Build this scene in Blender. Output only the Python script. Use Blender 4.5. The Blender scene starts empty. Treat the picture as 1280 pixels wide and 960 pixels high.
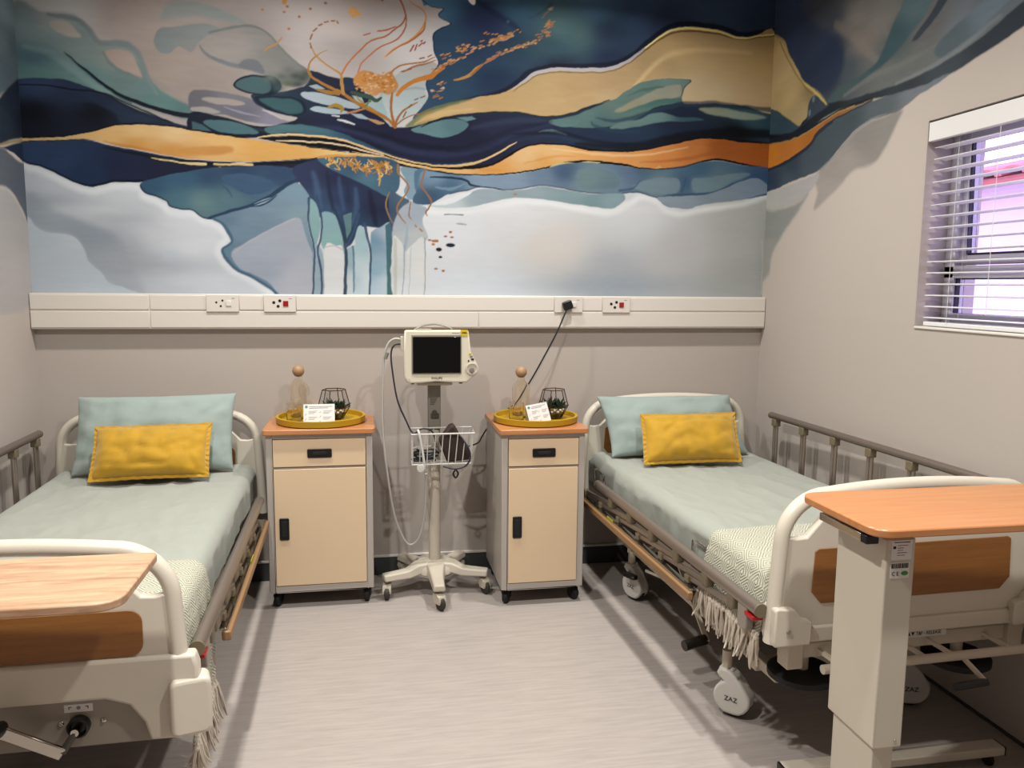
import bpy, bmesh, math, random
import numpy as np
from mathutils import Vector, Matrix, noise
random.seed(4)
scene = bpy.context.scene
COL = scene.collection
PI = math.pi
# ---------------------------------------------------------------- camera, light, exposure
CAM_POS = Vector((1.6212, -4.3298, 1.6))
yaw, pitch, roll, FPX = .1800, .1239, .0086, 1000.4
fw = Vector((math.sin(yaw)*math.cos(pitch), math.cos(yaw)*math.cos(pitch), -math.sin(pitch)))
r0 = Vector((math.cos(yaw), -math.sin(yaw), 0)); u0 = r0.cross(fw)
rt = r0*math.cos(roll)+u0*math.sin(roll); up = rt.cross(fw)
cd = bpy.data.cameras.new('camera'); cam = bpy.data.objects.new('camera', cd); COL.objects.link(cam)
cd.sensor_width = 36; cd.lens = FPX/1280*36; cd.clip_start = .02
cam.matrix_world = Matrix(((rt.x, up.x, -fw.x, CAM_POS.x), (rt.y, up.y, -fw.y, CAM_POS.y), (rt.z, up.z, -fw.z, CAM_POS.z), (0, 0, 0, 1)))
scene.camera = cam
vs = scene.view_settings
vs.view_transform = 'Standard'; vs.look = 'None'; vs.gamma = 1; vs.exposure = 0.0; vs.use_curve_mapping = False
scene.display_settings.display_device = 'sRGB'
W = bpy.data.worlds.new('sky'); scene.world = W; W.use_nodes = True
bg = W.node_tree.nodes['Background']; bg.inputs[0].default_value = (.62, .54, 1.0, 1); bg.inputs[1].default_value = 6.4
LIGHT_SPOTS = [(1.05, -.89), (2.72, -.89), (1.05, -3.0), (2.72, -3.0)]
LIGHT_POWER = [40, 38, 60, 57]
CEIL = 3.3
RW = 3.877
for i, (x, y) in enumerate(LIGHT_SPOTS):
    ld = bpy.data.lights.new('downlight_glow', 'AREA'); ld.shape = 'DISK'; ld.size = .11; ld.energy = LIGHT_POWER[i]
    ld.color = (1, .985, .915); ld.spread = 2.7
    lo = bpy.data.objects.new('downlight_glow', ld); COL.objects.link(lo); lo.location = (x, y, CEIL-.03)

# ---------------------------------------------------------------- helpers
PIGMENT = .72          # all paints and plastics sit this far below their photographed tone
def lin(h):
    c = [int(h[i:i+2], 16)/255 for i in (0, 2, 4)] if isinstance(h, str) else [k/255 for k in h]
    return tuple(PIGMENT*(v/12.92 if v <= .04045 else ((v+.055)/1.055)**2.4) for v in c)+(1,)
MATS = {}
def mat(name, col, rough=.5, metal=0, var=0, vscale=8, bump=0, bscale=60, stretch=(1, 1, 1), spec=.5, sheen=0, trans=0, ior=1.45, coat=0, alpha=1, emit=None):
    m = bpy.data.materials.new(name); m.use_nodes = True; nt = m.node_tree; N = nt.nodes; L = nt.links
    b = N['Principled BSDF']
    c = lin(col) if isinstance(col, str) else tuple(col)+(1,)
    b.inputs['Base Color'].default_value = c; b.inputs['Roughness'].default_value = rough; b.inputs['Metallic'].default_value = metal
    b.inputs['Specular IOR Level'].default_value = spec; b.inputs['IOR'].default_value = ior
    b.inputs['Transmission Weight'].default_value = trans; b.inputs['Sheen Weight'].default_value = sheen; b.inputs['Coat Weight'].default_value = coat
    if emit: b.inputs['Emission Color'].default_value = emit[0]; b.inputs['Emission Strength'].default_value = emit[1]
    tc = N.new('ShaderNodeTexCoord'); mp = N.new('ShaderNodeMapping'); mp.inputs['Scale'].default_value = stretch
    L.new(tc.outputs['Object'], mp.inputs['Vector'])
    if var:
        n = N.new('ShaderNodeTexNoise'); n.inputs['Scale'].default_value = vscale; n.inputs['Detail'].default_value = 5
        L.new(mp.outputs[0], n.inputs['Vector'])
        mx = N.new('ShaderNodeMix'); mx.data_type = 'RGBA'
        mx.inputs[6].default_value = tuple(v*(1-var) for v in c[:3])+(1,); mx.inputs[7].default_value = tuple(min(1, v*(1+var)) for v in c[:3])+(1,)
        L.new(n.outputs[0], mx.inputs[0]); L.new(mx.outputs[2], b.inputs['Base Color'])
    if bump:
        n2 = N.new('ShaderNodeTexNoise'); n2.inputs['Scale'].default_value = bscale; n2.inputs['Detail'].default_value = 4
        L.new(mp.outputs[0], n2.inputs['Vector'])
        bp = N.new('ShaderNodeBump'); bp.inputs['Strength'].default_value = bump; bp.inputs['Distance'].default_value = .01
        L.new(n2.outputs[0], bp.inputs['Height']); L.new(bp.outputs[0], b.inputs['Normal'])
    MATS[name] = m
    return m
def wood(name, dark, light, stretch, scale=3, rough=.38, knots=False, contrast=(.3, .7)):
    m = bpy.data.materials.new(name); m.use_nodes = True; nt = m.node_tree; N = nt.nodes; L = nt.links
    b = N['Principled BSDF']; b.inputs['Roughness'].default_value = rough
    tc = N.new('ShaderNodeTexCoord'); mp = N.new('ShaderNodeMapping'); mp.inputs['Scale'].default_value = stretch
    L.new(tc.outputs['Object'], mp.inputs['Vector'])
    n = N.new('ShaderNodeTexNoise'); n.inputs['Scale'].default_value = scale; n.inputs['Detail'].default_value = 8; n.inputs['Roughness'].default_value = .65
    n.inputs['Distortion'].default_value = .8 if knots else .2
    L.new(mp.outputs[0], n.inputs['Vector'])
    rp = N.new('ShaderNodeValToRGB'); e = rp.color_ramp.elements
    e[0].position = contrast[0]; e[0].color = lin(dark); e[1].position = contrast[1]; e[1].color = lin(light)
    L.new(n.outputs[0], rp.inputs[0]); L.new(rp.outputs[0], b.inputs['Base Color'])
    MATS[name] = m
    return m

class MB:
    def __init__(s): s.v = []; s.f = []; s.uv = None
    def add(s, vs_, fs):
        o = len(s.v); s.v += [tuple(p) for p in vs_]; s.f += [tuple(i+o for i in f) for f in fs]; return s
    def box(s, x0, x1, y0, y1, z0, z1):
        return s.add([(x0, y0, z0), (x1, y0, z0), (x1, y1, z0), (x0, y1, z0), (x0, y0, z1), (x1, y0, z1), (x1, y1, z1), (x0, y1, z1)],
                     [(0, 3, 2, 1), (4, 5, 6, 7), (0, 1, 5, 4), (1, 2, 6, 5), (2, 3, 7, 6), (3, 0, 4, 7)])
    def obox(s, c, size, M=None):
        hx, hy, hz = [v/2 for v in size]; t = MB().box(-hx, hx, -hy, hy, -hz, hz)
        M = M or Matrix.Identity(3); c = Vector(c)
        return s.add([M @ Vector(p)+c for p in t.v], t.f)
    def bar(s, p0, p1, w, h, upv=(0, 0, 1)):
        p0, p1 = Vector(p0), Vector(p1); d = (p1-p0); l = d.length; d.normalize()
        u = Vector(upv); r = d.cross(u)
        if r.length < 1e-4: r = d.cross(Vector((1, 0, 0)))
        r.normalize(); u = r.cross(d)
        vs_ = [p+r*(a*w/2)+u*(b*h/2) for p in (p0, p1) for a, b in ((-1, -1), (1, -1), (1, 1), (-1, 1))]
        return s.add(vs_, [(0, 3, 2, 1), (4, 5, 6, 7), (0, 1, 5, 4), (1, 2, 6, 5), (2, 3, 7, 6), (3, 0, 4, 7)])
    def cyl(s, p0, p1, r, r1=None, n=16):
        return s.tube([p0, p1], [r, r if r1 is None else r1], n)
    def tube(s, pts, r, n=8, closed=False, sx=1, sy=1, cap=True, ref=None):
        P = [Vector(p) for p in pts]; m = len(P)
        rs = r if isinstance(r, (list, tuple)) else [r]*m
        T = []
        for i in range(m):
            a = P[(i-1) % m] if (i > 0 or closed) else P[i]; b = P[(i+1) % m] if (i < m-1 or closed) else P[i]
            t = (b-a); T.append(t.normalized() if t.length > 1e-9 else Vector((0, 0, 1)))
        u = Vector(ref) if ref else (Vector((0, 0, 1)) if abs(T[0].z) < .9 else Vector((1, 0, 0)))
        vs_ = []; 
        for i in range(m):
            u = (u-T[i]*u.dot(T[i])); u.normalize(); w = T[i].cross(u)
            for k in range(n):
                a = 2*PI*k/n; vs_.append(P[i]+(u*math.cos(a)*sx+w*math.sin(a)*sy)*rs[i])
        fs = []
        for i in range(m if closed else m-1):
            j = (i+1) % m
            for k in range(n): fs.append((i*n+k, i*n+(k+1) % n, j*n+(k+1) % n, j*n+k))
        if not closed and cap: fs.append(tuple(range(n-1, -1, -1))); fs.append(tuple(range((m-1)*n, m*n)))
        return s.add(vs_, fs)
    def lathe(s, prof, n=24, c=(0, 0, 0), M=None):
        c = Vector(c); vs_ = []; fs = []; M = M or Matrix.Identity(3); m = len(prof)
        for (r, z) in prof:
            for k in range(n):
                a = 2*PI*k/n; vs_.append(M @ Vector((r*math.cos(a), r*math.sin(a), z))+c)
        for i in range(m-1):
            for k in range(n): fs.append((i*n+k, i*n+(k+1) % n, (i+1)*n+(k+1) % n, (i+1)*n+k))
        if prof[0][0] > 1e-6: fs.append(tuple(range(n-1, -1, -1)))
        if prof[-1][0] > 1e-6: fs.append(tuple(range((m-1)*n, m*n)))
        return s.add(vs_, fs)
    def prism(s, poly, a, b, axis='z'):
        n = len(poly)
        f = {'z': lambda p, q: (p[0], p[1], q), 'y': lambda p, q: (p[0], q, p[1]), 'x': lambda p, q: (q, p[0], p[1])}[axis]
        vs_ = [f(p, a) for p in poly]+[f(p, b) for p in poly]
        return s.add(vs_, [tuple(range(n-1, -1, -1)), tuple(range(n, 2*n))]+[(i, (i+1) % n, n+(i+1) % n, n+i) for i in range(n)])
    def sphere(s, c, r, n=16, m=10, sc=(1, 1, 1)):
        prof = [(max(1e-7, math.sin(PI*i/m))*r, -math.cos(PI*i/m)*r) for i in range(m+1)]
        t = MB().lathe(prof, n); c = Vector(c)
        return s.add([Vector((p[0]*sc[0], p[1]*sc[1], p[2]*sc[2]))+c for p in t.v], t.f)
    def xf(s, M):
        s.v = [tuple(M @ Vector(p)) for p in s.v]; return s
    def mesh(s, name, m, smooth=35):
        me = bpy.data.meshes.new(name); me.from_pydata(s.v, [], s.f); me.validate()
        bm = bmesh.new(); bm.from_mesh(me); bmesh.ops.remove_doubles(bm, verts=bm.verts, dist=1e-6) if s.uv is None else None
        bmesh.ops.recalc_face_normals(bm, faces=bm.faces); bm.to_mesh(me); bm.free()
        if s.uv is not None:
            ul = me.uv_layers.new(name='UVMap'); vi = np.zeros(len(me.loops), dtype=np.int32); me.loops.foreach_get('vertex_index', vi)
            ul.data.foreach_set('uv', np.asarray(s.uv, dtype=np.float32)[vi].ravel())
        if smooth:
            me.polygons.foreach_set('use_smooth', [True]*len(me.polygons)); me.set_sharp_from_angle(angle=math.radians(smooth))
        me.materials.append(MATS[m] if isinstance(m, str) else m)
        return me
    def build(s, name, m, parent=None, smooth=35, bevel=0, seg=2, label=None, loc=None, rot=None):
        o = bpy.data.objects.new(name, s.mesh(name, m, smooth)); COL.objects.link(o); o.parent = parent
        if loc: o.location = loc
        if rot: o.rotation_euler = rot
        if bevel:
            b = o.modifiers.new('Bevel', 'BEVEL'); b.width = bevel; b.segments = seg; b.limit_method = 'ANGLE'; b.angle_limit = math.radians(40); b.harden_normals = False
        if label: o['label'] = label
        return o
def inst(name, me, parent=None, loc=(0, 0, 0), rot=(0, 0, 0), scale=(1, 1, 1)):
    o = bpy.data.objects.new(name, me); COL.objects.link(o); o.parent = parent; o.location = loc; o.rotation_euler = rot; o.scale = scale
    return o
def tag(o, label, cat, group=None):
    o['label'] = label; o['category'] = cat
    if group: o['group'] = group
    return o
def thing(name, label, cat, loc=(0, 0, 0), rz=0, group=None):
    o = bpy.data.objects.new(name, None); COL.objects.link(o); o.location = loc; o.rotation_euler = (0, 0, rz); o.empty_display_size = .1
    return tag(o, label, cat, group)
def struct(o): o['kind'] = 'structure'; return o
def smoothline(pts, k=6, closed=False):
    P = [Vector(p) for p in pts]; n = len(P); out = []
    for i in range(n if closed else n-1):
        g = lambda j: P[j % n] if closed else P[max(0, min(n-1, j))]
        a, b, c, d = g(i-1), g(i), g(i+1), g(i+2)
        for q in range(k):
            t = q/k; out.append(.5*((2*b)+(c-a)*t+(2*a-5*b+4*c-d)*t*t+(3*b-a-3*c+d)*t**3))
    if not closed: out.append(P[-1])
    return out
def rrect(x0, x1, y0, y1, r, n=6):
    rs = r if isinstance(r, (list, tuple)) else [r]*4
    out = []
    for (cx, cy, a0, rr) in ((x1-rs[0], y1-rs[0], 0, rs[0]), (x0+rs[1], y1-rs[1], 90, rs[1]), (x0+rs[2], y0+rs[2], 180, rs[2]), (x1-rs[3], y0+rs[3], 270, rs[3])):
        for i in range(n+1):
            a = math.radians(a0+90*i/n); out.append((cx+rr*math.cos(a), cy+rr*math.sin(a)))
    return out
def text(body, size, m, parent, loc, rot, name='lettering', depth=.0003, align='CENTER', label=None, sx=1):
    cu = bpy.data.curves.new('t', 'FONT'); cu.body = body; cu.size = size; cu.extrude = depth; cu.align_x = align; cu.align_y = 'CENTER'; cu.resolution_u = 3
    ob = bpy.data.objects.new('t', cu); me = bpy.data.meshes.new_from_object(ob); bpy.data.objects.remove(ob); bpy.data.curves.remove(cu)
    me.name = name; me.materials.clear(); me.materials.append(MATS[m])
    o = inst(name, me, parent, loc, rot, (sx, 1, 1))
    if label: o['label'] = label
    return o
FACE = (PI/2, 0, 0)      # flat lettering turned to face the foot of the room (-Y)
# ---------------------------------------------------------------- materials
mat('wall_paint', 'C6BBB4', .75, bump=.04, bscale=120, spec=.12)
mat('ceiling_paint', 'C4BEB5', .8)  # out of view, toned down so less light bounces into the shadows
mat('wall_front_paint', '8F8780', .7)  # unseen wall coloured dark to cut bounced light and deepen the shadows
mat('trunking_white', 'E8E0D8', .35)
mat('trunking_groove', 'B9AEA2', .5)
mat('skirting_grey', '3F4346', .4)
mat('skirting_bead', 'E4DED6', .4)
mat('plastic_cream', 'E4DACB', .35)
mat('plastic_white', 'ECE7DF', .35)
mat('plastic_grey', 'A2978B', .45)
mat('black_plastic', '101010', .4)
mat('black_rubber', '17171A', .7)
mat('dark_hole', '140C0A', .8)
mat('switch_red', 'A3121C', .35)
mat('aluminium', 'A89A90', .32, .75)
mat('aluminium_dark', '8A7D74', .4, .6)
mat('knuckle_olive', '7D705A', .5)
mat('chrome', 'D8D2C8', .14, 1)
mat('bumper_tan', '9C7650', .4)
mat('frame_cream', 'D8CBB8', .4)
mat('frame_dark', '4A4540', .5)
mat('caster_white', 'E2DDD6', .4)
mat('catch_red', 'C4131B', .35)
mat('sheet', 'AAADA4', .8, var=.03, vscale=6, bump=.5, bscale=9, sheen=.15)
mat('pillowcase', 'A0AEAA', .8, var=.03, vscale=8, bump=.5, bscale=11, sheen=.15)
mat('mattress_cover', '5D6B70', .7)
mat('velvet', 'C8980A', .75, var=.3, vscale=14, bump=.15, bscale=30, sheen=.35)
mat('cabinet_grey', 'C2B9B1', .4)
mat('cabinet_cream', 'F3D6B3', .38)
mat('tray_mustard', 'C59A16', .45)
mat('glass_amber', (.985, .945, .875), .02, trans=1, ior=1.45)
mat('stopper_wood', 'B08A68', .5, var=.12, vscale=20)
mat('card_white', 'EEEAE6', .6)
mat('print_grey', '8D8796', .7)
mat('print_teal', '5E8E97', .7)
mat('print_black', '1B1B1D', .6)
mat('terrarium_metal', '4A3623', .35, .7)
mat('leaf_green', '25382A', .5, var=.3, vscale=40)
mat('soil', '3A2A1E', .9, var=.3, vscale=60)
mat('pebble', 'E3DCD0', .6, var=.1, vscale=30)
mat('monitor_cream', 'E9E1CC', .38)
mat('screen_black', '0B0C0D', .12)
mat('sticker_yellow', 'E2C21A', .5)
mat('sticker_lime', 'A9A52A', .5)
mat('monitor_grey', '8E887B', .4)
mat('stand_cream', 'D6CCBC', .4)
mat('wire_white', 'E6E2DC', .35)
mat('hose_grey', 'C5C0BA', .45)
mat('hose_white', 'DEDBD6', .4)
mat('lead_dark', '2A2C35', .45)
mat('cuff_brown', '37251F', .7, var=.2, vscale=30)
mat('label_green', '3E8B3A', .5)
mat('table_column', 'D9CFBF', .38)
mat('blind_white', 'F1EFF0', .45)
mat('window_alu', 'DAD8DC', .35)
mat('window_gasket', '2A2A33', .6)
mat('ext_pink', 'E7D3DA', .8, var=.05, vscale=2)
mat('ext_roof', 'C06A62', .7, var=.15, vscale=4)
mat('ext_leaf', '6F8A70', .7, var=.3, vscale=3)
mat('ext_trunk', '6B5A4A', .8)
mat('ext_ground', 'B9B2B5', .9)
mat('fringe', 'DDD0C0', .9, var=.1, vscale=50)
mat('mirror_pedal', '3A352F', .3, .6)
wood('wood_beech', 'C98A52', 'DDA46C', (1.2, 18, 18), 3)
wood('wood_panel', '8A5522', 'A56C30', (1.2, 20, 20), 3, .45)
wood('wood_orange', (198, 126, 74), (214, 150, 100), (1.0, 16, 16), 3, .3)
wood('wood_oak', 'A87B5C', 'DDB593', (1.0, 8, 8), 4, .45, True, (.28, .62))
def glasspane():
    m = bpy.data.materials.new('window_glass'); m.use_nodes = True; N = m.node_tree.nodes; L = m.node_tree.links
    N.remove(N['Principled BSDF']); t = N.new('ShaderNodeBsdfTransparent'); g = N.new('ShaderNodeBsdfGlossy'); g.inputs['Roughness'].default_value = .02
    x = N.new('ShaderNodeMixShader'); x.inputs[0].default_value = .06; t.inputs[0].default_value = (.96, .96, .98, 1)
    L.new(t.outputs[0], x.inputs[1]); L.new(g.outputs[0], x.inputs[2]); L.new(x.outputs[0], N['Material Output'].inputs[0]); MATS['window_glass'] = m
glasspane()
def floor_material():
    m = bpy.data.materials.new('vinyl_floor'); m.use_nodes = True; N = m.node_tree.nodes; L = m.node_tree.links
    b = N['Principled BSDF']; b.inputs['Roughness'].default_value = .42; b.inputs['Specular IOR Level'].default_value = .4
    tc = N.new('ShaderNodeTexCoord'); mp = N.new('ShaderNodeMapping'); mp.inputs['Scale'].default_value = (2.2, 26, 1); mp.inputs['Rotation'].default_value = (0, 0, .03)
    L.new(tc.outputs['Object'], mp.inputs['Vector'])
    n = N.new('ShaderNodeTexNoise'); n.inputs['Scale'].default_value = 2.2; n.inputs['Detail'].default_value = 9; n.inputs['Roughness'].default_value = .62; n.inputs['Distortion'].default_value = .5
    L.new(mp.outputs[0], n.inputs['Vector'])
    r = N.new('ShaderNodeValToRGB'); e = r.color_ramp.elements
    e[0].position = .2; e[0].color = lin('ABA19C'); e[1].position = .5; e[1].color = lin('BCB1AC'); q = e.new(.8); q.color = lin('C8BDB8')
    L.new(n.outputs[0], r.inputs[0]); L.new(r.outputs[0], b.inputs['Base Color'])
    MATS['vinyl_floor'] = m
floor_material()
def throw_material():
    m = bpy.data.materials.new('throw_weave'); m.use_nodes = True; N = m.node_tree.nodes; L = m.node_tree.links
    b = N['Principled BSDF']; b.inputs['Roughness'].default_value = .95
    uv = N.new('ShaderNodeUVMap'); sp = N.new('ShaderNodeSeparateXYZ'); L.new(uv.outputs[0], sp.inputs[0])
    def M(op, a, c=None):
        k = N.new('ShaderNodeMath'); k.operation = op
        for i, v in enumerate((a, c)):
            if v is None: continue
            if isinstance(v, (int, float)): k.inputs[i].default_value = v
            else: L.new(v, k.inputs[i])
        return k.outputs[0]
    # concentric diamonds: distance in the L1 sense folded every 9 cm / 7 cm
    pu = M('PINGPONG', sp.outputs[0], .036); pv = M('PINGPONG', sp.outputs[1], .048)
    d = M('ADD', pu, M('MULTIPLY', pv, .75))
    s = M('SINE', M('MULTIPLY', d, 2*PI/.0115))
    rp = N.new('ShaderNodeValToRGB'); e = rp.color_ramp.elements; e[0].position = .32; e[0].color = lin('A3A693'); e[1].position = .62; e[1].color = lin('D9D3C2')
    h = M('ADD', M('MULTIPLY', s, .5), .5); L.new(h, rp.inputs[0])
    n = N.new('ShaderNodeTexNoise'); n.inputs['Scale'].default_value = 300; tc = N.new('ShaderNodeTexCoord'); L.new(tc.outputs['Object'], n.inputs['Vector'])
    hh = M('ADD', h, M('MULTIPLY', n.outputs[0], .8))
    bp = N.new('ShaderNodeBump'); bp.inputs['Strength'].default_value = .45; bp.inputs['Distance'].default_value = .004; L.new(hh, bp.inputs['Height']); L.new(bp.outputs[0], b.inputs['Normal'])
    L.new(rp.outputs[0], b.inputs['Base Color']); MATS['throw_weave'] = m
throw_material()
# ---------------------------------------------------------------- the room
YF = -5.7
struct(MB().box(-.2, RW+.3, YF-.2, .2, -.1, 0).build('floor', 'vinyl_floor', smooth=0))
struct(MB().box(-.2, RW+.3, YF-.2, .2, CEIL, CEIL+.12).build('ceiling', 'ceiling_paint', smooth=0))
wall_back = struct(MB().box(-.2, RW+.3, 0, .2, 0, CEIL).build('wall_back', 'wall_paint', smooth=0))
wall_left = struct(MB().box(-.2, 0, YF, 0, 0, CEIL).build('wall_left', 'wall_paint', smooth=0))
struct(MB().box(-.2, RW+.3, YF-.2, YF, 0, CEIL).build('wall_front', 'wall_front_paint', smooth=0))
WY0, WY1, WZ0, WZ1, WT = -1.33, -2.53, 1.43, 2.272, .27
wr = MB().box(RW, RW+WT, YF, 0, 0, WZ0).box(RW, RW+WT, YF, 0, WZ1, CEIL).box(RW, RW+WT, WY0, 0, WZ0, WZ1).box(RW, RW+WT, YF, WY1, WZ0, WZ1)
wall_right = struct(wr.build('wall_right', 'wall_paint', smooth=0))
b = struct(MB().box(0, RW, -.012, 0, 0, .1).build('baseboard_back', 'skirting_grey', bevel=.003))
MB().box(0, RW, -.016, 0, .1, .114).build('bead', 'skirting_bead', b, bevel=.003)
b = struct(MB().box(0, .012, YF, -.012, 0, .1).build('baseboard_left', 'skirting_grey', bevel=.003))
MB().box(0, .016, YF, -.016, .1, .114).build('bead', 'skirting_bead', b, bevel=.003)
struct(MB().box(RW-.008, RW, YF, -.012, 0, .012).build('baseboard_right', 'skirting_grey', bevel=.002))
# downlights in the ceiling (the lamps above the frame)
dl_ring = MB().lathe([(.082, -.012), (.105, -.008), (.108, 0), (.082, 0)], 28).mesh('trim_ring', 'plastic_white')
mat('lamp_lens', 'FFF4E4', .4, emit=((1, .9, .78, 1), 6))
dl_lens = MB().lathe([(1e-6, -.004), (.082, -.004), (.082, 0), (1e-6, 0)], 28).mesh('lens', 'lamp_lens')
for i, (x, y) in enumerate(LIGHT_SPOTS):
    t = thing('downlight', ('round recessed ceiling downlight above the left bed head', 'round recessed ceiling downlight above the right bed head', 'round recessed ceiling downlight beyond the left bed foot', 'round recessed ceiling downlight beyond the right bed foot')[i], 'ceiling light', (x, y, CEIL), 0, 'ceiling downlights')
    inst('trim_ring', dl_ring, t); inst('lens', dl_lens, t)
# ---------------------------------------------------------------- window with venetian blind
win = thing('window_1', 'aluminium window', 'window'); del win['category']; del win['label']; struct(win)
fx = RW+.12
def frame(name, y0, y1, z0, z1, x, w, d, m, parent):
    return MB().box(x, x+d, y1, y1+w, z0, z1).box(x, x+d, y0-w, y0, z0, z1).box(x, x+d, y1+w, y0-w, z0, z0+w).box(x, x+d, y1+w, y0-w, z1-w, z1).build(name, m, parent, bevel=.003)
TZ = 1.665
of = frame('window_frame', WY0, WY1, WZ0+.012, WZ1, fx, .055, .055, 'window_alu', win)
MB().box(fx, fx+.055, WY1, WY0, TZ-.025, TZ+.025).box(fx, fx+.055, WY0-.7, WY0-.66, WZ0, TZ).build('mullion', 'window_alu', of, bevel=.003)
MB().box(fx+.02, fx+.026, WY1+.04, WY0-.04, WZ0+.05, TZ-.02).build('pane', 'window_glass', win, 0)
frame('gasket', WY0-.054, WY1+.054, WZ0+.062, TZ-.024, fx+.012, .006, .02, 'window_gasket', win)
# upper sash, hung at its top and pushed open outwards
sash = bpy.data.objects.new('sash', None); COL.objects.link(sash); sash.parent = win; sash.location = (fx+.012, 0, WZ1-.05); sash.rotation_euler = (0, -.03, 0)
frame('sash_frame', WY0-.05, WY1+.05, -(WZ1-.05-TZ-.03), 0, 0, .04, .04, 'window_alu', sash)
frame('gasket', WY0-.088, WY1+.088, -(WZ1-.05-TZ-.07), -.04, -.002, .006, .02, 'window_gasket', sash)
MB().box(.016, .021, WY1+.08, WY0-.08, -(WZ1-.05-TZ-.06), -.03).build('pane', 'window_glass', sash, 0)
MB().tube([(fx+.02, WY0-.06, 2.0), (fx+.09, WY0-.062, 1.86), (fx+.03, WY0-.064, 1.72)], .006).build('stay', 'window_alu', win)
MB().box(RW-.006, fx, WY1+.001, WY0-.001, WZ0+.0005, WZ0+.012).build('sill', 'plastic_white', win, bevel=.004)
bl = thing('venetian_blind', 'white horizontal slatted blind hanging in the window recess', 'blind', (RW, 0, 0))
BX = .045
MB().box(-.006, .016, WY1+.01, WY0-.012, 2.186, 2.262).build('valance', 'blind_white', bl, bevel=.003)
MB().box(.018, .07, WY1+.02, WY0-.02, 2.2, 2.25).build('head_rail', 'blind_white', bl)
prof = [(-.025+.05*i/6, .003*(1-(2*i/6-1)**2)) for i in range(7)]
sl = MB().prism([(x, z) for x, z in prof]+[(x, z-.0028) for x, z in reversed(prof)], WY1+.02, WY0-.022, 'y').mesh('slat', 'blind_white')
nz = 16; zt, zb = 2.163, 1.478
for i in range(nz): inst('slat', sl, bl, (BX, 0, zt+(zb-zt)*i/(nz-1)), (0, .06, 0))
MB().box(BX-.025, BX+.025, WY1+.02, WY0-.022, 1.444, 1.462).build('bottom_rail', 'blind_white', bl, bevel=.004)
for yy in (WY0-.16, WY0-.6, WY1+.16):
    m_ = MB()
    for dx in (-.026, .026): m_.cyl((BX+dx, yy, 1.45), (BX+dx, yy, 2.2), .0009, n=6)
    m_.build('ladder_cord', 'blind_white', bl)
MB().cyl((-.004, WY0-.39, 1.5), (.002, WY0-.385, 2.2), .0012, n=6).build('pull_cord', 'blind_white', bl)
# ---------------------------------------------------------------- outside: neighbouring house with tiled roof, tree
struct(MB().box(RW+WT, 30, -14, 16, -1.2, -1.0).build('ground', 'ext_ground', smooth=0))
hs = thing('neighbouring_house', 'pale pink rendered house with a red tiled roof seen through the window', 'house', (7.4, 0, -1))
MB().box(0, 4, -9, 9, 0, 3.62).build('wall', 'ext_pink', hs, 0)
rf = MB().add([(-.35, -9.3, 3.5), (-.35, 9.3, 3.5), (2.2, 9.3, 4.05), (2.2, -9.3, 4.05), (-.35, -9.3, 3.56), (-.35, 9.3, 3.56), (2.2, 9.3, 4.11), (2.2, -9.3, 4.11)], [(0, 1, 2, 3), (4, 7, 6, 5), (0, 4, 5, 1), (1, 5, 6, 2), (2, 6, 7, 3), (3, 7, 4, 0)]).build('roof', 'ext_roof', hs, 0)
arc = [(.14*math.cos(PI*i/8), .075*math.sin(PI*i/8)) for i in range(9)]; arc2 = [(.115*math.cos(PI*i/8), .055*math.sin(PI*i/8)) for i in range(8, -1, -1)]
tl = MB().prism([(p[0], p[1]) for p in arc+arc2], -.24, .24, 'x').mesh('roof_tile', 'ext_roof')
sl_ = math.atan2(.55, 2.55)
for r in range(4):
    for k in range(24):
        inst('roof_tile', tl, rf, (-.2+r*.42, 2.0+(k-16)*.3, 3.60+.0906*r+.004), (0, -sl_, 0))
MB().box(-.02, 0, 3.6, 4.6, 1.2, 2.4).build('window', 'window_alu', hs, bevel=.01)
def tree(loc, h, r, label):
    t = thing('tree', label, 'tree', loc)
    MB().tube([(0, 0, 0), (.05, .02, h*.4), (0, .1, h*.75)], [.16, .12, .06], 8).build('trunk', 'ext_trunk', t)
    m_ = MB(); rnd = random.Random(7)
    for i in range(900):
        d = Vector((rnd.gauss(0, 1), rnd.gauss(0, 1), rnd.gauss(0, .8))); d = d.normalized()*(rnd.random()**.4)*r
        c = Vector((0, .1, h*.85))+d; a = Vector((rnd.gauss(0, 1), rnd.gauss(0, 1), rnd.gauss(0, 1))).normalized(); b_ = a.cross(Vector((.3, .2, 1))).normalized(); s = .1+.08*rnd.random()
        m_.add([c-a*s, c+b_*s*.5, c+a*s, c-b_*s*.5], [(0, 1, 2, 3)])
    o = m_.build('foliage', 'ext_leaf', t, 0); o['kind'] = 'stuff'
tree((13.6, 5.2, -1), 4.6, 1.25, 'leafy green tree rising behind the red roof outside the window')
tree((14.0, 1.6, -1), 4.3, 1.2, 'second leafy tree further right behind the red roof outside')
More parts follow.
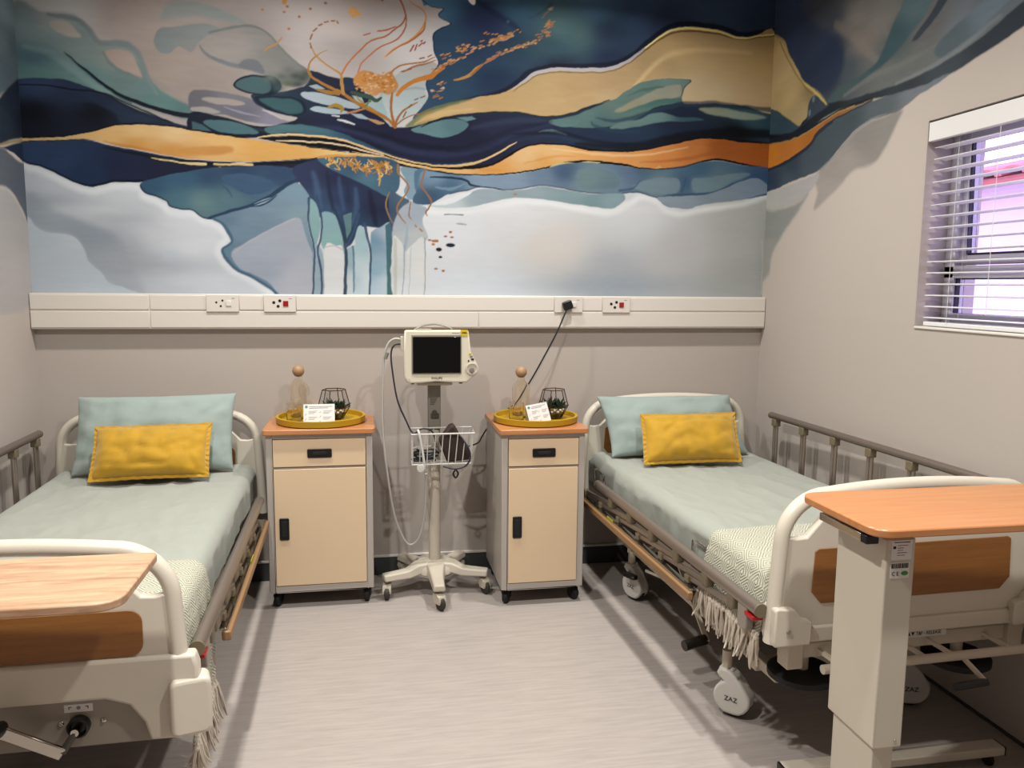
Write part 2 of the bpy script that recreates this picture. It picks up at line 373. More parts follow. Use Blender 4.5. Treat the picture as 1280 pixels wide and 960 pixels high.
# ---------------------------------------------------------------- bed-head trunking
TZ0, TZ1, TD = 1.361, 1.539, .051
tk = thing('wall_trunking', 'long white electrical trunking running across the wall below the mural', 'trunking', (0, 0, TZ0))
H = TZ1-TZ0
MB().box(.001, RW-.001, -TD+.004, 0, 0, H).build('body', 'trunking_white', tk, bevel=.004)
SOCK = [(.825, .983), (1.105, 1.264), (2.631, 2.789), (2.903, 3.06)]
GZ = 1.455-TZ0
edges = [.003, .551, .555]+[v for s in SOCK for v in s]+[RW-.003]
segs = [(.003, .551), (.555, .825), (.983, 1.105), (1.264, 2.631), (2.789, 2.903), (3.06, RW-.003)]
for a, b_ in segs: MB().box(a+.001, b_-.001, -TD, -TD+.006, GZ+.004, H-.008).build('cover_plate', 'trunking_white', tk, bevel=.002)
for a, b_ in ((.003, .551), (.555, 2.213), (2.216, RW-.003)): MB().box(a+.001, b_-.001, -TD, -TD+.006, .008, GZ-.005).build('cover_plate', 'trunking_white', tk, bevel=.002)
def socket(x0, x1, red, label):
    t = thing('wall_socket', label, 'socket', ((x0+x1)/2, -TD, 1.492), 0, 'sockets along the trunking')
    w = x1-x0
    MB().prism(rrect(-w/2, w/2, -.043, .043, .004, 3), -.008, .003, 'y').build('face_plate', 'trunking_white', t, bevel=.0015)
    for (dx, dz) in ((-.03, .005), (0, .014), (-.009, -.014)):
        MB().cyl((dx, -.0088, dz), (dx, -.0072, dz), .0078 if red else .0052, n=14).build('socket_hole', 'dark_hole', t)
    MB().box(.016, .042, -.0125, -.007, -.014, .014).build('switch', 'switch_red' if red else 'plastic_white', t, bevel=.002)
    MB().box(.045, .06, -.0086, -.007, .024, .027).build('marking', 'print_grey', t)
socket(*SOCK[0], 0, 'white three-pin wall socket with white switch on trunking above left bed')
socket(*SOCK[1], 1, 'wall socket with red switch on trunking above the left cabinet')
socket(*SOCK[2], 0, 'white wall socket on trunking with the black plug in it')
socket(*SOCK[3], 1, 'wall socket with red switch on trunking right of the black plug')
# ---------------------------------------------------------------- the mural: paint shapes in wall millimetres (across, up)
PAINT_B = [
('P',[(-106,3187),(4002,3519),(4123,1407),(-225,1404)],[(151,2904,(165,165,168)),(542,2875,(133,123,120)),(679,2659,(124,114,109)),(1020,2754,(115,108,106)),(1529,2919,(180,172,173)),(1526,2745,(145,139,139)),(1891,2884,(193,189,192)),(863,2574,(115,106,103)),(245,2032,(165,169,177)),(341,1762,(137,142,151)),(683,1847,(168,171,180)),(984,1610,(160,166,175)),(78,1641,(161,170,181)),(2055,1874,(180,183,190)),(2401,1966,(175,177,182)),(2625,1799,(175,171,169)),(2316,1623,(175,180,188)),(2947,1651,(137,144,153)),(3124,1961,(171,174,178)),(3365,1811,(160,159,162)),(3747,1908,(151,153,152)),(3760,1636,(145,148,147))],0.4,1),
('P',[(11,2154),(72,2148),(160,2129),(247,2066),(356,2066),(535,2079),(577,2022),(669,1969),(839,1922),(921,1852),(936,1812),(895,1763),(719,1808),(533,1876),(384,1888),(275,1917),(132,1944),(7,1910)],[(104,2085,(156,162,173)),(429,2037,(165,169,177)),(761,1888,(171,175,183)),(95,1943,(126,135,145)),(423,1912,(143,147,156))],83.9,0.8),
('P',[(4,2025),(132,1944),(274,1886),(417,1803),(468,1685),(518,1542),(405,1557),(327,1624),(257,1714),(218,1799),(161,1829),(71,1835),(-5,1887)],[(59,1931,(117,127,138)),(271,1839,(113,124,137)),(374,1684,(135,142,151))],53.1,0.7),
('P',[(-5,1887),(37,1861),(82,1835),(161,1829),(215,1807),(249,1757),(264,1702),(292,1671),(327,1636),(358,1588),(425,1569),(487,1542),(517,1518),(-38,1515)],[(51,1796,(155,164,175)),(194,1760,(159,167,177)),(295,1584,(160,170,181)),(73,1562,(159,167,178))],7.6,1),
('G',(581,1686),234,97,(123,128,136),0.45),
('G',(756,1769),157,55,(181,186,193),0.6),
('G',(789,1608),277,48,(175,181,190),0.6),
('G',(314,1949),227,30,(178,183,190),0.4),
('G',(659,1735),47,31,(154,166,181),0.4),
('S',[(-31,2205),(11,2146),(70,2129),(123,2105),(193,2069),(246,2047),(300,2037),(356,2050),(412,2064),(519,2063),(539,2021),(594,1995),(635,1972),(660,1945),(763,1936),(819,1901),(861,1894),(910,1856),(924,1812),(883,1767),(890,1727),(939,1667),(985,1639),(1054,1599),(1140,1538)],[17.4],(184,188,195),34.7,0.85),
('S',[(1945,1985),(2064,1975),(2184,1990),(2313,2019),(2488,2044),(2666,2032),(2920,1995),(3057,2042),(3121,2083),(3215,2064),(3272,2017),(3358,2001),(3462,2022),(3739,2068),(3884,2117)],[15.7],(197,199,203),35.8,0.7),
('G',(2227,2004),256,43,(185,187,192),0.7),
('G',(3123,2018),225,36,(181,182,185),0.6),
('G',(2672,1691),533,62,(164,163,163),0.4),
('G',(2949,1593),544,63,(130,139,150),0.6),
('G',(2141,1621),259,86,(178,185,194),0.6),
('P',[(-6,2897),(114,2869),(202,2871),(272,2857),(323,2809),(363,2753),(409,2744),(482,2756),(528,2736),(562,2675),(588,2597),(620,2569),(691,2508),(783,2463),(864,2416),(780,2397),(632,2429),(486,2468),(343,2514),(201,2544),(96,2553),(-28,2532)],[(42,2824,(108,125,130)),(148,2849,(125,134,136)),(67,2662,(70,95,104)),(97,2583,(77,107,108)),(282,2711,(104,118,119)),(310,2572,(82,110,112)),(424,2682,(109,116,115)),(490,2555,(84,102,104)),(635,2486,(74,99,100)),(744,2434,(64,89,91))],25.8,1),
('S',[(35,2704),(138,2681),(241,2613),(344,2536),(450,2474),(595,2420)],[9.2,16.6,16.6,14.8,11.1,5.5],(107,128,129),22.1,0.55),
('S',[(148,2856),(271,2842),(329,2795),(369,2742),(463,2744),(527,2718),(561,2660),(580,2589),(621,2512)],[7.4,11.0,12.9,12.9,14.7,12.9,11.0,11.0,5.5],(94,104,107),14.7,0.75),
('P',[(153,2820),(200,2836),(235,2825),(268,2795),(288,2763),(242,2760),(196,2772),(166,2792)],[(218,2795,(144,139,136))],18.1,1),
('P',[(392,2699),(425,2712),(480,2713),(515,2695),(538,2644),(558,2585),(511,2601),(457,2624),(419,2656)],[(477,2659,(136,123,117))],11.1,1),
('P',[(602,2579),(657,2567),(718,2524),(777,2493),(783,2474),(702,2501),(637,2536)],[(696,2525,(116,110,107))],15.1,1),
('S',[(388,2695),(415,2644),(464,2610),(529,2591),(572,2585)],[5.6,7.4,7.4,7.4,3.7],(90,99,101),11.1,0.7),
('G',(84,2655),108,32,(59,83,96),0.6),
('P',[(-85,2463),(-10,2544),(26,2557),(131,2564),(220,2558),(308,2531),(414,2491),(522,2439),(631,2402),(705,2379),(798,2355),(796,2313),(589,2305),(258,2276),(-100,2232)],[(59,2536,(42,55,82)),(271,2517,(30,40,62)),(51,2403,(8,10,17)),(338,2416,(8,10,18)),(484,2422,(19,26,42)),(630,2383,(23,33,50)),(10,2308,(14,18,31))],7.4,1),
('P',[(192,2499),(306,2501),(414,2479),(503,2431),(612,2386),(526,2371),(445,2375),(418,2419),(304,2467)],[(306,2489,(26,35,54)),(520,2405,(29,40,59))],22.3,0.8),
('S',[(-11,2525),(129,2529),(235,2516),(379,2504),(522,2447),(686,2378)],[2.8,3.7,4.6,4.6,4.6,3.7],(12,16,27),5.6,0.9),
('S',[(209,2688),(243,2661),(277,2629),(346,2574),(416,2521),(523,2473),(633,2440),(725,2422),(864,2416)],[1.5,3.0,4.5,6.7,8.2,9.3,11.1,12.1,13.0],(13,17,27),5.2,1),
('S',[(216,2678),(284,2615),(353,2559),(415,2510),(504,2465)],[2.9],(35,55,65),5.2,0.8),
('P',[(664,2905),(710,2952),(821,2960),(950,2924),(1047,2877),(968,2876),(837,2890),(669,2868)],[(764,2934,(114,120,120)),(950,2901,(107,115,116))],22.5,0.9),
('P',[(622,2783),(649,2826),(705,2835),(798,2852),(880,2859),(932,2832),(871,2806),(824,2761),(793,2722),(764,2732),(727,2744),(692,2712),(644,2713),(620,2746)],[(664,2752,(99,106,109)),(835,2837,(103,108,110)),(794,2748,(105,106,107))],9.4,1),
('P',[(832,2751),(863,2794),(928,2828),(1024,2857),(1092,2865),(1160,2831),(1220,2766),(1281,2708),(1351,2657),(1373,2619),(1294,2584),(1189,2594),(1113,2637),(1017,2655),(923,2688)],[(907,2747,(118,113,111)),(1022,2792,(119,113,112)),(1099,2816,(109,107,107)),(1192,2726,(98,97,97)),(1288,2654,(96,98,98)),(1171,2647,(104,102,102))],11.5,1),
('S',[(879,2821),(986,2851),(1081,2864),(1157,2831),(1220,2766),(1281,2708),(1358,2654)],[5.8,6.7,5.8,4.8,4.8,4.8,4.8],(85,90,91),7.7,0.8),
('S',[(832,2754),(853,2722),(897,2698),(961,2674),(1037,2663),(1125,2653)],[3.8,6.7,8.6,10.5,9.5,9.5],(85,89,95),9.5,0.9),
('P',[(1010,2669),(1049,2702),(1095,2701),(1125,2676),(1132,2638),(1063,2649)],[(1079,2673,(82,85,92))],11.5,0.9),
('P',[(778,2531),(854,2543),(975,2533),(1070,2511),(1127,2463),(1211,2420),(1282,2407),(1172,2391),(1048,2401),(933,2427),(865,2428),(774,2435)],[(823,2514,(76,75,82)),(974,2514,(88,87,96)),(1011,2446,(77,77,88)),(1184,2411,(102,99,114))],9.7,1),
('P',[(830,2503),(917,2513),(1012,2500),(1035,2482),(954,2478),(867,2486)],[(936,2494,(121,114,112))],9.6,1),
('P',[(783,2459),(858,2462),(915,2442),(865,2432),(782,2440)],[(841,2447,(120,116,116))],9.6,1),
('S',[(935,2466),(1011,2446),(1106,2427)],[1.9,5.8,1.9],(113,110,124),5.8,0.8),
('S',[(1119,2459),(1158,2449),(1212,2424)],[2.0,5.9,2.0],(139,137,141),3.9,1),
('P',[(774,2432),(865,2428),(971,2409),(1078,2383),(1183,2391),(1290,2427),(1204,2447),(1112,2474),(1067,2530),(1168,2547),(1325,2586),(1374,2658),(1445,2643),(1516,2631),(1604,2600),(1684,2496),(1765,2408),(1888,2417),(1993,2458),(2140,2493),(2310,2513),(2483,2513),(2659,2508),(2835,2554),(3014,2604),(3243,2606),(3383,2604),(3522,2628),(3665,2618),(3907,2603),(3919,2376),(3724,2390),(3580,2402),(3461,2397),(3298,2361),(3114,2320),(2931,2309),(2751,2319),(2617,2331),(2485,2318),(2399,2269),(2291,2215),(2183,2195),(2013,2189),(1804,2223),(1600,2289),(1479,2324),(1320,2342),(1123,2330),(968,2312),(771,2335)],[(857,2408,(15,20,34)),(1007,2349,(12,15,29)),(1187,2513,(28,40,53)),(1403,2542,(26,35,52)),(1481,2408,(22,26,48)),(1642,2375,(20,23,46)),(1888,2304,(22,25,48)),(2055,2269,(20,23,44)),(2311,2423,(26,30,51)),(2226,2337,(17,19,39)),(2572,2434,(25,29,49)),(2749,2399,(22,33,54)),(2929,2398,(22,34,54)),(3110,2435,(25,39,58)),(3341,2466,(21,29,47)),(3673,2458,(8,10,17)),(3765,2549,(47,72,87)),(1599,2273,(9,11,23)),(1240,2327,(7,8,16))],6.6,1),
('S',[(1321,2389),(1480,2388),(1621,2362),(1764,2311),(1929,2277),(2119,2283),(2290,2339),(2441,2412),(2615,2452)],[4.1,10.3,14.5,16.5,16.5,16.5,16.5,12.4,4.1],(36,43,70),24.8,0.55),
('S',[(1399,2345),(1560,2319),(1701,2272),(1866,2229),(2055,2219),(2226,2246)],[4.1,8.3,10.3,10.3,8.3,4.1],(33,65,88),16.5,0.6),
('S',[(2183,2417),(2354,2457),(2527,2473),(2659,2462)],[6.4,14.9,14.9,6.4],(38,46,67),25.5,0.6),
('S',[(2398,2360),(2616,2394),(2795,2367),(3021,2342),(3251,2376)],[4.3,10.9,13.0,10.9,4.3],(29,43,63),21.7,0.5),
('S',[(1008,2376),(1163,2359),(1360,2367),(1520,2342)],[4.0,7.9,7.9,4.0],(32,51,68),15.9,0.5),
('S',[(1520,2398),(1723,2358),(1888,2316),(2098,2307)],[6.2,12.4,16.5,8.2],(10,12,25),20.6,0.6),
('P',[(780,2393),(825,2380),(869,2347),(779,2351)],[(813,2368,(47,70,79))],6.1,1),
('P',[(833,2392),(932,2402),(1028,2385),(1100,2349),(1007,2337),(900,2348)],[(966,2369,(55,80,88))],7.0,1),
('P',[(1128,2373),(1203,2392),(1289,2396),(1380,2392),(1500,2365),(1620,2322),(1743,2266),(1804,2231),(1681,2255),(1559,2303),(1419,2342),(1261,2355),(1155,2347)],[(1202,2372,(56,84,91)),(1360,2371,(53,82,91)),(1560,2331,(34,61,81)),(1722,2265,(25,54,77))],8.0,1),
('S',[(1182,2360),(1360,2363),(1519,2334),(1681,2276),(1887,2214),(2055,2203)],[2.0,4.1,6.1,6.1,4.1,2.0],(44,77,94),8.1,0.7),
('P',[(984,2568),(1004,2600),(1062,2626),(1132,2630),(1189,2621),(1216,2580),(1176,2539),(1098,2532),(1029,2544)],[(1099,2582,(12,21,33))],5.8,1),
('P',[(995,2571),(1015,2597),(1074,2619),(1131,2618),(1162,2593),(1153,2550),(1090,2539),(1033,2552)],[(1082,2580,(52,72,77))],9.7,1),
('P',[(1082,2519),(1148,2532),(1246,2531),(1316,2515),(1338,2469),(1290,2439),(1204,2447),(1127,2471)],[(1219,2490,(13,23,37))],5.9,1),
('P',[(1105,2513),(1167,2523),(1253,2520),(1308,2503),(1315,2460),(1251,2449),(1174,2469)],[(1224,2491,(41,67,73))],11.7,1),
('G',(1217,2627),31,19,(58,70,67),0.8),
('G',(1181,2598),31,19,(47,58,60),0.8),
('G',(1279,2634),31,20,(39,48,49),0.8),
('G',(1247,2597),31,20,(62,72,55),0.8),
('G',(1318,2624),31,20,(37,45,45),0.8),
('G',(1338,2645),31,20,(49,58,45),0.8),
('G',(1200,2571),31,19,(48,64,71),0.8),
('G',(1294,2592),31,20,(33,43,48),0.8),
('G',(1162,2620),31,19,(82,90,88),0.8),
('G',(1249,2659),31,19,(82,84,81),0.8),
('P',[(1355,2663),(1406,2652),(1465,2632),(1516,2615),(1504,2579),(1436,2591),(1385,2620)],[(1438,2622,(22,28,46))],5.9,1),
('P',[(1517,2638),(1573,2641),(1588,2615),(1564,2578),(1524,2588)],[(1553,2612,(27,40,62))],6.0,1),
('P',[(1309,2548),(1341,2561),(1423,2555),(1523,2532),(1603,2497),(1570,2487),(1482,2495),(1395,2507),(1336,2524)],[(1442,2523,(131,142,151))],4.8,1),
('P',[(1354,2477),(1386,2491),(1450,2486),(1530,2473),(1546,2462),(1481,2455),(1402,2462)],[(1450,2472,(127,140,151))],4.8,1),
('P',[(1349,2591),(1389,2597),(1428,2579),(1388,2571)],[(1388,2584,(122,133,142))],4.7,1),
('P',[(1554,2463),(1610,2461),(1659,2435),(1594,2441)],[(1604,2450,(125,137,146))],4.8,1),
('S',[(1461,2449),(1497,2446)],[3.0,4.0],(154,156,158),4.0,1),
('S',[(1489,2430),(1529,2422),(1573,2410)],[3.0,6.0,3.0],(160,163,166),4.0,1),
('P',[(1623,2513),(1684,2532),(1717,2578),(1750,2559),(1757,2480),(1740,2439),(1683,2468)],[(1708,2510,(125,144,150))],6.1,1),
('P',[(1563,2550),(1611,2545),(1623,2513),(1587,2520)],[(1596,2532,(121,144,146))],4.8,1),
('P',[(1756,2407),(1741,2471),(1713,2550),(1742,2623),(1800,2673),(1857,2708),(1940,2740),(1998,2732),(1998,2700),(1969,2674),(1944,2633),(1935,2600),(1947,2553),(1914,2503),(1856,2460),(1806,2426)],[(1808,2642,(143,149,151)),(1890,2666,(150,152,153)),(1889,2546,(140,153,159)),(1848,2484,(145,157,161)),(1952,2721,(146,147,147))],8.1,1),
('S',[(1742,2567),(1807,2594),(1890,2606),(1948,2601)],[2.0,4.1,6.1,4.1],(113,128,136),8.1,0.6),
('P',[(1923,3351),(1921,3042),(1954,3021),(1999,3012),(2030,3006),(2007,2981),(2015,2962),(2056,2945),(2065,2930),(2019,2911),(1978,2881),(1977,2830),(1986,2787),(2006,2732),(1964,2678),(1939,2625),(1952,2569),(1922,2511),(1872,2445),(1993,2450),(2140,2477),(2310,2505),(2483,2554),(2744,2649),(3101,2751),(3987,2927),(4002,3519)],[(1974,3015,(78,122,161)),(2056,2854,(41,66,91)),(2244,2953,(39,47,82)),(2224,2804,(33,53,75)),(2056,2655,(36,59,80)),(2309,2668,(24,38,62)),(2394,2834,(33,54,72)),(2651,2971,(66,92,99)),(2609,2867,(42,64,77)),(2739,2916,(53,76,84)),(2434,3037,(61,95,123)),(2654,2768,(22,27,47)),(2916,2947,(33,45,66)),(2919,2803,(26,36,60)),(3092,3040,(50,68,98)),(3230,3008,(39,51,77)),(3551,3070,(52,70,99)),(3788,3043,(42,57,84)),(2824,3063,(64,93,122))],4.9,1),
('G',(2244,2965),90,123,(36,44,78),0.6),
('G',(2651,2979),118,92,(83,114,119),0.45),
('G',(2748,2945),68,93,(69,94,96),0.5),
('G',(2609,2839),126,51,(46,70,81),0.5),
('S',[(2202,3061),(2286,3008),(2393,2955),(2436,2917)],[8.3,16.5,16.5,6.2],(29,35,63),24.8,0.6),
('S',[(2606,3069),(2542,3020),(2478,2984)],[6.2,4.2,2.1],(54,73,88),12.5,0.8),
('P',[(2156,3074),(2189,3076),(2198,3049),(2189,3035),(2164,3051)],[(2179,3057,(243,243,243))],4.1,1),
('S',[(1925,3042),(1958,3019),(1999,3010),(2032,3005),(2011,2978),(2019,2959),(2061,2942),(2069,2930),(2019,2907),(1982,2877),(1982,2826),(1990,2783),(2010,2732),(1969,2678),(1944,2625),(1956,2573)],[2.8],(30,38,62),4.9,0.8),
('S',[(1972,2498),(2077,2535),(2182,2564),(2331,2604),(2430,2666),(2489,2718),(2611,2753),(2742,2760),(2942,2784),(3053,2835),(3142,2911),(3267,2997),(3367,3016),(3553,3011),(3672,2981),(3767,2995),(3876,3014)],[4.3,8.6,10.8,12.9,12.9,12.9,12.9,12.9,12.9,12.9,12.9,12.9,12.9,12.9,12.9,12.9,12.9],(14,16,31),12.9,0.85),
('S',[(1930,2427),(2035,2464),(2140,2485),(2268,2501),(2396,2509),(2483,2502),(2571,2494),(2659,2502),(2747,2527),(2844,2564),(2942,2600),(3013,2637),(3085,2687),(3193,2718),(3331,2729),(3388,2715),(3347,2671),(3345,2603),(3476,2605),(3714,2603),(3908,2594)],[13.0],(22,34,45),8.7,1),
('P',[(1839,2415),(1897,2458),(1972,2498),(2056,2526),(2132,2551),(2225,2578),(2331,2598),(2417,2641),(2481,2685),(2533,2720),(2611,2739),(2743,2746),(2943,2765),(3036,2809),(3120,2877),(3240,2963),(3358,2999),(3530,2995),(3673,2966),(3768,2978),(3886,2998),(3918,2590),(3714,2603),(3595,2601),(3523,2609),(3430,2598),(3350,2603),(3361,2680),(3401,2724),(3285,2725),(3171,2710),(3085,2683),(3014,2633),(2947,2596),(2835,2562),(2747,2527),(2659,2502),(2571,2494),(2483,2502),(2396,2509),(2268,2501),(2140,2485),(2035,2464),(1951,2436),(1880,2413)],[(1868,2428,(93,104,78)),(1930,2463,(143,122,81)),(1993,2482,(170,143,101)),(2140,2521,(159,134,97)),(2310,2554,(153,128,91)),(2569,2620,(148,126,91)),(2745,2628,(142,119,86)),(2922,2679,(140,117,87)),(3100,2792,(144,122,90)),(3326,2889,(176,150,108)),(3237,2779,(153,131,97)),(3562,2818,(174,149,109)),(3775,2829,(178,154,108)),(3568,2669,(173,156,125)),(3403,2673,(169,151,122)),(2924,2608,(147,128,98)),(3759,2657,(175,152,117))],5.6,1),
('S',[(1839,2411),(1910,2466),(1993,2507),(2106,2544),(2182,2564)],[6.2,10.3,12.3,8.2,2.1],(92,101,71),8.2,0.75),
('S',[(1880,2421),(1951,2460),(2056,2493),(2182,2515)],[2.1,8.3,10.3,4.1],(175,148,105),12.4,0.7),
('S',[(2225,2533),(2483,2554),(2745,2599),(3057,2686)],[4.3,10.7,10.7,4.3],(152,128,94),17.2,0.5),
('S',[(2395,2623),(2447,2659),(2498,2698),(2550,2723),(2628,2738),(2743,2744),(2867,2751),(2947,2763),(3032,2803),(3098,2854),(3133,2886)],[1.7,5.3,8.5,9.6,8.5,8.5,9.6,8.5,7.5,6.4,2.1],(147,143,149),4.3,1),
('S',[(2404,2616),(2464,2659),(2516,2695),(2568,2714),(2655,2725),(2832,2734),(2947,2749),(3036,2793),(3125,2864),(3250,2949),(3368,2979),(3531,2976),(3673,2955),(3768,2967),(3877,2985)],[1.7,2.2,2.6,2.6,2.6,2.6,2.6,2.6,3.9,4.8,5.2,4.8,4.3,3.5,3.0],(84,57,26),5.2,0.8),
('S',[(3125,2877),(3249,2963),(3359,2993),(3531,2989),(3673,2960),(3768,2974),(3877,2993)],[2.2,5.5,6.6,6.6,5.5,4.4,4.4],(243,227,152),4.4,0.9),
('S',[(1951,2436),(2035,2464),(2140,2485),(2268,2501),(2396,2509),(2483,2502),(2571,2494),(2659,2502),(2747,2527),(2844,2564),(2933,2596)],[3.4],(16,23,38),5.1,0.9),
('S',[(3058,2656),(3235,2833),(3465,2888),(3748,2888)],[4.4,13.3,13.3,6.6],(217,191,144),26.6,0.35),
('P',[(1905,2414),(2005,2446),(2106,2459),(2166,2437),(2123,2394),(2039,2362),(1955,2371),(1863,2392)],[(1972,2408,(79,107,114)),(2098,2422,(66,94,101))],6.6,1),
('S',[(1913,2410),(1993,2446),(2077,2466)],[2.1,4.1,3.1],(12,20,31),4.1,1),
('P',[(2102,2467),(2182,2477),(2204,2463),(2153,2451)],[(2160,2464,(79,104,111))],5.8,1),
('P',[(2597,2468),(2681,2492),(2769,2517),(2858,2559),(2947,2596),(3036,2653),(3103,2694),(3193,2716),(3308,2726),(3392,2722),(3361,2688),(3344,2645),(3345,2603),(3281,2591),(3175,2561),(3108,2515),(2973,2467),(2860,2446),(2739,2445),(2660,2446)],[(2659,2466,(60,85,90)),(2814,2507,(70,91,91)),(2970,2577,(73,93,89)),(3104,2667,(79,99,96)),(3286,2706,(91,112,111)),(2882,2480,(58,81,83)),(3197,2608,(64,91,88))],7.0,1),
('P',[(2962,2538),(3024,2575),(3105,2621),(3218,2673),(3323,2695),(3343,2670),(3326,2627),(3220,2614),(3106,2574),(3016,2541)],[(3016,2553,(118,113,95)),(3241,2661,(122,123,109)),(3311,2656,(134,131,119))],13.2,0.9),
('S',[(3037,2622),(3127,2660),(3241,2682)],[2.2,8.8,2.2],(58,84,81),8.8,0.8),
('S',[(2994,2527),(3107,2566),(3220,2601),(3336,2615)],[2.2,8.8,13.2,11.0],(58,88,85),8.8,0.8),
('S',[(2859,2500),(2949,2487),(3062,2509),(3162,2543),(3267,2573),(3346,2594),(3430,2598),(3523,2609),(3595,2599),(3714,2594),(3899,2585)],[2.2,8.9,11.1,8.9,11.1,13.4,13.4,13.4,13.4,13.4,13.4],(32,47,64),13.4,0.8),
('P',[(2937,2449),(2999,2481),(3108,2503),(3163,2531),(3236,2542),(3320,2525),(3432,2525),(3480,2515),(3386,2502),(3247,2496),(3110,2465),(2996,2447)],[(2996,2460,(76,96,96)),(3200,2519,(80,103,103)),(3386,2515,(43,65,76))],9.7,1),
('P',[(3449,2573),(3548,2584),(3691,2571),(3852,2544),(3718,2525),(3598,2537),(3502,2550)],[(3525,2568,(120,127,110)),(3717,2547,(119,136,124))],13.6,0.9),
('S',[(2837,2478),(2860,2454),(2973,2433),(3110,2439)],[4.4,8.8,8.8,4.4],(28,46,64),13.1,0.7),
('P',[(2602,2472),(2681,2486),(2774,2484),(2730,2449),(2655,2445)],[(2688,2467,(69,93,94))],6.9,1),
('S',[(2546,2412),(2616,2421),(2696,2403)],[2.1,7.5,3.2],(72,90,98),5.1,0.9),
('S',[(2750,2357),(3067,2356),(3343,2414),(3625,2452),(3891,2454)],[6.7,22.4,26.9,26.9,22.4],(5,6,11),22.4,0.8),
('S',[(2397,2393),(2660,2412),(2839,2377),(3066,2369)],[4.4,10.9,10.9,4.4],(11,13,25),17.4,0.7),
('S',[(2055,2298),(2226,2329),(2397,2410),(2615,2469)],[12.7,21.2,16.9,6.3],(15,17,36),21.2,0.55),
('S',[(-99,2247),(1,2272),(115,2280),(223,2288),(314,2301),(406,2320),(479,2308),(589,2301),(776,2281),(1005,2262),(1239,2259),(1518,2258)],[9.4,9.4,9.4,9.4,16.9,26.3,48.9,63.9,71.4,56.4,41.4,15.0],(5,6,11),7.5,1),
('S',[(1559,2259),(1804,2227),(2055,2199),(2291,2207),(2464,2263),(2662,2295),(2932,2292),(3253,2299),(3534,2357),(3726,2346),(3922,2332)],[17.3,19.5,21.6,30.3,64.9,56.2,38.9,60.5,60.5,69.2,73.5],(6,7,13),8.6,1),
('P',[(1092,2325),(1182,2334),(1320,2342),(1439,2334),(1559,2311),(1681,2272),(1804,2227),(1971,2204),(2140,2206),(2269,2225),(2377,2272),(2463,2334),(2494,2339),(2399,2256),(2291,2202),(2183,2186),(2013,2185),(1845,2204),(1722,2237),(1599,2265),(1398,2285),(1201,2305)],[(1830,2266,(5,5,8))],4.9,1),
('P',[(-99,2253),(1,2277),(115,2286),(223,2298),(315,2322),(407,2349),(463,2359),(592,2365),(685,2360),(779,2347),(892,2332),(1006,2319),(1123,2310),(1240,2299),(1398,2281),(1559,2265),(1742,2247),(1681,2239),(1518,2247),(1377,2236),(1238,2220),(1120,2211),(1003,2205),(887,2205),(773,2209),(698,2216),(586,2233),(476,2252),(367,2271),(313,2284),(222,2281),(115,2274),(8,2265),(-99,2242)],[(8,2270,(168,142,99)),(223,2290,(168,141,97)),(369,2311,(176,143,95)),(516,2328,(174,148,106)),(684,2324,(172,148,111)),(514,2271,(156,110,52)),(680,2246,(158,110,54)),(890,2293,(169,137,90)),(1121,2263,(163,125,70)),(1278,2249,(166,128,73)),(1518,2258,(178,147,98))],3.8,1),
('P',[(707,2247),(794,2270),(909,2278),(970,2273),(958,2245),(869,2230),(755,2230)],[(775,2250,(151,106,56)),(908,2255,(147,98,50))],19.3,0.8),
('S',[(367,2281),(440,2264),(550,2249),(624,2237)],[1.9,5.7,5.7,1.9],(143,96,39),11.4,0.7),
('S',[(-98,2259),(2,2281),(116,2291),(224,2301),(315,2327),(408,2353),(463,2364),(592,2370),(685,2365),(779,2352),(892,2338),(1007,2325)],[2.4],(5,6,11),3.7,1),
('S',[(1092,2327),(1182,2342),(1300,2346),(1419,2342),(1539,2322),(1640,2292),(1742,2260),(1846,2235),(1950,2220),(2055,2218),(2162,2229),(2247,2257),(2320,2295),(2381,2328),(2424,2356)],[2.1,4.5,4.9,4.9,4.9,4.9,4.9,4.5,4.5,5.4,6.2,5.4,4.9,4.1,1.2],(173,147,107),3.7,1),
('S',[(1181,2314),(1260,2315),(1379,2314),(1499,2305),(1620,2281),(1722,2257)],[1.6,3.6,4.0,4.0,4.0,2.4],(172,155,131),3.6,1),
('P',[(1559,2271),(1714,2255),(1804,2235),(1929,2211),(2055,2202),(2183,2206),(2290,2227),(2377,2272),(2463,2325),(2520,2341),(2582,2346),(2683,2346),(2795,2327),(2931,2322),(3068,2329),(3205,2353),(3344,2386),(3461,2410),(3579,2414),(3723,2403),(3928,2396),(3935,2261),(3729,2287),(3608,2307),(3536,2308),(3442,2284),(3349,2255),(3232,2244),(3116,2247),(3024,2261),(2887,2273),(2774,2271),(2685,2258),(2619,2239),(2487,2209),(2356,2188),(2226,2181),(2098,2182),(1971,2194),(1846,2214),(1722,2241)],[(1804,2223,(182,154,108)),(2055,2195,(179,143,94)),(2312,2207,(169,123,67)),(2486,2284,(177,147,107)),(2617,2310,(176,143,100)),(2574,2254,(167,122,64)),(2841,2297,(171,125,73)),(3069,2288,(169,118,67)),(3253,2303,(167,108,58)),(3440,2340,(155,95,49)),(3581,2363,(128,68,29)),(3775,2344,(140,75,30))],4.3,1),
('S',[(2617,2327),(2841,2310),(3114,2311),(3392,2364)],[2.2,6.7,6.7,2.2],(193,163,125),8.9,0.5),
('S',[(3115,2273),(3347,2294),(3582,2346),(3822,2372)],[2.3,9.1,9.1,4.6],(133,71,31),13.7,0.6),
('S',[(2464,2242),(2618,2285),(2751,2290)],[2.2,6.5,2.2],(158,105,45),8.6,0.5),
('S',[(2226,2205),(2334,2208)],[4.3,6.4],(162,113,56),8.5,0.6),
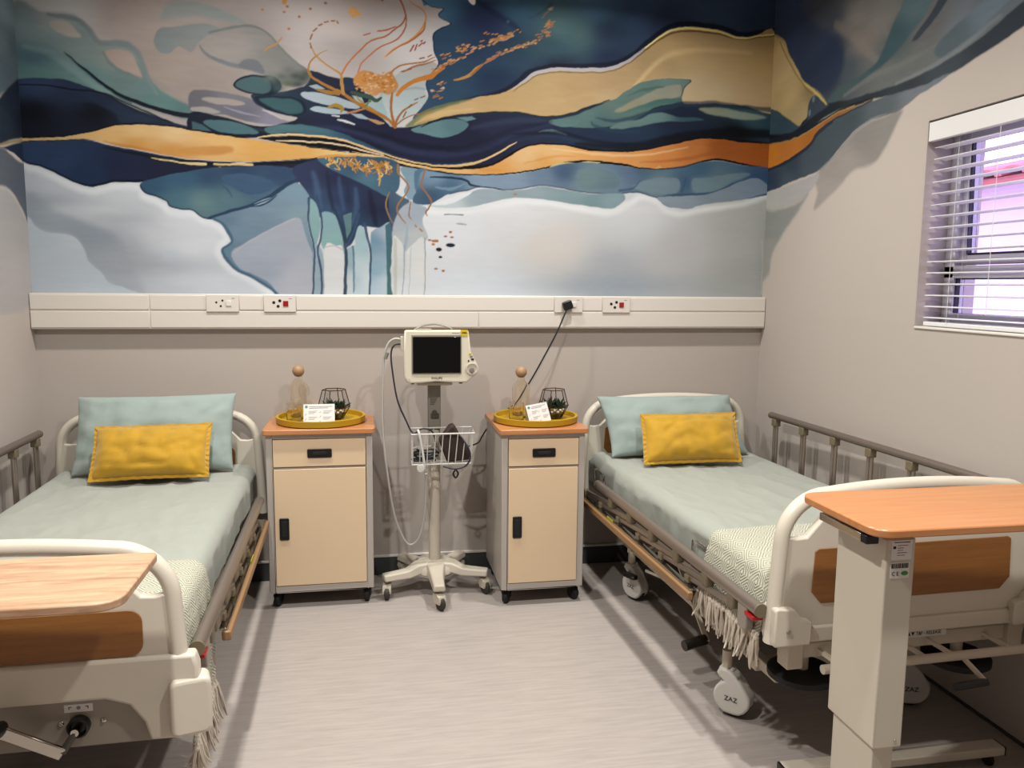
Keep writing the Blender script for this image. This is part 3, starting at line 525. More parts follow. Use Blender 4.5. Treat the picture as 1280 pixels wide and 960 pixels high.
('S',[(1722,2261),(1804,2238),(1929,2215),(2055,2207),(2183,2211),(2286,2232),(2372,2277),(2459,2330),(2520,2347),(2581,2352),(2688,2352),(2800,2333),(2931,2327),(3067,2334),(3205,2359),(3344,2392),(3460,2416),(3579,2419),(3723,2409),(3908,2402)],[3.0],(6,5,10),4.3,1),
('S',[(3916,2260),(3729,2283),(3608,2303),(3536,2303),(3442,2280),(3349,2250),(3232,2240),(3116,2243),(3024,2257),(2887,2269),(2774,2267),(2685,2254),(2619,2234),(2487,2205),(2356,2184),(2226,2177),(2098,2178),(1971,2190)],[3.9],(7,8,15),4.4,1),
('P',[(2605,2230),(2645,2250),(2716,2259),(2752,2256),(2681,2241)],[(2680,2247,(151,142,106))],4.3,1),
('P',[(3199,2243),(3227,2261),(3246,2247)],[(3224,2250,(165,135,85))],4.5,1),
('P',[(2761,2256),(2819,2269),(2887,2265),(2864,2255)],[(2833,2261,(149,145,109))],4.4,1),
('P',[(-99,2240),(7,2262),(114,2271),(222,2278),(313,2280),(367,2267),(476,2248),(586,2229),(698,2212),(773,2205),(887,2201),(1003,2201),(1120,2208),(1238,2216),(1377,2232),(1518,2241),(1517,2189),(1557,2130),(1476,2139),(1356,2168),(1237,2180),(1080,2182),(924,2165),(771,2149),(637,2117),(535,2087),(468,2086),(394,2082),(349,2069),(301,2058),(247,2066),(194,2088),(124,2124),(72,2148),(12,2160),(-14,2194),(-48,2219)],[(5,2214,(35,52,80)),(145,2181,(32,47,75)),(287,2129,(24,38,64)),(434,2153,(21,27,49)),(621,2167,(20,24,44)),(810,2173,(18,21,39)),(1119,2196,(19,19,36)),(1356,2196,(19,22,40)),(1476,2180,(29,40,61))],4.6,1),
('S',[(-31,2205),(12,2163),(72,2152),(124,2129),(194,2093),(247,2072),(301,2064),(350,2075),(394,2088),(468,2092),(535,2094)],[4.9],(9,14,26),6.0,0.9),
('S',[(366,2250),(475,2231),(585,2212),(716,2193),(1002,2188),(1357,2216)],[1.9,5.8,7.7,7.7,7.7,5.8],(7,8,16),7.7,0.8),
('S',[(578,2210),(622,2202),(704,2191),(772,2186),(837,2186)],[1.2,3.5,3.8,5.8,6.7],(168,152,109),3.8,1),
('S',[(879,2187),(944,2186),(1002,2192),(1061,2190)],[4.7,4.3,7.8,6.8],(163,144,103),3.9,1),
('D',[(905,2165)],17.5,8.6,(162,154,117),1),
('P',[(535,2087),(619,2116),(752,2148),(855,2167),(1002,2180),(1119,2188),(1257,2180),(1340,2159),(1291,2110),(1202,2055),(1114,2004),(995,1961),(858,1920),(820,1923),(763,1958),(706,1962),(661,1973),(644,2004),(596,2018),(540,2040),(528,2067)],[(579,2072,(39,65,87)),(731,2104,(42,69,93)),(708,2006,(57,87,102)),(803,2000,(81,106,110)),(846,2120,(35,54,78)),(1001,2152,(32,48,73)),(938,2012,(67,91,103)),(1196,2147,(37,54,79)),(1115,2036,(57,80,98))],5.5,1),
('P',[(911,2122),(970,2141),(1047,2142),(1125,2120),(1171,2090),(1131,2057),(1060,2041),(983,2061)],[(1049,2097,(46,68,92))],8.7,1),
('S',[(902,2090),(940,2059),(958,2028)],[2.0,5.9,2.0],(42,65,84),7.8,0.8),
('S',[(527,2071),(544,2040),(599,2018),(644,2000),(661,1973),(710,1962),(763,1958),(816,1923),(862,1918)],[4.2],(22,38,59),5.4,0.95),
('P',[(858,1922),(995,1965),(1114,2000),(1178,2046),(1234,2088),(1286,2105),(1337,2055),(1340,1990),(1330,1901),(1352,1799),(1358,1737),(1350,1522),(1180,1521),(1141,1562),(1055,1619),(966,1663),(939,1691),(900,1739),(903,1767),(947,1800),(937,1844),(907,1891)],[(935,1912,(79,99,119)),(1033,1914,(92,110,126)),(1193,1998,(94,113,129)),(1293,2041,(97,118,135)),(992,1853,(92,111,128)),(1291,1960,(104,123,135)),(930,1763,(80,104,122))],6.4,1),
('P',[(945,1748),(1029,1805),(1129,1864),(1214,1906),(1262,1931),(1294,1924),(1313,1859),(1339,1778),(1350,1717),(1346,1522),(1196,1521),(1122,1603),(986,1671)],[(1068,1774,(132,139,152)),(1229,1858,(132,137,149)),(1104,1652,(127,135,149)),(1263,1613,(144,147,158))],10.5,1),
('S',[(957,1748),(1037,1806),(1133,1864),(1218,1906),(1266,1928)],[3.2],(153,145,155),8.0,0.7),
('S',[(862,1922),(907,1891),(937,1848),(949,1800),(905,1767),(906,1739),(939,1691),(974,1661),(1055,1619),(1141,1562),(1180,1521)],[4.0,7.9,9.9,5.9,5.9,7.9,7.9,7.9,7.9,7.9,7.9],(54,79,100),7.9,0.95),
('S',[(846,1922),(956,1960),(1055,1991),(1154,2041),(1227,2096),(1299,2126)],[6.0,8.0,8.0,8.9,8.0,6.0],(29,46,68),6.4,0.95),
('S',[(1035,1982),(1094,1986),(1137,2009),(1178,2042)],[2.0,4.8,4.8,2.0],(33,51,74),4.8,1),
('S',[(1066,1995),(1114,2016),(1146,2029)],[1.2,3.2,1.2],(104,122,142),3.2,1),
('P',[(1260,2181),(1377,2228),(1477,2228),(1578,2183),(1679,2121),(1761,2075),(1760,1901),(1676,1891),(1602,1890),(1564,1823),(1535,1790),(1511,1822),(1487,1888),(1407,1927),(1351,1974),(1337,2047),(1291,2110)],[(1355,2124,(35,41,66)),(1475,2127,(28,31,54)),(1393,2044,(41,56,82)),(1514,2027,(31,39,65)),(1677,1982,(26,29,51)),(1594,1906,(33,50,73)),(1719,2032,(31,37,60)),(1432,1964,(43,64,89))],8.1,1),
('S',[(1363,2160),(1378,2080),(1392,1991)],[8.1,16.1,12.1],(57,77,105),24.2,0.6),
('S',[(1492,2140),(1498,2051),(1513,1978)],[6.1,12.2,10.2],(50,69,100),20.3,0.55),
('S',[(1572,2086),(1579,1996),(1553,1905)],[8.2,14.3,8.2],(53,74,103),20.5,0.6),
('S',[(1428,2170),(1442,2074),(1456,1977)],[6.1,12.1,8.1],(23,28,47),16.2,0.7),
('S',[(1646,2071),(1661,1982),(1677,1908)],[10.3,16.5,12.4],(19,22,40),16.5,0.75),
('S',[(1532,2109),(1538,2020)],[6.1,10.2],(25,32,54),16.3,0.7),
('P',[(1389,2241),(1518,2254),(1763,2242),(1804,2178),(1795,2092),(1744,2050),(1679,2080),(1581,2126),(1460,2175),(1412,2202)],[(1437,2219,(53,79,94)),(1557,2182,(42,65,85)),(1638,2144,(64,92,109)),(1762,2136,(53,77,96)),(1701,2216,(39,62,83))],8.1,1),
('P',[(1336,2014),(1357,2023),(1384,1975),(1392,1886),(1376,1808),(1365,1783),(1352,1819),(1336,1901)],[(1362,1901,(106,135,140))],6.1,1),
('P',[(1399,1959),(1472,1944),(1503,1863),(1510,1773),(1501,1748),(1404,1779),(1397,1861)],[(1431,1903,(107,134,143)),(1462,1821,(108,140,142))],7.4,1),
('P',[(1412,1784),(1469,1791),(1506,1769),(1501,1523),(1411,1523)],[(1455,1698,(175,176,181)),(1453,1573,(176,178,181))],6.2,1),
('S',[(1412,1784),(1461,1790),(1502,1773)],[3.1],(147,129,136),4.9,0.7),
('P',[(1509,1945),(1554,1963),(1548,1872),(1527,1831)],[(1535,1903,(75,100,107))],6.1,1),
('P',[(1355,1778),(1396,1771),(1406,1656),(1399,1522),(1354,1522)],[(1382,1650,(121,138,149))],8.2,1),
('P',[(1518,1773),(1564,1798),(1563,1523),(1514,1523)],[(1542,1740,(121,141,152)),(1539,1574,(160,169,177))],8.3,1),
('P',[(1573,1856),(1594,1900),(1618,1866),(1637,1762),(1640,1658),(1634,1524),(1563,1523),(1563,1749)],[(1593,1824,(129,151,160)),(1581,1616,(128,151,164)),(1619,1616,(180,184,189))],6.6,1),
('P',[(1646,1825),(1660,1875),(1697,1892),(1768,1893),(1764,1524),(1647,1524)],[(1676,1825,(83,113,132)),(1673,1659,(112,139,156)),(1738,1847,(140,151,166)),(1736,1617,(156,169,181))],8.3,1),
('S',[(1337,2030),(1334,1901),(1356,1803),(1358,1696),(1346,1522)],[6.1,4.1,4.9,4.9,4.9],(43,60,83),4.9,0.95),
('S',[(1377,2040),(1399,1935),(1393,1828),(1375,1762),(1393,1647),(1391,1522)],[8.2,5.3,4.9,4.9,5.3,5.3],(42,60,84),4.9,0.95),
('S',[(1465,1977),(1496,1896),(1515,1814),(1519,1698),(1510,1523)],[6.2,8.2,8.2,8.2,9.2],(32,48,66),5.3,0.95),
('S',[(1591,1955),(1565,1873),(1527,1790)],[6.2,5.3,7.0],(44,62,86),4.9,0.95),
('S',[(1555,1790),(1560,1678),(1556,1549)],[4.1,4.6,2.9],(63,89,109),5.0,0.9),
('S',[(1615,1907),(1634,1824),(1647,1733),(1638,1524)],[8.3,6.2,5.0,5.0],(40,61,83),5.0,0.95),
('S',[(1562,1699),(1560,1565)],[3.1],(96,121,137),6.2,0.6),
('P',[(1726,1901),(1760,1926),(1764,1524),(1731,1524)],[(1746,1826,(56,85,98)),(1744,1617,(58,90,94))],6.7,1),
('P',[(1745,2074),(1803,2055),(1853,2036),(1835,1986),(1802,1931),(1768,1868),(1751,1910)],[(1769,1993,(41,57,79)),(1815,2002,(66,84,103))],8.3,1),
('P',[(1764,1889),(1802,1985),(1861,2028),(1911,2013),(1945,1989),(1919,1930),(1948,1851),(1936,1826),(1859,1795),(1825,1761),(1775,1744)],[(1822,1932,(135,142,151)),(1886,1962,(128,138,152)),(1885,1850,(151,156,160))],8.4,1),
('P',[(1763,1827),(1801,1827),(1825,1778),(1851,1753),(1859,1795),(1931,1830),(1930,1525),(1764,1524)],[(1782,1660,(166,169,172)),(1841,1618,(176,180,187)),(1901,1661,(181,182,183))],6.7,1),
('S',[(1776,1827),(1773,1525)],[8.5],(147,147,140),6.8,0.6),
('S',[(1823,1794),(1820,1660),(1809,1525)],[5.1,3.0,2.5],(117,131,145),4.2,0.9),
('S',[(1859,1787),(1845,1525)],[2.1],(128,137,146),4.2,0.6),
('S',[(1933,1838),(1933,1661),(1926,1525)],[3.4,2.5,2.5],(111,123,132),4.2,0.9),
('S',[(1839,1903),(1834,1828),(1825,1778)],[4.2,8.4,6.3],(123,138,155),6.7,0.7),
('P',[(1804,2199),(1870,2201),(1895,2177),(1903,2079),(1861,2036),(1824,2076),(1837,2126)],[(1845,2139,(99,123,138)),(1870,2078,(107,128,145))],8.3,1),
('P',[(1879,2185),(1954,2187),(1945,2055),(1920,2030),(1886,2078)],[(1917,2107,(68,93,114))],8.3,1),
('S',[(1946,2179),(2226,2163),(2487,2180),(2752,2247),(3070,2232),(3256,2230),(3490,2273),(3730,2263),(3927,2243)],[11.1],(26,39,57),8.9,1),
('P',[(1920,2186),(2055,2176),(2226,2175),(2399,2185),(2574,2220),(2685,2249),(2774,2259),(2932,2258),(3070,2241),(3256,2239),(3372,2255),(3466,2285),(3584,2295),(3730,2276),(3935,2261),(3941,2154),(3811,2102),(3594,2074),(3451,2048),(3333,2032),(3262,2047),(3223,2083),(3120,2109),(3028,2106),(2959,2096),(2868,2102),(2755,2109),(2665,2126),(2554,2135),(2444,2115),(2356,2106),(2226,2117),(2149,2094),(2064,2075),(2004,2040),(1945,2014),(1869,2028),(1895,2095)],[(1992,2156,(100,123,144)),(2055,2124,(53,79,102)),(1970,2060,(43,65,87)),(2226,2146,(106,124,144)),(2400,2143,(104,120,139)),(2575,2174,(86,102,122)),(2686,2207,(47,66,91)),(2821,2165,(95,113,120)),(2958,2160,(85,104,119)),(3071,2207,(75,91,116)),(3235,2151,(90,108,117)),(3117,2221,(51,73,89)),(3385,2164,(45,69,96)),(3467,2246,(47,74,96)),(3588,2206,(72,93,106)),(3495,2146,(91,110,119)),(3806,2199,(44,67,100)),(3735,2153,(58,84,112))],5.7,1),
('P',[(2762,2214),(2842,2233),(2924,2228),(2998,2179),(2981,2135),(2868,2119),(2772,2129)],[(2821,2169,(85,103,108)),(2958,2160,(77,96,106))],13.2,0.9),
('P',[(3073,2138),(3146,2175),(3257,2195),(3342,2189),(3344,2120),(3260,2104),(3148,2114)],[(3212,2146,(95,112,122))],13.5,0.85),
('P',[(3427,2192),(3540,2204),(3683,2235),(3771,2229),(3661,2182),(3544,2125),(3439,2122)],[(3580,2184,(91,111,120))],13.8,0.8),
('S',[(1962,2155),(2038,2159),(2119,2155),(2158,2144),(2175,2124),(2226,2115),(2348,2106)],[3.2,5.3,6.3,6.3,6.3,3.2,2.5],(24,38,58),5.1,1),
('S',[(2064,2075),(2149,2094),(2226,2113),(2356,2104),(2444,2113),(2554,2133),(2665,2124),(2755,2107),(2868,2100),(2959,2094),(3037,2106),(3120,2109),(3223,2083)],[3.5],(37,56,77),5.2,0.9),
('S',[(1992,2106),(2076,2100),(2140,2127)],[4.2,8.4,2.1],(101,123,143),8.4,0.7),
('S',[(3004,2119),(3073,2129),(3118,2174)],[6.7,6.7,2.2],(39,62,87),8.9,0.7),
('S',[(3363,2120),(3388,2199)],[6.8,4.5],(42,67,93),9.1,0.7),
('S',[(3223,2086),(3331,2102),(3449,2109),(3568,2126),(3662,2168),(3757,2202)],[4.6,6.9,6.9,6.9,6.9,3.4],(42,66,88),7.4,0.9),
('P',[(1936,2013),(2004,2015),(2119,2060),(2226,2102),(2356,2100),(2466,2109),(2558,2129),(2665,2117),(2755,2103),(2868,2095),(3009,2104),(3035,2085),(3029,2059),(2975,2025),(2920,2019),(2810,2031),(2738,2038),(2621,2054),(2488,2061),(2378,2058),(2270,2030),(2162,2007),(2064,1998),(1991,2002)],[(2055,2012,(156,167,173)),(2227,2063,(123,136,145)),(2444,2086,(117,131,139)),(2755,2073,(106,125,132)),(2960,2057,(109,128,137)),(2846,2045,(93,115,120))],6.1,1),
('P',[(1983,2015),(2038,2041),(2119,2072),(2183,2087),(2119,2043),(2055,2016)],[(2083,2046,(182,187,192))],7.6,1),
('P',[(3221,2086),(3354,2096),(3496,2108),(3615,2145),(3709,2187),(3806,2208),(3881,2170),(3883,2135),(3738,2091),(3594,2069),(3461,2048),(3423,2032),(3357,2030),(3281,2043)],[(3355,2067,(114,125,137)),(3593,2100,(106,118,131)),(3808,2168,(104,120,138))],6.4,1),
('S',[(1991,1994),(2064,1987),(2162,1994),(2279,2018),(2383,2046),(2488,2051),(2621,2044),(2738,2027),(2811,2021),(2920,2008),(2984,2014),(3043,2050)],[4.8],(185,187,191),8.7,0.7),
('S',[(1626,2198),(1607,2183),(1647,2172)],[2.4,4.1,1.6],(158,113,51),3.3,0.95),
('S',[(1727,2229),(1742,2217),(1707,2213)],[2.5,4.1,1.6],(178,146,94),3.3,0.95),
('S',[(1665,2217),(1682,2198),(1648,2186)],[2.5,4.1,1.6],(169,128,65),3.3,0.95),
('S',[(1454,2224),(1438,2200),(1429,2193)],[2.4,4.0,1.6],(165,125,63),3.2,0.95),
('S',[(1748,2225),(1739,2201),(1750,2197)],[2.5,4.1,1.6],(170,129,65),3.3,0.95),
('S',[(1477,2203),(1495,2181),(1467,2184)],[2.4,4.0,1.6],(166,126,63),3.2,0.95),
('S',[(1464,2243),(1457,2222),(1467,2218)],[2.4,4.0,1.6],(145,102,38),3.2,0.95),
('S',[(1657,2234),(1670,2221),(1648,2212)],[2.4,4.1,1.6],(136,89,31),3.3,0.95),
('S',[(1656,2235),(1674,2224),(1651,2211)],[2.4,4.1,1.6],(149,105,39),3.3,0.95),
('S',[(1554,2228),(1551,2209),(1559,2193)],[2.4,4.0,1.6],(147,103,39),3.2,0.95),
('S',[(1447,2241),(1441,2229),(1448,2211)],[2.4,4.0,1.6],(173,142,91),3.2,0.95),
('S',[(1443,2218),(1457,2214),(1464,2209)],[2.4,4.0,1.6],(133,87,30),3.2,0.95),
('S',[(1525,2217),(1519,2194),(1527,2200)],[2.4,4.0,1.6],(166,126,63),3.2,0.95),
('S',[(1517,2239),(1522,2220),(1508,2217)],[2.4,4.0,1.6],(146,103,38),3.2,0.95),
('S',[(1662,2234),(1663,2221),(1648,2208)],[2.4,4.1,1.6],(158,114,52),3.3,0.95),
('S',[(1700,2211),(1685,2187),(1706,2180)],[2.5,4.1,1.6],(177,146,94),3.3,0.95),
('S',[(1523,2237),(1541,2221),(1537,2227)],[2.4,4.0,1.6],(157,112,51),3.2,0.95),
('S',[(1559,2237),(1551,2224),(1583,2206)],[2.4,4.0,1.6],(175,143,92),3.2,0.95),
('S',[(1754,2206),(1762,2196),(1742,2184)],[2.5,4.1,1.6],(178,147,94),3.3,0.95),
('S',[(1727,2229),(1746,2212),(1727,2211)],[2.5,4.1,1.6],(160,115,52),3.3,0.95),
('S',[(1436,2241),(1451,2230),(1450,2211)],[2.4,4.0,1.6],(155,111,50),3.2,0.95),
('S',[(1652,2201),(1646,2182),(1641,2178)],[2.4,4.1,1.6],(136,89,31),3.3,0.95),
('S',[(1679,2195),(1698,2185),(1663,2163)],[2.5,4.1,1.6],(136,89,31),3.3,0.95),
('S',[(1573,2201),(1580,2188),(1588,2175)],[2.4,4.1,1.6],(135,88,30),3.2,0.95),
('S',[(1689,2219),(1699,2198),(1682,2186)],[2.5,4.1,1.6],(136,89,31),3.3,0.95),
('S',[(1715,2192),(1734,2178),(1716,2179)],[2.5,4.1,1.6],(136,90,31),3.3,0.95),
('S',[(1703,2171),(1694,2165),(1711,2151)],[2.5,4.1,1.6],(178,146,94),3.3,0.95),
('S',[(1624,2182),(1630,2170),(1630,2152)],[2.4,4.1,1.6],(158,114,52),3.3,0.95),
('S',[(1631,2199),(1618,2182),(1637,2185)],[2.4,4.1,1.6],(148,104,39),3.3,0.95),
('S',[(1676,2229),(1695,2206),(1659,2195)],[2.5,4.1,1.6],(149,105,39),3.3,0.95),
('S',[(1444,2206),(1431,2200),(1441,2187)],[2.4,4.0,1.6],(173,142,91),3.2,0.95),
('S',[(1622,2209),(1631,2197),(1614,2173)],[2.4,4.1,1.6],(168,128,64),3.3,0.95),
('S',[(1710,2177),(1705,2172),(1715,2166)],[2.5,4.1,1.6],(159,114,52),3.3,0.95),
('S',[(1599,2226),(1590,2215),(1580,2206)],[2.4,4.1,1.6],(157,113,51),3.2,0.95),
('S',[(1605,2214),(1590,2197),(1608,2179)],[2.4,4.1,1.6],(176,144,93),3.2,0.95),
('S',[(1751,2194),(1764,2177),(1745,2177)],[2.5,4.1,1.6],(137,90,31),3.3,0.95),
('S',[(1732,2202),(1737,2180),(1726,2181)],[2.5,4.1,1.6],(137,90,31),3.3,0.95),
('S',[(1485,2237),(1480,2215),(1468,2211)],[2.4,4.0,1.6],(174,143,91),3.2,0.95),
('S',[(1669,2223),(1666,2212),(1692,2202)],[2.4,4.1,1.6],(136,89,31),3.3,0.95),
('S',[(1506,2226),(1512,2203),(1494,2217)],[2.4,4.0,1.6],(147,103,39),3.2,0.95),
('S',[(1453,2235),(1454,2225),(1474,2205)],[2.4,4.0,1.6],(173,142,91),3.2,0.95),
('S',[(1492,2237),(1501,2228),(1491,2201)],[2.4,4.0,1.6],(166,126,63),3.2,0.95),
('S',[(1588,2193),(1569,2186),(1577,2164)],[2.4,4.1,1.6],(147,104,39),3.2,0.95),
('S',[(1623,2199),(1621,2187),(1634,2174)],[2.4,4.1,1.6],(148,104,39),3.3,0.95),
('S',[(1418,2243),(1426,2237),(1427,2230)],[2.4,4.0,1.6],(172,141,90),3.2,0.95),
('S',[(1557,2201),(1560,2183),(1563,2179)],[2.4,4.1,1.6],(157,113,51),3.2,0.95),
('S',[(1730,2213),(1738,2195),(1750,2192)],[2.5,4.1,1.6],(178,146,94),3.3,0.95),
('S',[(1675,2222),(1683,2210),(1664,2192)],[2.4,4.1,1.6],(149,105,39),3.3,0.95),
('S',[(1730,2227),(1738,2205),(1753,2204)],[2.5,4.1,1.6],(178,146,94),3.3,0.95),
('S',[(1556,2218),(1538,2209),(1571,2188)],[2.4,4.0,1.6],(147,103,39),3.2,0.95),
('S',[(1641,2236),(1661,2213),(1651,2227)],[2.4,4.1,1.6],(177,145,93),3.3,0.95),
('S',[(1705,2225),(1714,2218),(1695,2190)],[2.5,4.1,1.6],(149,105,39),3.3,0.95),
('S',[(1458,2224),(1470,2219),(1443,2200)],[2.4,4.0,1.6],(174,142,91),3.2,0.95),
('S',[(1640,2196),(1621,2179),(1651,2163)],[2.4,4.1,1.6],(135,89,31),3.3,0.95),
('S',[(1452,2233),(1460,2220),(1445,2206)],[2.4,4.0,1.6],(133,87,30),3.2,0.95),
('S',[(1732,2227),(1717,2210),(1732,2193)],[2.5,4.1,1.6],(136,89,31),3.3,0.95),
('S',[(1602,2209),(1584,2199),(1618,2193)],[2.4,4.1,1.6],(135,88,30),3.2,0.95),
('S',[(1753,2177),(1751,2164),(1735,2167)],[2.5,4.1,1.6],(137,90,31),3.3,0.95),
('S',[(1526,2219),(1509,2212),(1530,2205)],[2.4,4.0,1.6],(146,103,38),3.2,0.95),
('S',[(1718,2208),(1701,2192),(1720,2189)],[2.5,4.1,1.6],(136,89,31),3.3,0.95),
('S',[(1707,2170),(1715,2162),(1688,2133)],[2.5,4.1,1.6],(178,146,94),3.3,0.95),
('S',[(1641,2190),(1649,2178),(1658,2174)],[2.4,4.1,1.6],(169,128,64),3.3,0.95),
('S',[(1737,2188),(1732,2169),(1730,2171)],[2.5,4.1,1.6],(178,146,94),3.3,0.95),
('S',[(1629,2179),(1629,2163),(1632,2150)],[2.4,4.1,1.6],(135,89,31),3.3,0.95),
('S',[(1545,2240),(1533,2232),(1544,2205)],[2.4,4.0,1.6],(147,103,38),3.2,0.95),
('S',[(1640,2222),(1639,2200),(1646,2202)],[2.4,4.1,1.6],(177,145,93),3.3,0.95),
('S',[(1570,2238),(1576,2233),(1588,2206)],[2.4,4.1,1.6],(167,127,63),3.2,0.95),
('S',[(1571,2216),(1562,2208),(1561,2201)],[2.4,4.1,1.6],(147,104,39),3.2,0.95),
('S',[(1576,2240),(1569,2234),(1553,2218)],[2.4,4.0,1.6],(134,88,30),3.2,0.95),
('S',[(1708,2228),(1699,2210),(1719,2215)],[2.5,4.1,1.6],(136,89,31),3.3,0.95),
('S',[(1692,2187),(1700,2146),(1695,2105)],[4.1,5.1,3.1],(162,129,70),4.1,1),
('S',[(1389,2237),(1478,2250),(1579,2250)],[4.0,6.0,4.0],(160,117,55),4.0,1),
('S',[(1792,2215),(1795,2174),(1824,2142),(1849,2102),(1832,2064),(1798,2022),(1787,1985),(1802,1948),(1831,1915)],[4.1,5.4,4.6,4.6,4.1,4.1,4.1,4.1,2.1],(125,92,58),3.7,1),
('S',[(1933,2195),(1925,2162),(1916,2112),(1941,2071),(1966,2031),(1953,1997),(1936,1972),(1945,1955)],[5.0,4.6,4.6,4.2,4.2,4.2,4.2,2.1],(123,86,57),3.8,1),
('S',[(1861,2032),(1848,1986),(1848,1953),(1860,1937)],[2.1,3.3,3.3,2.1],(118,87,56),3.8,1),
('S',[(1753,2074),(1728,2024),(1739,1967),(1764,1914)],[2.1,3.7,3.7,2.5],(119,96,64),3.7,1),
('P',[(1589,2662),(1621,2679),(1654,2677),(1686,2667),(1726,2665),(1759,2683),(1783,2648),(1799,2613),(1774,2580),(1742,2567),(1709,2573),(1676,2556),(1636,2574),(1604,2592),(1580,2610),(1573,2634)],[(1625,2644,(158,109,56)),(1685,2616,(161,122,84)),(1759,2639,(151,100,47)),(1726,2598,(151,110,70))],10.0,1),
('D',[(1686,2611)],4.5,3.5,(136,83,35),0.9),
('D',[(1760,2648)],7.1,3.8,(167,115,63),0.9),
('D',[(1661,2572)],7.2,3.7,(172,135,97),0.9),
('D',[(1704,2598)],3.5,5.2,(167,122,74),0.9),
('D',[(1690,2621)],3.6,5.7,(137,84,36),0.9),
('D',[(1691,2611)],7.9,5.9,(179,147,116),0.9),
('D',[(1661,2605)],3.6,6.1,(135,83,35),0.9),
('D',[(1744,2602)],7.1,5.3,(137,84,36),0.9),
('D',[(1660,2610)],4.6,4.5,(161,111,60),0.9),
('D',[(1617,2656)],8.5,3.8,(167,122,74),0.9),
('D',[(1612,2618)],6.2,3.5,(160,110,60),0.9),
('D',[(1690,2636)],8.7,3.7,(151,95,39),0.9),
('D',[(1713,2641)],3.3,4.9,(139,85,37),0.9),
('D',[(1596,2593)],6.1,3.6,(145,91,37),0.9),
('D',[(1733,2638)],5.7,5.9,(179,141,102),0.9),
('D',[(1643,2624)],5.9,5.7,(162,111,60),0.9),
('D',[(1708,2649)],3.9,3.5,(179,141,102),0.9),
('D',[(1650,2664)],8.6,5.3,(165,113,62),0.9),
('D',[(1766,2606)],3.5,3.9,(165,113,62),0.9),
('D',[(1758,2659)],3.6,5.7,(141,87,37),0.9),
('D',[(1683,2661)],8.2,5.3,(179,141,102),0.9),
('D',[(1617,2633)],7.8,5.3,(148,93,38),0.9),
('D',[(1669,2665)],4.7,5.8,(139,85,37),0.9),
('D',[(1624,2628)],4.9,3.6,(135,82,35),0.9),
('D',[(1655,2645)],3.6,5.6,(180,148,117),0.9),
('D',[(1719,2618)],8.7,5.9,(137,84,36),0.9),
('D',[(1750,2664)],6.7,4.0,(141,87,37),0.9),
('D',[(1716,2604)],5.2,3.7,(179,148,116),0.9),
('D',[(1725,2664)],3.7,4.9,(181,143,103),0.9),
('D',[(1653,2633)],7.5,4.6,(136,83,36),0.9),
('D',[(1726,2601)],8.4,4.7,(137,84,36),0.9),
('D',[(1692,2609)],7.0,3.7,(136,83,36),0.9),
('D',[(1765,2632)],3.8,5.8,(139,86,37),0.9),
('D',[(1662,2642)],3.2,6.1,(177,139,100),0.9),
('D',[(1579,2608)],5.4,3.9,(158,108,59),0.9),
('D',[(1708,2648)],6.1,5.7,(179,141,102),0.9),
('D',[(1615,2579)],7.8,5.3,(145,91,37),0.9),
('D',[(1631,2640)],4.0,5.9,(136,83,35),0.9),
('D',[(1656,2607)],5.4,5.6,(161,111,60),0.9),
('D',[(1721,2636)],7.7,4.3,(170,125,76),0.9),
('D',[(1603,2608)],3.7,3.8,(164,119,72),0.9),
('D',[(1760,2621)],6.5,3.8,(139,85,36),0.9),
('D',[(1771,2618)],6.7,4.9,(182,150,118),0.9),
('D',[(1591,2608)],5.4,6.3,(174,143,113),0.9),
('D',[(1763,2645)],7.0,5.0,(140,86,37),0.9),
('D',[(1626,2584)],7.0,4.9,(158,108,59),0.9),
('D',[(1677,2610)],7.6,5.2,(167,122,74),0.9),
('D',[(1589,2586)],3.3,6.2,(170,133,96),0.9),
('D',[(1767,2603)],7.0,6.3,(164,113,62),0.9),
('D',[(1644,2664)],7.3,5.1,(178,140,101),0.9),
('D',[(1648,2616)],3.9,4.3,(177,146,115),0.9),
('D',[(1586,2589)],6.9,4.4,(162,118,71),0.9),
('D',[(1632,2621)],7.0,4.2,(161,110,60),0.9),
('D',[(1752,2594)],6.4,5.5,(163,112,61),0.9),
('D',[(1681,2602)],4.9,5.8,(178,146,116),0.9),
('D',[(1775,2599)],3.7,4.6,(177,139,100),0.9),
('D',[(1686,2606)],6.4,5.9,(178,146,116),0.9),
('D',[(1672,2654)],5.6,4.9,(178,140,101),0.9),
('D',[(1662,2591)],6.6,6.3,(173,136,98),0.9),
('D',[(1644,2607)],4.9,5.0,(177,145,115),0.9),
('D',[(1700,2598)],6.6,5.3,(167,122,74),0.9),
('D',[(1666,2605)],8.6,3.6,(177,146,115),0.9),
('D',[(1741,2631)],8.0,5.3,(179,141,102),0.9),
('D',[(1749,2650)],7.7,5.9,(154,97,40),0.9),
('D',[(1696,2600)],3.7,3.7,(178,146,116),0.9),
('D',[(1687,2662)],5.7,4.2,(179,141,102),0.9),
('D',[(1658,2670)],8.5,5.2,(152,96,39),0.9),
('D',[(1616,2578)],4.3,4.2,(171,134,96),0.9),
('D',[(1594,2603)],7.3,3.5,(133,81,34),0.9),
('D',[(1751,2636)],3.3,6.4,(166,115,63),0.9),
('D',[(1685,2617)],5.3,4.3,(167,122,74),0.9),
('D',[(1767,2603)],7.3,4.2,(151,95,39),0.9),
('D',[(1722,2673)],7.4,3.8,(169,116,64),0.9),
('D',[(1638,2597)],6.0,5.4,(147,92,37),0.9),
('D',[(1628,2630)],5.1,5.9,(177,146,115),0.9),
('D',[(1635,2606)],8.7,4.1,(165,120,73),0.9),
('D',[(1732,2609)],3.8,4.8,(177,139,100),0.9),
('D',[(1616,2625)],8.4,3.5,(161,110,60),0.9),
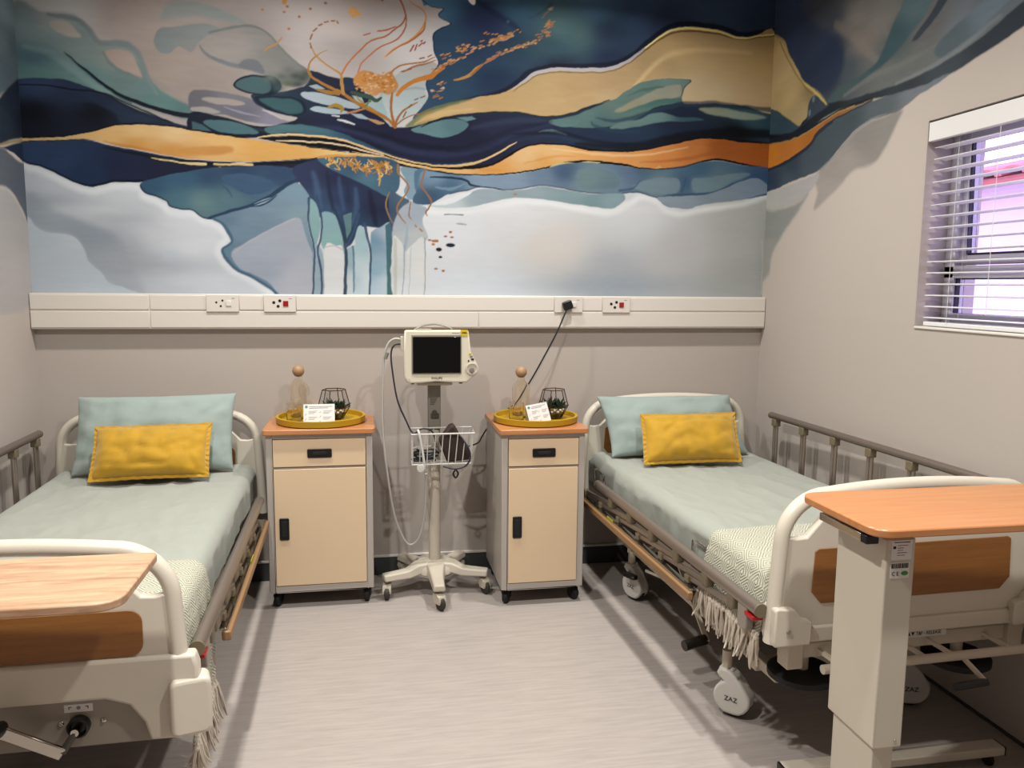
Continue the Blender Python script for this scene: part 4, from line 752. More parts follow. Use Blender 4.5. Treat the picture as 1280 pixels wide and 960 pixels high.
('D',[(1703,2609)],7.8,3.7,(150,94,38),0.9),
('D',[(1763,2618)],8.6,6.0,(152,96,39),0.9),
('D',[(1729,2614)],8.7,4.6,(137,84,36),0.9),
('D',[(1576,2620)],6.5,5.9,(132,81,34),0.9),
('D',[(1656,2619)],5.4,5.7,(136,83,35),0.9),
('D',[(1750,2664)],6.9,5.2,(185,153,121),0.9),
('D',[(1698,2618)],7.5,4.5,(137,84,36),0.9),
('D',[(1740,2640)],8.8,5.7,(166,114,62),0.9),
('D',[(1739,2583)],5.6,6.4,(162,111,61),0.9),
('D',[(1695,2585)],4.7,4.7,(161,111,60),0.9),
('D',[(1769,2623)],7.6,5.7,(152,96,39),0.9),
('D',[(1742,2607)],8.3,6.1,(177,139,100),0.9),
('D',[(1626,2655)],6.0,4.2,(137,84,36),0.9),
('D',[(1716,2601)],8.4,6.2,(149,94,38),0.9),
('D',[(1780,2620)],3.7,3.7,(171,125,76),0.9),
('D',[(1614,2581)],4.1,4.9,(163,118,72),0.9),
('D',[(1627,2627)],3.8,4.5,(161,110,60),0.9),
('D',[(1629,2589)],6.5,6.3,(172,135,97),0.9),
('D',[(1721,2626)],3.3,3.3,(138,85,36),0.9),
('D',[(1732,2593)],7.2,3.2,(175,138,99),0.9),
('D',[(1613,2597)],6.6,5.7,(146,91,37),0.9),
('D',[(1699,2646)],7.1,6.0,(152,96,39),0.9),
('D',[(1614,2629)],3.8,3.6,(161,110,60),0.9),
('D',[(1629,2629)],6.5,5.1,(135,83,35),0.9),
('D',[(1741,2625)],4.2,6.2,(152,96,39),0.9),
('D',[(1666,2629)],4.4,5.2,(149,94,38),0.9),
('D',[(1735,2636)],6.3,5.9,(179,141,102),0.9),
('D',[(1655,2614)],3.2,5.0,(178,146,115),0.9),
('D',[(1656,2614)],3.7,4.3,(174,137,99),0.9),
('D',[(1636,2594)],7.8,4.8,(172,135,97),0.9),
('D',[(1678,2648)],7.9,5.2,(138,85,36),0.9),
('D',[(1730,2579)],7.2,5.1,(135,83,35),0.9),
('D',[(1768,2650)],6.6,5.0,(173,127,77),0.9),
('D',[(1658,2603)],5.8,5.4,(177,145,115),0.9),
('D',[(1579,2612)],3.4,5.1,(145,91,37),0.9),
('D',[(1613,2595)],5.7,5.0,(174,143,113),0.9),
('D',[(1716,2627)],3.6,5.4,(151,95,39),0.9),
('D',[(1771,2612)],4.9,4.9,(182,150,118),0.9),
('D',[(1676,2633)],6.8,5.9,(150,95,38),0.9),
('D',[(1631,2600)],5.7,4.2,(160,109,59),0.9),
('D',[(1578,2619)],5.8,3.7,(171,134,96),0.9),
('D',[(1739,2633)],6.7,4.7,(179,141,102),0.9),
('S',[(1777,2404),(1748,2439),(1692,2469),(1623,2498),(1563,2530),(1515,2564),(1460,2585),(1405,2609),(1358,2638),(1347,2665),(1360,2708),(1396,2741)],[5.9,7.9,8.9,8.9,7.9,7.9,6.7,5.9,5.1,4.8,4.0,2.8],(132,89,39),3.6,1),
('S',[(1523,2560),(1512,2611),(1509,2654),(1470,2679),(1415,2715),(1384,2744),(1365,2782)],[7.9,7.9,5.9,4.7,3.9,3.6,2.0],(144,107,56),3.6,1),
('S',[(1392,2737),(1416,2754),(1444,2767)],[3.1,2.7,1.6],(147,109,58),3.5,1),
('S',[(1513,2658),(1550,2715),(1591,2764),(1639,2810),(1688,2836),(1728,2850),(1777,2884),(1822,2922),(1839,2967),(1823,3012),(1803,3050)],[4.8,4.0,4.0,4.0,4.0,4.0,4.0,4.0,4.0,4.0,4.0],(156,91,56),3.6,1),
('S',[(1597,2670),(1614,2714),(1655,2756),(1704,2794),(1744,2816),(1801,2847),(1834,2896),(1843,2951),(1827,3005),(1807,3050)],[4.0,4.0,3.6,3.6,3.6,3.6,3.6,3.6,3.6,3.0],(161,92,63),3.6,1),
('S',[(1727,2748),(1776,2790),(1834,2825),(1891,2868),(1933,2922),(1941,2965),(1917,2999),(1872,3023),(1848,3053)],[2.8,4.0,4.4,4.8,4.8,4.0,3.2,2.8,2.0],(202,142,82),3.6,1),
('S',[(1736,2756),(1809,2808),(1875,2847),(1928,2894),(1941,2934)],[2.0,4.0,4.8,4.4,2.8],(164,101,52),3.6,1),
('S',[(1628,2852),(1660,2864)],[3.2],(156,81,52),3.6,1),
('S',[(1696,2874),(1737,2884),(1786,2901)],[3.6,4.0,3.2],(166,87,56),3.6,1),
('S',[(1781,2405),(1765,2472),(1762,2536),(1766,2576)],[8.1,6.9,6.1,4.9],(133,79,33),3.6,1),
('S',[(1781,2409),(1798,2453),(1831,2495),(1873,2521),(1897,2534)],[6.9,5.3,4.5,4.1,2.8],(129,81,37),3.7,1),
('S',[(1781,2409),(1847,2460),(1922,2479),(1964,2501)],[4.1,2.9,2.9,2.0],(123,82,41),3.7,1),
('S',[(1791,2569),(1824,2607),(1865,2633),(1915,2651),(1964,2666),(1998,2692),(2039,2714)],[8.1,10.2,10.2,11.2,13.2,12.2,4.1],(159,100,41),3.7,1),
('S',[(1759,2671),(1784,2696),(1825,2718),(1874,2727),(1932,2742),(1990,2763)],[6.1,4.8,4.0,4.0,4.0,2.4],(141,99,59),3.6,1),
('S',[(1820,2682),(1874,2709),(1932,2728),(1994,2747)],[2.8,4.1,4.1,2.0],(137,86,46),3.6,1),
('S',[(1684,2476),(1651,2495),(1611,2521),(1587,2547)],[6.0,6.0,4.8,2.8],(142,98,43),3.6,1),
('S',[(1656,2539),(1639,2514),(1623,2498)],[4.0,4.8,4.0],(74,99,62),3.6,1),
('S',[(1563,2566),(1612,2557),(1652,2551),(1684,2532),(1709,2549)],[8.0,10.0,12.0,10.0,4.0],(44,65,57),3.6,1),
('S',[(1442,2489),(1482,2499),(1514,2485),(1506,2464)],[4.0,10.0,10.0,4.0],(125,100,44),3.6,1),
('S',[(1388,2573),(1444,2564),(1499,2559)],[4.0,9.9,7.9],(123,89,43),3.6,1),
('S',[(1542,2462),(1582,2476),(1623,2486)],[4.0,6.0,4.0],(137,94,69),3.6,1),
('S',[(1135,2749),(1166,2770),(1198,2787),(1222,2816)],[2.9,5.0,3.9,3.1],(139,105,63),3.5,1),
('S',[(1650,2435),(1691,2425),(1724,2422)],[4.0,10.1,4.0],(141,110,82),3.6,1),
('S',[(1365,2774),(1360,2797)],[3.7],(120,75,47),3.1,1),
('S',[(1362,2816),(1372,2840)],[3.7],(127,80,50),3.1,1),
('S',[(1378,2856),(1394,2870)],[3.7],(133,84,53),3.1,1),
('S',[(1406,2885),(1422,2893)],[3.7],(141,89,57),3.1,1),
('S',[(1434,2904),(1450,2907)],[3.7],(147,94,60),3.1,1),
('S',[(1466,2910),(1482,2911)],[3.7],(150,96,62),3.1,1),
('S',[(1494,2909),(1501,2902)],[3.7],(148,95,61),3.1,1),
('S',[(1862,2787),(1879,2816)],[4.0],(140,69,50),3.2,1),
('S',[(1887,2793),(1895,2821)],[4.0],(140,69,50),3.2,1),
('S',[(1907,2814),(1924,2830)],[4.0],(143,70,51),3.2,1),
('S',[(1932,2827),(1940,2835)],[4.0],(143,70,51),3.2,1),
('S',[(1916,2838),(1924,2842)],[4.0],(146,72,53),3.2,1),
('S',[(1823,2455),(1839,2487)],[3.3],(108,69,41),3.3,1),
('S',[(1852,2508),(1864,2521)],[3.3],(109,70,42),3.3,1),
('S',[(1881,2546),(1898,2554)],[3.3],(111,71,42),3.3,1),
('S',[(1910,2559),(1935,2568)],[3.3],(111,71,43),3.3,1),
('S',[(1816,2682),(1833,2691)],[3.2],(118,76,46),3.2,1),
('S',[(1845,2695),(1866,2700)],[3.2],(120,77,47),3.2,1),
('S',[(1907,2754),(1932,2760)],[3.2],(126,81,50),3.2,1),
('S',[(1952,2765),(1973,2774)],[3.2],(127,82,50),3.2,1),
('D',[(1133,2943),(1253,2966),(1237,2939),(1365,2962),(1310,2921),(1258,2860),(1722,3029)],7.6,6.1,(150,97,58),1),
('D',[(1242,2992),(1238,2984)],11.5,10.0,(178,123,66),1),
('D',[(1440,2994)],8.5,6.2,(125,107,102),1),
('D',[(1562,2960),(1593,2954),(1577,2942),(1574,2976),(1586,2965),(1601,2955)],11.8,9.4,(216,159,86),1),
('S',[(2016,2720),(2025,2724)],[3.1,2.5],(159,125,109),3.3,0.95),
('S',[(2039,2726),(2056,2734)],[2.9,2.9],(154,105,52),3.3,0.95),
('S',[(2078,2740),(2092,2746)],[2.1,2.3],(155,106,53),3.3,0.95),
('S',[(1972,2702),(1983,2707)],[2.4,2.5],(153,105,52),3.3,0.95),
('S',[(2059,2755),(2072,2761)],[2.8,3.0],(186,141,94),3.3,0.95),
('S',[(2131,2768),(2149,2775)],[4.3,1.8],(160,126,110),3.3,0.95),
('S',[(2136,2771),(2146,2776)],[3.8,3.1],(184,140,93),3.3,0.95),
('S',[(2061,2743),(2071,2748)],[4.4,2.7],(139,97,63),3.3,0.95),
('S',[(2045,2739),(2061,2746)],[2.9,3.0],(150,99,57),3.3,0.95),
('S',[(2057,2751),(2068,2756)],[3.0,2.7],(172,122,67),3.3,0.95),
('S',[(2051,2738),(2058,2741)],[2.0,3.1],(138,96,63),3.3,0.95),
('S',[(2062,2743),(2074,2749)],[4.4,3.2],(139,97,63),3.3,0.95),
('S',[(2112,2766),(2123,2770)],[4.1,2.4],(150,100,57),3.3,0.95),
('S',[(2064,2754),(2075,2759)],[4.1,3.6],(162,127,111),3.3,0.95),
('S',[(2068,2735),(2077,2739)],[4.4,2.6],(148,98,56),3.3,0.95),
('S',[(2066,2738),(2078,2743)],[2.8,2.3],(138,96,63),3.3,0.95),
('S',[(2060,2747),(2074,2753)],[4.0,2.9],(139,97,63),3.3,0.95),
('S',[(2073,2752),(2089,2760)],[4.0,2.2],(161,126,111),3.3,0.95),
('S',[(2002,2708),(2018,2715)],[2.6,2.2],(137,95,62),3.3,0.95),
('S',[(2013,2713),(2022,2717)],[4.4,3.0],(158,124,108),3.3,0.95),
('S',[(2076,2750),(2088,2756)],[1.9,2.4],(184,140,93),3.3,0.95),
('S',[(2096,2752),(2111,2759)],[4.4,3.6],(184,140,93),3.3,0.95),
('S',[(2105,2759),(2113,2763)],[3.8,2.0],(160,126,110),3.3,0.95),
('S',[(2037,2734),(2056,2742)],[3.5,3.1],(185,140,94),3.3,0.95),
('S',[(2012,2724),(2026,2730)],[2.7,2.9],(155,106,53),3.3,0.95),
('S',[(2095,2752),(2101,2755)],[2.0,1.8],(149,99,57),3.3,0.95),
('S',[(2086,2753),(2092,2756)],[4.2,1.7],(170,120,66),3.3,0.95),
('S',[(2120,2767),(2137,2774)],[4.4,3.1],(139,97,63),3.3,0.95),
('S',[(1993,2698),(2006,2704)],[4.2,2.8],(180,137,91),3.3,0.95),
('S',[(1998,2711),(2011,2717)],[2.7,3.4],(148,98,56),3.3,0.95),
('S',[(1989,2692),(2008,2701)],[3.9,2.3],(166,118,64),3.3,0.95),
('S',[(2031,2721),(2044,2727)],[4.3,3.3],(137,95,62),3.3,0.95),
('S',[(2057,2740),(2072,2746)],[2.1,2.0],(139,97,63),3.3,0.95),
('S',[(2015,2725),(2032,2733)],[2.8,2.3],(149,99,56),3.3,0.95),
('S',[(2385,2899),(2393,2902)],[4.1,3.2],(172,135,119),3.3,0.95),
('S',[(2365,2886),(2371,2889)],[3.7,3.7],(169,133,117),3.3,0.95),
('S',[(2224,2855),(2242,2863)],[3.3,2.6],(160,107,62),3.3,0.95),
('S',[(2374,2897),(2393,2905)],[4.3,2.5],(149,104,69),3.3,0.95),
('S',[(2170,2801),(2178,2804)],[2.3,2.7],(151,101,58),3.3,0.95),
('S',[(2381,2902),(2399,2910)],[4.0,3.2],(162,108,62),3.3,0.95),
('S',[(2328,2866),(2347,2874)],[2.3,3.2],(166,131,115),3.3,0.95),
('S',[(2331,2883),(2341,2887)],[3.2,2.7],(159,107,61),3.3,0.95),
('S',[(2290,2864),(2301,2869)],[3.8,2.8],(193,147,99),3.3,0.95),
('S',[(2260,2840),(2276,2847)],[2.3,3.5],(154,103,59),3.3,0.95),
('S',[(2334,2880),(2350,2887)],[4.1,2.8],(148,103,68),3.3,0.95),
('S',[(2303,2872),(2312,2876)],[3.2,3.6],(146,102,67),3.3,0.95),
('S',[(2372,2899),(2378,2902)],[4.1,3.7],(168,115,58),3.3,0.95),
('S',[(2128,2801),(2137,2805)],[4.2,1.9],(143,100,66),3.3,0.95),
('S',[(2151,2788),(2169,2795)],[2.0,3.5],(157,108,54),3.3,0.95),
('S',[(2128,2793),(2135,2795)],[2.1,1.8],(159,109,55),3.3,0.95),
('S',[(2338,2876),(2355,2883)],[2.3,2.0],(168,132,116),3.3,0.95),
('S',[(2099,2798),(2108,2802)],[4.4,1.6],(145,102,67),3.3,0.95),
('S',[(2301,2871),(2314,2876)],[2.7,2.8],(146,102,67),3.3,0.95),
('S',[(2348,2885),(2365,2893)],[3.8,2.6],(180,128,70),3.3,0.95),
('S',[(2137,2812),(2143,2815)],[3.9,3.6],(144,101,66),3.3,0.95),
('S',[(2281,2855),(2289,2859)],[4.4,2.2],(145,101,67),3.3,0.95),
('S',[(2369,2905),(2387,2913)],[3.7,2.2],(184,131,73),3.3,0.95),
('S',[(2176,2799),(2188,2805)],[4.5,3.6],(172,122,67),3.3,0.95),
('S',[(2177,2809),(2190,2815)],[3.5,3.3],(164,129,113),3.3,0.95),
('S',[(2217,2833),(2233,2840)],[2.3,2.4],(176,125,69),3.3,0.95),
('S',[(2148,2806),(2156,2810)],[2.3,2.1],(175,124,68),3.3,0.95),
('S',[(2114,2799),(2127,2805)],[2.9,3.0],(176,126,69),3.3,0.95),
('S',[(2319,2873),(2333,2879)],[2.0,2.5],(145,102,67),3.3,0.95),
('S',[(2302,2865),(2315,2871)],[1.9,3.6],(162,111,56),3.3,0.95),
('S',[(2290,2844),(2301,2848)],[1.9,3.1],(159,109,54),3.3,0.95),
('S',[(2149,2788),(2166,2795)],[4.0,1.8],(162,127,112),3.3,0.95),
('S',[(2266,2839),(2274,2842)],[2.6,2.4],(163,129,113),3.3,0.95),
('S',[(2136,2802),(2150,2808)],[2.9,2.6],(154,103,59),3.3,0.95),
('S',[(2239,2833),(2247,2836)],[4.1,3.0],(175,124,68),3.3,0.95),
('S',[(2335,2872),(2351,2879)],[3.8,2.7],(155,104,60),3.3,0.95),
('S',[(2387,2892),(2399,2898)],[4.2,3.1],(169,133,117),3.3,0.95),
('S',[(2373,2893),(2384,2898)],[2.5,2.7],(159,106,61),3.3,0.95),
('S',[(2275,2866),(2282,2869)],[3.8,2.8],(164,113,57),3.3,0.95),
('S',[(2228,2829),(2239,2834)],[2.0,1.8],(164,129,113),3.3,0.95),
('S',[(2382,2902),(2393,2907)],[2.5,3.0],(172,135,119),3.3,0.95),
('S',[(2220,2821),(2228,2824)],[4.5,3.6],(188,143,96),3.3,0.95),
('S',[(2127,2800),(2137,2804)],[4.2,2.6],(165,130,114),3.3,0.95),
('S',[(2191,2816),(2207,2823)],[3.8,2.6],(164,130,113),3.3,0.95),
('S',[(2105,2802),(2114,2805)],[3.2,2.6],(192,146,98),3.3,0.95),
('S',[(2189,2821),(2204,2827)],[2.8,2.8],(166,131,114),3.3,0.95),
('S',[(2324,2887),(2342,2895)],[2.5,2.9],(198,151,102),3.3,0.95),
('S',[(2336,2875),(2354,2883)],[2.7,2.7],(193,147,99),3.3,0.95),
('S',[(2306,2868),(2325,2876)],[3.8,2.9],(178,127,70),3.3,0.95),
('S',[(2382,2884),(2398,2891)],[2.4,3.2],(145,101,66),3.3,0.95),
('S',[(2276,2859),(2282,2862)],[3.7,2.6],(145,102,67),3.3,0.95),
('S',[(2273,2855),(2292,2863)],[2.1,1.7],(191,146,98),3.3,0.95),
('S',[(2271,2855),(2285,2861)],[4.3,3.6],(192,146,98),3.3,0.95),
('S',[(2195,2817),(2203,2821)],[3.9,2.0],(189,144,97),3.3,0.95),
('S',[(2176,2823),(2191,2829)],[2.0,2.7],(191,146,98),3.3,0.95),
('S',[(2321,2866),(2333,2872)],[1.9,1.7],(190,145,97),3.3,0.95),
('S',[(2288,2847),(2300,2853)],[2.2,3.1],(164,129,113),3.3,0.95),
('S',[(2391,2889),(2402,2894)],[3.6,3.3],(167,131,115),3.3,0.95),
('S',[(2282,2867),(2295,2873)],[2.4,2.9],(180,128,71),3.3,0.95),
('S',[(2347,2890),(2356,2894)],[3.1,2.1],(160,107,62),3.3,0.95),
('S',[(2301,2869),(2315,2875)],[3.5,1.8],(164,113,57),3.3,0.95),
('S',[(2347,2883),(2356,2887)],[3.8,2.8],(147,103,68),3.3,0.95),
('S',[(2322,2877),(2336,2883)],[4.2,2.7],(169,133,117),3.3,0.95),
('S',[(2292,2864),(2311,2872)],[2.0,3.3],(158,105,61),3.3,0.95),
('S',[(2321,2885),(2336,2892)],[4.3,2.5],(148,104,68),3.3,0.95),
('S',[(2341,2881),(2349,2884)],[2.2,2.1],(168,133,116),3.3,0.95),
('S',[(2318,2877),(2331,2883)],[2.9,2.4],(147,103,68),3.3,0.95),
('S',[(2319,2868),(2337,2875)],[1.9,2.2],(145,102,67),3.3,0.95),
('S',[(2344,2870),(2363,2878)],[4.3,2.8],(166,130,114),3.3,0.95),
('S',[(2323,2891),(2333,2895)],[2.2,2.6],(173,137,120),3.3,0.95),
('S',[(2374,2882),(2385,2887)],[2.3,2.3],(191,145,97),3.3,0.95),
('S',[(2366,2884),(2373,2886)],[3.8,2.3],(156,104,60),3.3,0.95),
('S',[(2337,2878),(2345,2881)],[3.5,1.7],(179,127,70),3.3,0.95),
('S',[(2357,2881),(2371,2888)],[4.5,2.4],(156,104,60),3.3,0.95),
('S',[(2365,2889),(2377,2894)],[3.3,3.0],(146,102,67),3.3,0.95),
('S',[(2355,2871),(2372,2879)],[2.6,3.0],(165,130,114),3.3,0.95),
('S',[(2302,2855),(2315,2860)],[3.3,1.7],(190,144,97),3.3,0.95),
('S',[(2357,2881),(2371,2887)],[2.2,3.0],(156,104,60),3.3,0.95),
('S',[(2320,2879),(2336,2885)],[3.8,1.7],(164,113,57),3.3,0.95),
('S',[(2365,2885),(2379,2891)],[2.7,2.9],(178,127,70),3.3,0.95),
('S',[(2315,2867),(2329,2873)],[2.7,2.4],(163,112,56),3.3,0.95),
('S',[(2357,2888),(2370,2893)],[3.6,2.2],(158,105,61),3.3,0.95),
('S',[(2297,2865),(2305,2868)],[2.7,2.3],(177,126,70),3.3,0.95),
('S',[(2327,2878),(2338,2882)],[3.6,3.5],(194,148,100),3.3,0.95),
('S',[(2309,2870),(2328,2878)],[2.7,3.4],(145,102,67),3.3,0.95),
('S',[(2302,2857),(2317,2863)],[4.0,2.4],(175,125,68),3.3,0.95),
('S',[(2111,2800),(2119,2803)],[2.0,2.5],(155,104,60),3.3,0.95),
('S',[(2260,2893),(2273,2899)],[2.6,2.0],(175,121,61),3.3,0.95),
('S',[(2106,2807),(2120,2813)],[2.5,2.2],(178,127,70),3.3,0.95),
('S',[(2099,2820),(2116,2827)],[4.2,1.8],(148,104,68),3.3,0.95),
('S',[(2115,2813),(2125,2817)],[2.6,3.6],(146,103,67),3.3,0.95),
('S',[(2302,2895),(2317,2901)],[2.7,3.2],(187,134,74),3.3,0.95),
('S',[(2129,2831),(2137,2835)],[2.7,3.3],(166,114,58),3.3,0.95),
('S',[(2017,2778),(2030,2784)],[3.5,3.1],(177,126,69),3.3,0.95),
('S',[(2433,2915),(2442,2920)],[3.6,2.2],(161,108,62),3.3,0.95),
('S',[(2130,2834),(2139,2838)],[2.7,3.4],(172,136,120),3.3,0.95),
('S',[(2101,2813),(2110,2818)],[2.7,2.0],(195,149,100),3.3,0.95),
('S',[(2035,2777),(2053,2786)],[2.6,3.0],(155,103,59),3.3,0.95),
('S',[(2029,2760),(2045,2767)],[2.9,3.6],(142,100,65),3.3,0.95),
('S',[(2226,2856),(2243,2864)],[2.6,2.2],(149,105,69),3.3,0.95),
('S',[(2399,2916),(2406,2919)],[2.3,3.3],(164,110,63),3.3,0.95),
('S',[(2417,2926),(2426,2929)],[4.3,1.9],(171,118,60),3.3,0.95),
('S',[(2060,2776),(2068,2779)],[1.9,2.6],(175,124,68),3.3,0.95),
('S',[(2140,2813),(2150,2817)],[4.5,3.0],(177,127,70),3.3,0.95),
('S',[(2156,2826),(2163,2828)],[3.0,2.1],(193,147,99),3.3,0.95),
('S',[(2284,2894),(2294,2898)],[2.5,2.1],(189,135,75),3.3,0.95),
('S',[(2135,2818),(2152,2826)],[2.7,1.9],(146,103,67),3.3,0.95),
('S',[(2146,2831),(2162,2839)],[3.8,2.7],(166,115,58),3.3,0.95),
('S',[(2152,2831),(2170,2839)],[2.3,2.2],(196,150,101),3.3,0.95),
('S',[(2245,2898),(2258,2904)],[3.6,3.1],(171,116,67),3.3,0.95),
('S',[(2107,2809),(2125,2817)],[2.6,2.9],(179,128,70),3.3,0.95),
('S',[(2048,2785),(2067,2793)],[3.6,1.8],(177,126,69),3.3,0.95),
('S',[(2476,2862),(2486,2866)],[1.9,3.1],(178,135,90),3.3,0.95),
('S',[(2518,2878),(2525,2881)],[3.2,2.1],(180,136,91),3.3,0.95),
('S',[(2498,2867),(2511,2873)],[3.8,3.2],(155,122,106),3.3,0.95),
('S',[(2469,2866),(2480,2870)],[2.1,3.3],(146,97,55),3.3,0.95),
('S',[(2363,2809),(2377,2815)],[2.7,3.6],(131,91,59),3.3,0.95),
('S',[(2507,2876),(2520,2882)],[4.1,2.1],(135,94,61),3.3,0.95),
('S',[(2415,2845),(2434,2853)],[2.0,2.4],(135,94,61),3.3,0.95),
('S',[(2352,2807),(2365,2812)],[3.7,2.1],(132,92,59),3.3,0.95),
('S',[(2427,2837),(2439,2842)],[2.2,2.1],(153,119,104),3.3,0.95),
('S',[(2384,2819),(2399,2825)],[3.4,3.1],(132,92,59),3.3,0.95),
('S',[(2318,2791),(2326,2795)],[4.6,1.8],(174,132,88),3.3,0.95),
('S',[(2410,2832),(2422,2837)],[4.1,1.9],(132,91,59),3.3,0.95),
('S',[(2435,2844),(2452,2851)],[4.0,2.7],(177,134,89),3.3,0.95),
('S',[(2329,2805),(2338,2809)],[3.7,2.6],(154,121,105),3.3,0.95),
('S',[(2471,2855),(2479,2859)],[3.5,2.4],(143,95,54),3.3,0.95),
('S',[(2370,2812),(2389,2821)],[4.4,2.5],(174,132,88),3.3,0.95),
('S',[(2305,2789),(2313,2793)],[2.9,2.3],(175,133,88),3.3,0.95),
('S',[(2312,2805),(2330,2813)],[2.9,2.9],(144,95,54),3.3,0.95),
('S',[(2438,2841),(2446,2845)],[4.1,2.8],(132,92,59),3.3,0.95),
('S',[(2360,2810),(2377,2817)],[2.2,3.2],(142,94,53),3.3,0.95),
('S',[(2507,2872),(2525,2880)],[2.3,2.2],(152,104,51),3.3,0.95),
('S',[(2354,2817),(2367,2822)],[3.1,1.9],(143,94,54),3.3,0.95),
('S',[(2513,2876),(2524,2881)],[2.0,3.1],(156,122,107),3.3,0.95),
('S',[(2262,2768),(2280,2776)],[3.6,3.1],(162,114,62),3.3,0.95),
('S',[(2417,2836),(2432,2842)],[2.6,3.4],(153,120,104),3.3,0.95),
('S',[(2359,2821),(2367,2825)],[4.4,3.5],(177,134,89),3.3,0.95),
('S',[(2361,2813),(2374,2818)],[3.4,3.4],(142,94,53),3.3,0.95),
('S',[(2518,2863),(2525,2867)],[4.2,2.3],(176,134,89),3.3,0.95),
('S',[(2359,2811),(2366,2814)],[4.1,3.0],(131,91,59),3.3,0.95),
('S',[(2458,2856),(2465,2858)],[4.5,3.2],(164,116,63),3.3,0.95),
('S',[(2438,2842),(2454,2849)],[2.2,2.8],(177,134,89),3.3,0.95),
('S',[(2453,2852),(2464,2857)],[4.5,2.1],(154,121,105),3.3,0.95),
('S',[(2280,2770),(2293,2776)],[2.9,2.1],(161,114,62),3.3,0.95),
('S',[(2437,2846),(2453,2853)],[3.9,3.7],(133,92,60),3.3,0.95),
('S',[(2404,2836),(2413,2840)],[2.8,2.5],(177,134,89),3.3,0.95),
('S',[(2249,2753),(2265,2760)],[2.2,2.1],(131,91,59),3.3,0.95),
('S',[(2463,2850),(2482,2858)],[2.3,3.0],(177,134,89),3.3,0.95),
('S',[(2273,2761),(2280,2764)],[3.6,2.8],(151,118,103),3.3,0.95),
('S',[(2344,2799),(2360,2807)],[2.5,2.8],(141,93,53),3.3,0.95),
('S',[(2278,2761),(2285,2765)],[4.3,2.6],(146,99,49),3.3,0.95),
('S',[(2449,2840),(2456,2843)],[4.2,3.7],(175,132,88),3.3,0.95),
('S',[(2425,2834),(2434,2838)],[4.2,3.3],(152,119,103),3.3,0.95),
('S',[(2291,2784),(2307,2791)],[3.9,3.7],(153,119,104),3.3,0.95),
('S',[(2486,2858),(2500,2864)],[3.6,2.4],(154,121,105),3.3,0.95),
('S',[(2272,2766),(2290,2774)],[4.4,2.6],(148,101,50),3.3,0.95),
('S',[(2337,2798),(2350,2803)],[3.1,2.2],(152,119,104),3.3,0.95),
('S',[(2406,2829),(2417,2834)],[2.4,3.7],(175,133,88),3.3,0.95),
('S',[(2509,2870),(2526,2878)],[4.4,2.2],(144,96,54),3.3,0.95),
('S',[(2496,2859),(2513,2867)],[3.4,3.7],(149,102,50),3.3,0.95),
('S',[(2389,2817),(2401,2822)],[4.2,2.8],(151,118,103),3.3,0.95),
('S',[(2390,2828),(2405,2834)],[2.9,3.3],(176,133,89),3.3,0.95),
('S',[(2496,2868),(2506,2872)],[2.2,2.4],(155,122,106),3.3,0.95),
('S',[(2344,2802),(2352,2805)],[3.5,3.3],(152,119,104),3.3,0.95),
('S',[(2260,2759),(2278,2767)],[4.1,2.7],(147,100,50),3.3,0.95),
('S',[(2386,2828),(2397,2832)],[4.6,3.4],(133,92,60),3.3,0.95),
('S',[(2338,2795),(2356,2803)],[2.6,1.7],(131,91,59),3.3,0.95),
('S',[(2409,2836),(2421,2841)],[2.2,3.1],(149,101,50),3.3,0.95),
('S',[(2273,2770),(2282,2774)],[2.8,3.7],(162,114,62),3.3,0.95),
('S',[(2290,2770),(2307,2778)],[3.9,2.6],(147,100,49),3.3,0.95),
('S',[(2464,2839),(2473,2843)],[2.9,2.0],(141,93,53),3.3,0.95),
('S',[(2576,2928),(2583,2931)],[3.3,2.4],(147,103,71),3.4,0.95),
('S',[(2589,2926),(2601,2931)],[2.5,2.8],(147,103,71),3.4,0.95),
('S',[(2599,2953),(2614,2959)],[4.5,2.9],(137,102,80),3.4,0.95),
('S',[(2536,2881),(2544,2884)],[3.0,2.8],(151,106,67),3.3,0.95),
('S',[(2565,2936),(2578,2942)],[3.6,2.5],(166,117,75),3.3,0.95),
('S',[(2583,2982),(2595,2988)],[3.3,3.3],(150,113,88),3.3,0.95),
('S',[(2573,2967),(2590,2974)],[3.8,2.2],(179,127,82),3.3,0.95),
('S',[(2552,2930),(2564,2935)],[3.5,1.8],(165,116,74),3.3,0.95),
('S',[(2570,2954),(2582,2960)],[2.0,3.1],(174,123,79),3.3,0.95),
('S',[(2588,2973),(2603,2980)],[3.5,2.9],(147,110,86),3.3,0.95),
('S',[(2540,2888),(2555,2895)],[2.1,3.2],(124,91,70),3.3,0.95),
('S',[(2612,2977),(2622,2981)],[2.9,3.1],(165,117,82),3.4,0.95),
('S',[(2576,2910),(2589,2916)],[2.5,2.3],(158,111,71),3.4,0.95),
('S',[(2543,2913),(2551,2916)],[3.1,2.8],(144,101,69),3.3,0.95),
('S',[(2601,2964),(2613,2969)],[2.9,3.5],(160,113,78),3.4,0.95),
('S',[(2550,2902),(2560,2906)],[3.2,2.9],(126,93,72),3.3,0.95),
('S',[(2568,2921),(2583,2927)],[2.8,1.9],(162,114,73),3.4,0.95),
('S',[(2574,2925),(2587,2930)],[4.3,3.7],(162,114,73),3.4,0.95),
('S',[(2591,2962),(2598,2965)],[3.6,1.8],(158,111,77),3.3,0.95),
('S',[(2576,2903),(2590,2909)],[2.2,2.9],(156,109,70),3.4,0.95),
('S',[(2534,2895),(2552,2903)],[3.6,2.0],(125,92,71),3.3,0.95),
('S',[(2576,2919),(2584,2923)],[3.2,3.7],(129,95,74),3.4,0.95),
('S',[(2579,2960),(2590,2965)],[2.6,3.4],(158,111,77),3.3,0.95),
